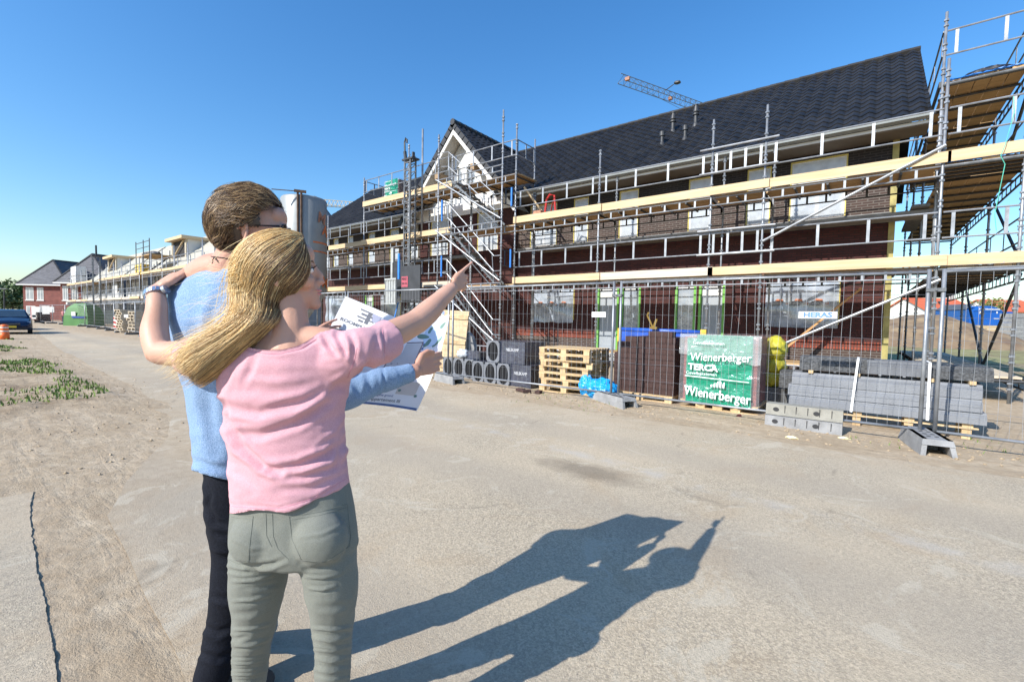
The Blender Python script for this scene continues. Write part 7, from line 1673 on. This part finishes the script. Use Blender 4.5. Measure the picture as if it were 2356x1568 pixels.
for k in range(6500):
    u = rr.random()**.9; t0 = rr.uniform(0, .12) if rr.random() < .6 else rr.uniform(.1, .45); t1 = (.66+.40*rr.random()**.7) if rr.random() < .85 else rr.uniform(.45, .7); lay = rr.uniform(.000, .011)
    w1, w2, ph1, ph2 = rr.uniform(-1, 1), rr.uniform(-1, 1), rr.uniform(0, 6), rr.uniform(0, 6); cl_ = round(u*26)/26
    N = 20; pts = []; fly = rr.random() < .12; fa = rr.uniform(.01, .05)
    for j in range(N+1):
        t = t0+(t1-t0)*j/N; uu = u+(cl_-u)*.40*min(1, max(0, t*1.5-.2))+.018*w1*math.sin(ph1+t*9)+.30*w2*max(0, t-.62)
        p = hairpoint(min(1.02, max(-.02, uu)), min(t, .999), lay+.003*math.sin(ph2+t*11))
        if t > .999: p = p+Vector((-.05, 0, -.02))*(t-.999)*6
        if fly: p = p+Vector((-fa*1.2, -fa*.2, fa*.8*w1))*max(0, (j/N-.35))**1.6*2
        p = p+Vector((noise.noise(Vector((k*.7, t*4, 0))), 0, noise.noise(Vector((k*.7, t*4, 9)))))*.003
        pts.append(p)
    g_ = noise.noise(Vector((u*7, lay*100, 2)))*.5+.5; q = rr.random()
    dk_ = max(0, min(1, (u-.12)*1.9))*(1 if g_ > .35 else .75)
    m0 = 3 if q < .85*dk_ else 2 if q < .20+.72*dk_ else 1 if q < .62+.33*dk_ else 0
    m1 = max(0, m0-(1 if rr.random() < .55-.3*u else 0)); m2 = max(0, m1-(1 if rr.random() < .8-.2*u else 0))
    r0 = rr.uniform(.00028, .00058); rad_ = [r0]*(N-2)+[r0*.8, r0*.5, r0*.2]
    for (a_, b_, mm) in ((0, 8, m0), (8, 13, m1), (13, N+1, m2)):
        hs_.use(hm[mm]); seg_ = [j for j in range(N+1) if a_-1 <= j < b_] if a_ else list(range(0, b_)); hs_.path([pts[j] for j in seg_], [rad_[j] for j in seg_], 3, False)
hs_.smooth = True; hs_.sm = [True]*len(hs_.f); hso = hs_.build('hair', None, wom, off=WB)
# loose wisps flying over the man's back
ws = MB(); ws.use(hm[0])
for k in range(60):
    u = rr.uniform(0, .5); t0 = rr.uniform(.35, .7); a = hairpoint(u, t0, .006); L_ = rr.uniform(.06, .16); up_ = rr.uniform(-.3, .6); pts = [a+Vector((-L_*j/8, -.004*j/8, L_*up_*(j/8)**1.5*.6-L_*.35*(j/8)+.004*math.sin(j+k))) for j in range(9)]; ws.path(pts, [.00024]*7+[.0002, .0001], 3, False)
ws.build('hair_wisps', None, wom, off=WB)

# ---------------- the man
MBs = Vector((-1.05, 1.70, 0)); man = thing('person', 'brown-haired man in a light blue sweater and dark jeans, seen from behind, holding a brochure', 'person', RZ @ MBs, YAW, local=True)
PM = R(-20)
def secm(y, xl, xr, d, b_, g=0): return (Q((xl+xr)/2, y, d), halfw(xl, xr, d, b_, PM)+g, b_+g, PM)
D = 1.575
mSL, mSR = Q(418, 690, 1.63), Q(612, 690, 1.515)
mEL, mWL = Vector((-.97, 1.77, 1.12)), Q(692, 800, 1.86)
mER, mWR = Q(770, 905, 1.54), Q(958, 853, 1.74)
sb = MB()
loft(sb, [secm(1130, 480, 620, D, .09), secm(1050, 470, 620, D, .10), secm(900, 440, 640, D, .11), secm(760, 402, 636, D, .115), secm(690, 400, 632, D, .105), secm(645, 440, 620, D, .08), secm(615, 475, 600, D, .055)])
mHC = Q(588, 540, 1.55); MM = headM(mHC, R(14), R(2), 0, 1.03); head(sb, MM, True)
limb(sb, [Q(530, 660, 1.56), Q(532, 622, 1.555), Q(545, 585, 1.55), Q(560, 550, 1.55)], [.080, .066, .060, .058])
limb(sb, [Q(440, 645, 1.60), Q(490, 620, 1.57), Q(560, 622, 1.54), Q(600, 645, 1.52)], [.045, .055, .055, .045])
limb(sb, [mSL, mSL.lerp(mEL, .5), mEL], [.055, .05, .042]); limb(sb, [mEL, mEL.lerp(mWL, .3), mWL], [.043, .042, .028]); limb(sb, [mSR, mSR.lerp(mER, .5), mER], [.055, .05, .042]); limb(sb, [mER, mER.lerp(mWR, .3), mWR], [.043, .042, .029])
drm = (Q(1004, 832, 1.82)-mWR).normalized()
_hand(sb, mWR, drm, Vector((-.1, -.97, .05)), Vector((-.25, .02, .95)), 1.02, [(.55, .75, .5), (.75, .9, .5), (.85, .95, .5), (.9, 1.0, .5)], [(.015, .025, -.004), (.045, .048, .006), (.078, .052, .014), (.108, .040, .016)], .04)
drm2 = (Q(735, 770, 1.87)-mWL); drm2.normalize()
_hand(sb, mWL, drm2, Vector((-.35, -.9, .1)), Vector((-.2, .05, .95)), .98, [(.25, .35, .2), (.45, .5, .3), (.55, .6, .3), (.65, .6, .3)], [(.02, .025, .0), (.045, .042, .012), (.068, .040, .020), (.090, .028, .022)], .04)
finish(remesh(sb, .0052, 5, .5), 'body', skinm, man, MBs)
for s_ in (-1, 1): em = MB(); ears(em, MM, (s_,)); finish(remesh(em, .003, 2), 'ear', skinm, man, MBs)
# sweater
sw_ = MB()
loft(sw_, [secm(1120, 452, 640, D, .130), secm(1088, 445, 640, D, .135), secm(1050, 447, 636, D, .130), secm(1000, 440, 640, D, .125), secm(900, 422, 650, D, .13), secm(800, 396, 652, D, .135), secm(735, 382, 650, D, .135), secm(690, 388, 640, D, .12), secm(655, 412, 630, D, .10), secm(628, 446, 616, D, .08), secm(612, 470, 600, D, .065)], 36)
limb(sw_, [Q(455, 690, 1.61), mSL+Vector((-.004, 0, -.01)), mSL.lerp(mEL, .5), mEL, mEL.lerp(mWL, .5), mWL], [.085, .078, .068, .060, .048, .036])
limb(sw_, [Q(580, 690, 1.54), mSR, mSR.lerp(mER, .5), mER, mER.lerp(mWR, .5), mER.lerp(mWR, .93)], [.085, .076, .066, .058, .048, .037])
swm = remesh(sw_, .007, 8, .5)
def mcut(c_):
    x, y = pj(c_)
    if y > 1104-max(0, 525-x)*.28 and c_.z < 1.05 and x < 740: return True
    if (c_-mER).dot((mWR-mER).normalized()) > (mWR-mER).length*.94 and c_.x > mER.x: return True
    if (c_-mEL).dot((mWL-mEL).normalized()) > (mWL-mEL).length*.92 and c_.z > 1.2 and c_.y > 1.76 and c_.x > -.96: return True
    if 440 < x < 640 and y < 612+max(0, (x-446))*.05 and (Vector((c_.x, c_.y))-Vector((Q(530, 610, 1.56).x, 1.56))).length < .19: return True
    return False
mf = [([(415, 820), (425, 900), (438, 980)], 12, .006), ([(440, 700), (452, 760), (470, 830)], 16, .005), ([(480, 720), (490, 770), (492, 820)], 12, .005), ([(446, 1060), (480, 1072), (525, 1080)], 9, .007), ([(520, 650), (500, 700), (480, 780), (475, 830)], 14, .004), ([(470, 860), (480, 950), (500, 1040)], 14, .006),
      ([(498, 632), (505, 628), (520, 630)], 4, .003), ([(842, 850), (850, 880), (845, 910)], 8, .004), ([(880, 842), (884, 870), (882, 905)], 4, .004), ([(812, 880), (830, 905)], 8, .004), ([(450, 618), (490, 622), (531, 625)], 4, .003)]
mff = folds(mf)
def rib(c_):
    q = (c_-mER).dot((mWR-mER).normalized())/(mWR-mER).length
    if q > .70 and c_.x > mER.x: a_ = (mWR-mER).normalized(); ax_ = a_.cross(Vector((0, 0, 1))).normalized(); v = (c_-mER)-a_*(c_-mER).dot(a_); an = math.atan2(v.dot(ax_), v.dot(ax_.cross(a_))); return .0016*math.sin(an*30)-.002
    return 0
swo = finish(swm, 'sweater', sweat, man, MBs, mcut, lambda c_, n: mff(c_, n)+.004*noise.noise(c_*9)+.0015*noise.noise(c_*30)+rib(c_), .008)
# jeans
mj = MB(); loft(mj, [secm(1240, 482, 640, D, .11), secm(1190, 476, 640, D, .115), secm(1120, 468, 636, D, .112), secm(1060, 466, 630, D, .105)], 32)
k1, k2 = Q(524, 1430, 1.59), Q(570, 1415, 1.69); a1_, a2_ = Vector((-1.04, 1.55, .09)), Vector((-1.12, 1.78, .09))
limb(mj, [Q(548, 1200, 1.58), Q(552, 1290, 1.585), k1, k1.lerp(a1_, .45), a1_], [.098, .086, .068, .062, .058], 22); limb(mj, [Q(590, 1200, 1.60), Q(600, 1300, 1.65), k2, k2.lerp(a2_, .4), a2_], [.098, .086, .068, .060, .055], 22)
mjf = folds([([(470, 1100), (485, 1140), (480, 1165)], 6, .006), ([(478, 1165), (495, 1200), (520, 1210)], 8, .008), ([(500, 1225), (530, 1235), (560, 1225)], 8, .007), ([(505, 1280), (530, 1290), (560, 1280)], 8, .004), ([(490, 1370), (520, 1378), (550, 1365)], 8, .005), ([(470, 1440), (500, 1455), (540, 1440)], 8, .006), ([(455, 1500), (500, 1515), (540, 1500)], 8, .006)])
finish(remesh(mj, .007, 8, .5), 'jeans', darkj, man, MBs, None, lambda c_, n: mjf(c_, n)+.004*noise.noise(c_*12), 0)
for A_ in (a1_, a2_):
    m = MB(); m.smooth = True; m.use(M_['rubber']); limb(m, [(A_.x-.005, A_.y-.03, .05), (A_.x-.01, A_.y+.08, .05), (A_.x-.03, A_.y+.2, .035)], [.05, .05, .04]); m.build('shoe', None, man, off=MBs)
# sunglasses
gl = MB(); gl.use(mat('black_frame', (.02, .015, .012), .3)); gl.path([MM @ Vector(p) for p in ((-.012, -.083, .014), (.04, -.079, .016), (.088, -.066, .018))], [.0022, .0022, .0035], 6); gl.path([MM @ Vector(p) for p in ((-.012, .083, .014), (.04, .079, .016), (.088, .066, .018))], [.0022, .0022, .0035], 6)
for s_ in (-1, 1): gl.path([MM @ Vector((.098-.012*abs(math.cos(a_))*.5, s_*(.034+.027*math.cos(a_)), .008+.021*math.sin(a_))) for a_ in [k*2*math.pi/16 for k in range(17)]], .0028, 6)
gl.path([MM @ Vector((.102, -.010, .016)), MM @ Vector((.104, .010, .016))], .003, 6); glo = gl.build('sunglasses', None, man, off=MBs)
ln = MB(); ln.use(mat('dark_lens', (.012, .012, .014), .08, spec=.9))
for s_ in (-1, 1):
    ps = [MM @ Vector((.097-.012*abs(math.cos(a_))*.5, s_*(.034+.026*math.cos(a_)), .008+.020*math.sin(a_))) for a_ in [k*2*math.pi/16 for k in range(16)]]; ln.add(ps, [tuple(range(16))])
ln.build('lens', None, glo)
glo.children[0].data.transform(Matrix.Translation(-MBs))
# cord round the neck
cd = MB(); cd.use(mat('dark_cord', (.04, .025, .02), .7)); bo = [o for o in SC.objects if o.name.startswith('body') and o.parent == man][0]; bpy.context.view_layer.update()
q_ = on_surface(bo, dense([(486, 590), (495, 591), (515, 593), (540, 598), (560, 604)], 5), MBs, .0012)
if len(q_) > 2: cd.path(q_, .0016, 5, False)
for pl_ in ([(494, 591), (491, 598), (489, 606)], [(496, 591), (500, 598), (503, 604)], [(493, 592), (497, 597), (502, 600)]):
    q_ = on_surface(bo, dense(pl_, 4), MBs, .002)
    if len(q_) > 2: cd.path(q_, .0013, 5, False)
if cd.v: cd.build('neck_cord', None, man, off=MBs)
# man's hair: wavy locks combed back from the forehead, down to the collar
mh = [mat('hair_brown_dark', (.06, .035, .02), .4, 0, .2, 30, spec=.6), mat('hair_brown', (.20, .12, .06), .4, 0, .2, 30, spec=.6), mat('hair_brown_light', (.52, .35, .18), .35, 0, .2, 30, spec=.6)]
cap = capmesh(MM, (-.012, 0, .037), .108, .088, .103, lambda p: (p.z > .075 and p.x < .045) or (p.x < .035 and p.z > .012) or (p.x < -.022 and p.z > -.070+max(0, p.x+.06)*.4), mh[0]); cap.build('hair_cap', None, man, off=MBs)
mhs = MB(); mhs.smooth = True; rr = random.Random(4)
EC, ER3 = Vector((-.012, 0, .037)), Vector((.106, .087, .101))
def on_ell(p, g): q = Vector(((p.x-EC.x)/ER3.x, (p.y-EC.y)/ER3.y, (p.z-EC.z)/ER3.z)).normalized(); return Vector((EC.x+q.x*(ER3.x+g), EC.y+q.y*(ER3.y+g), EC.z+q.z*(ER3.z+g)))
def hairy(p):
    if p.z > .085: return p.x < .075
    if p.x > .02: return p.z > .030+(p.x-.02)*1.2 and p.x < .066
    if p.x > -.030: return p.z > .014
    return p.z > -.085
n_l = 0
while n_l < 620:
    q0 = Vector((rr.gauss(0, 1), rr.gauss(0, 1), rr.gauss(0, 1)+.25)).normalized(); p = on_ell(Vector((EC.x+q0.x*ER3.x, q0.y*ER3.y, EC.z+q0.z*ER3.z)), 0)
    if not hairy(p): continue
    n_l += 1; ph0, fq, am = rr.uniform(0, 6), rr.uniform(28, 60), rr.uniform(.25, .9); ln_ = rr.uniform(.055, .105); lift = rr.uniform(.004, .022); tone = rr.random(); curl = rr.uniform(-.004, .024); N = 10
    swirl = noise.noise(p*9)*.9
    for s_ in range(34):
        pt_ = p+Vector((rr.gauss(0, .006), rr.gauss(0, .006), rr.gauss(0, .006))); g0 = rr.uniform(.001, .006); pts = []; jit = rr.uniform(-.15, .15); L_ = ln_*rr.uniform(.8, 1.15)
        for j in range(N+1):
            t = j/N; sgn = -1 if pt_.y < 0 else 1
            if -.042 < pt_.x < .034 and pt_.z < .016 and j > 1: break
            v = Vector((-.95, sgn*.12*max(0, pt_.z*8), -.40-2.2*max(0, -.04-pt_.x)*8-.5*max(0, .06-pt_.z)*4)); n_ = Vector(((pt_.x-EC.x)/ER3.x**2, pt_.y/ER3.y**2, (pt_.z-EC.z)/ER3.z**2)).normalized()
            v = v-n_*v.dot(n_); v.normalize(); sd2 = n_.cross(v); v = v+sd2*(am*math.sin(ph0+fq*L_*t*2.2)+jit+swirl*.5); v.normalize(); pt_ = pt_+v*(L_/N)
            if pt_.z > -.090 or True: base_ = on_ell(pt_, g0+lift*math.sin(math.pi*min(1, t*.8+.08))+curl*max(0, t-.6)*2.2)
            pts.append(MM @ base_); pt_ = on_ell(pt_, 0)
            if pt_.z < -.070 and pt_.x < .0: pt_ = pt_
        if len(pts) < 4: continue
        q = rr.random(); mi_ = mh[2] if q < .10+.40*tone*tone else mh[1] if q < .62 else mh[0]
        mhs.use(mi_); r0 = rr.uniform(.00035, .0007); mhs.path(pts, [r0]*(len(pts)-3)+[r0*.8, r0*.5, r0*.2], 3, False)
mhs.build('hair', None, man, off=MBs)

# ---------------- the brochure
BB = Q(880, 1568, 1.7); BB.z = 0
bro = thing('brochure', 'large open white house brochure with floor plans held by the man', 'brochure', RZ @ Vector((BB.x, BB.y, 1.0)), YAW, local=True); BB = Vector((BB.x, BB.y, 1.0))
TL, TF, TR = Q(795, 681, 1.95), Q(928, 738, 1.95), Q(1033, 724, 1.89); BL, BF, BR = Q(700, 872, 1.88), Q(829, 928, 1.86), Q(958, 946, 1.80)
def pageL(u, v): return (TL.lerp(TF, u)).lerp(BL.lerp(BF, u), v)+Vector((0, .012*math.sin(math.pi*u), 0))
def pageR(u, v): return (TF.lerp(TR, u)).lerp(BF.lerp(BR, u), v)+Vector((.016*u*u*math.sin(math.pi*v), .016*math.sin(math.pi*u)+.01*u, 0))
paper = mat('white_paper', (.88, .88, .89), .55, 0, .02, 3)
def page(fn, name):
    m = MB(); m.smooth = True; m.use(paper); n = 14; vs = [fn(i/n, j/n) for j in range(n+1) for i in range(n+1)]; vs2 = [p+Vector((0, .0012, 0)) for p in vs]; N = len(vs); f = [(j*(n+1)+i, (j+1)*(n+1)+i, (j+1)*(n+1)+i+1, j*(n+1)+i+1) for j in range(n) for i in range(n)]
    m.add(vs+vs2, f+[tuple(N+i for i in q[::-1]) for q in f]); return m.build(name, None, bro, off=BB)
page(pageL, 'page'); page(pageR, 'page')
def pt(fn, u, v, l=.0008): return fn(u, v)+Vector((0, -l, 0))
def patch(fn, poly, m, name='print', l=.0010, sub=1):
    k = MB(); k.use(m); k.add([pt(fn, u, v, l) for u, v in poly], [tuple(range(len(poly)))]); return k
def rects(fn, items, m, name):
    k = MB(); k.use(m)
    for (u0, v0, u1, v1) in items:
        n = 4; k.add([pt(fn, u0+(u1-u0)*i/n, v, .0011) for v in (v0, v1) for i in range(n+1)], [(i, i+1, n+2+i, n+1+i) for i in range(n)])
    return k.build(name, None, bro, off=BB)
ink = mat('grey_ink', (.16, .17, .20), .6); inkl = mat('light_ink', (.55, .56, .60), .6); leafi = mat('printed_leaf', (.13, .24, .20), .6); bluei = mat('printed_blue', (.06, .22, .55), .6); tan = mat('printed_tan', (.60, .55, .50), .6); haze_ = mat('printed_pale_blue', (.52, .66, .82), .6); yel_ = mat('printed_yellow', (.70, .62, .38), .6); edge_ = mat('printed_navy_edge', (.10, .16, .34), .6)
def ptext(fn, s_, size, u, v, m, ar, rot=0, sx=1, bold=0):
    o = text(s_, 1, Matrix.Identity(4), m, None, 'lettering', 0, align='LEFT', off=bold); me = o.data; c_, sn = math.cos(rot), math.sin(rot)
    for vv in me.vertices:
        x, y = vv.co.x*size*sx, vv.co.y*size; x, y = x*c_-y*sn, x*sn+y*c_; p = pt(fn, u+x, v-y*ar, .0013); vv.co = p-BB
    o.parent = bro; return o
ptext(pageL, 'ROOMPUNT', .10, .08, .25, ink, .5, 0, .95, .005)
rects(pageL, [(.30, .06, .58, .075), (.34, .10, .62, .12), (.30, .145, .58, .16), (.44, .06, .50, .20), (.34, .18, .42, .20)], ink, 'printed_logo')
k = patch(pageL, [(.50, .06), (.66, .06), (.66, .15), (.54, .15)], mat('printed_lilac', (.36, .38, .50), .6)); k.build('printed_logo', None, bro, off=BB)
rects(pageL, [(.02, .36, .30, .385), (.10, .36, .13, .46), (.02, .47, .12, .56), (.42, .36, .62, .38), (.46, .36, .49, .50), (.70, .36, .85, .38), (.74, .38, .77, .47)], ink, 'floor_plan'); rects(pageL, [(.14, .39, .40, .50), (.52, .40, .68, .52)], mat('printed_plan_grey', (.66, .66, .66), .6), 'floor_plan')
# leaves on the right page
def leaf(cx, cy, a_, b_, ang, ar=.42):
    return [(cx+(math.cos(t)*a_*math.cos(ang)-math.sin(t)*b_*(1-.3*math.cos(t))*math.sin(ang)), cy+(math.cos(t)*a_*math.sin(ang)+math.sin(t)*b_*(1-.3*math.cos(t))*math.cos(ang))*ar*1.0) for t in [q*2*math.pi/18 for q in range(18)]]
k = MB(); k.use(haze_); k.add([pt(pageR, .78+.20*math.cos(q*math.pi/12), .19+.15*math.sin(q*math.pi/12), .0009) for q in range(24)], [tuple(range(24))]); k.build('printed_disc', None, bro, off=BB)
k = MB(); k.use(leafi)
for cx, cy, a_, b_, an in ((.72, .12, .17, .045, R(-70)), (.88, .13, .16, .045, R(-62)), (.58, .22, .13, .06, R(15)), (.74, .28, .17, .055, R(120)), (.88, .28, .16, .05, R(110))): k.add([pt(pageR, u, v, .0012) for u, v in leaf(cx, cy, a_, b_, an)], [tuple(range(18))])
k.build('printed_leaf', None, bro, off=BB)
rects(pageR, [(.10, .40, .50, .62), (.30, .30, .62, .52)], mat('printed_plan_beige', (.62, .60, .58), .6), 'floor_plan'); rects(pageR, [(.08, .40, .11, .66), (.10, .64, .52, .655), (.60, .28, .63, .56), (.30, .28, .62, .292), (.50, .52, .53, .66), (.10, .52, .34, .53)], mat('printed_wall_brown', (.22, .18, .18), .6), 'floor_plan'); rects(pageR, [(.635+.0*i, .30+.045*i, .665, .325+.045*i) for i in range(9)], edge_, 'floor_plan')
rects(pageR, [(.36, .38, .39, .46), (.39, .445, .52, .46)], bluei, 'floor_plan'); rects(pageR, [(.38, .52, .50, .57)], yel_, 'floor_plan')
rects(pageR, [(.02, .975, .98, .998)], edge_, 'printed_border'); rects(pageL, [(.55, .978, .99, .998)], edge_, 'printed_border')
rects(pageR, [(.50, .72, .85, .86)], tan, 'floor_plan')
k = MB(); k.use(leafi)
for cx, cy in ((.55, .82), (.86, .86)): k.add([pt(pageR, cx+.035*math.cos(q*math.pi/7)*(1 if q % 2 else .6), cy+.018*math.sin(q*math.pi/7)*(1 if q % 2 else .6), .0014) for q in range(14)], [tuple(range(14))])
k.build('printed_tree', None, bro, off=BB)
ptext(pageR, 'Begane grond', .062, .14, .885, edge_, .55, 0, 1.0, .01); ptext(pageR, 'Appartement III', .085, .10, .935, ink, .55, 0, 1.0, .012)
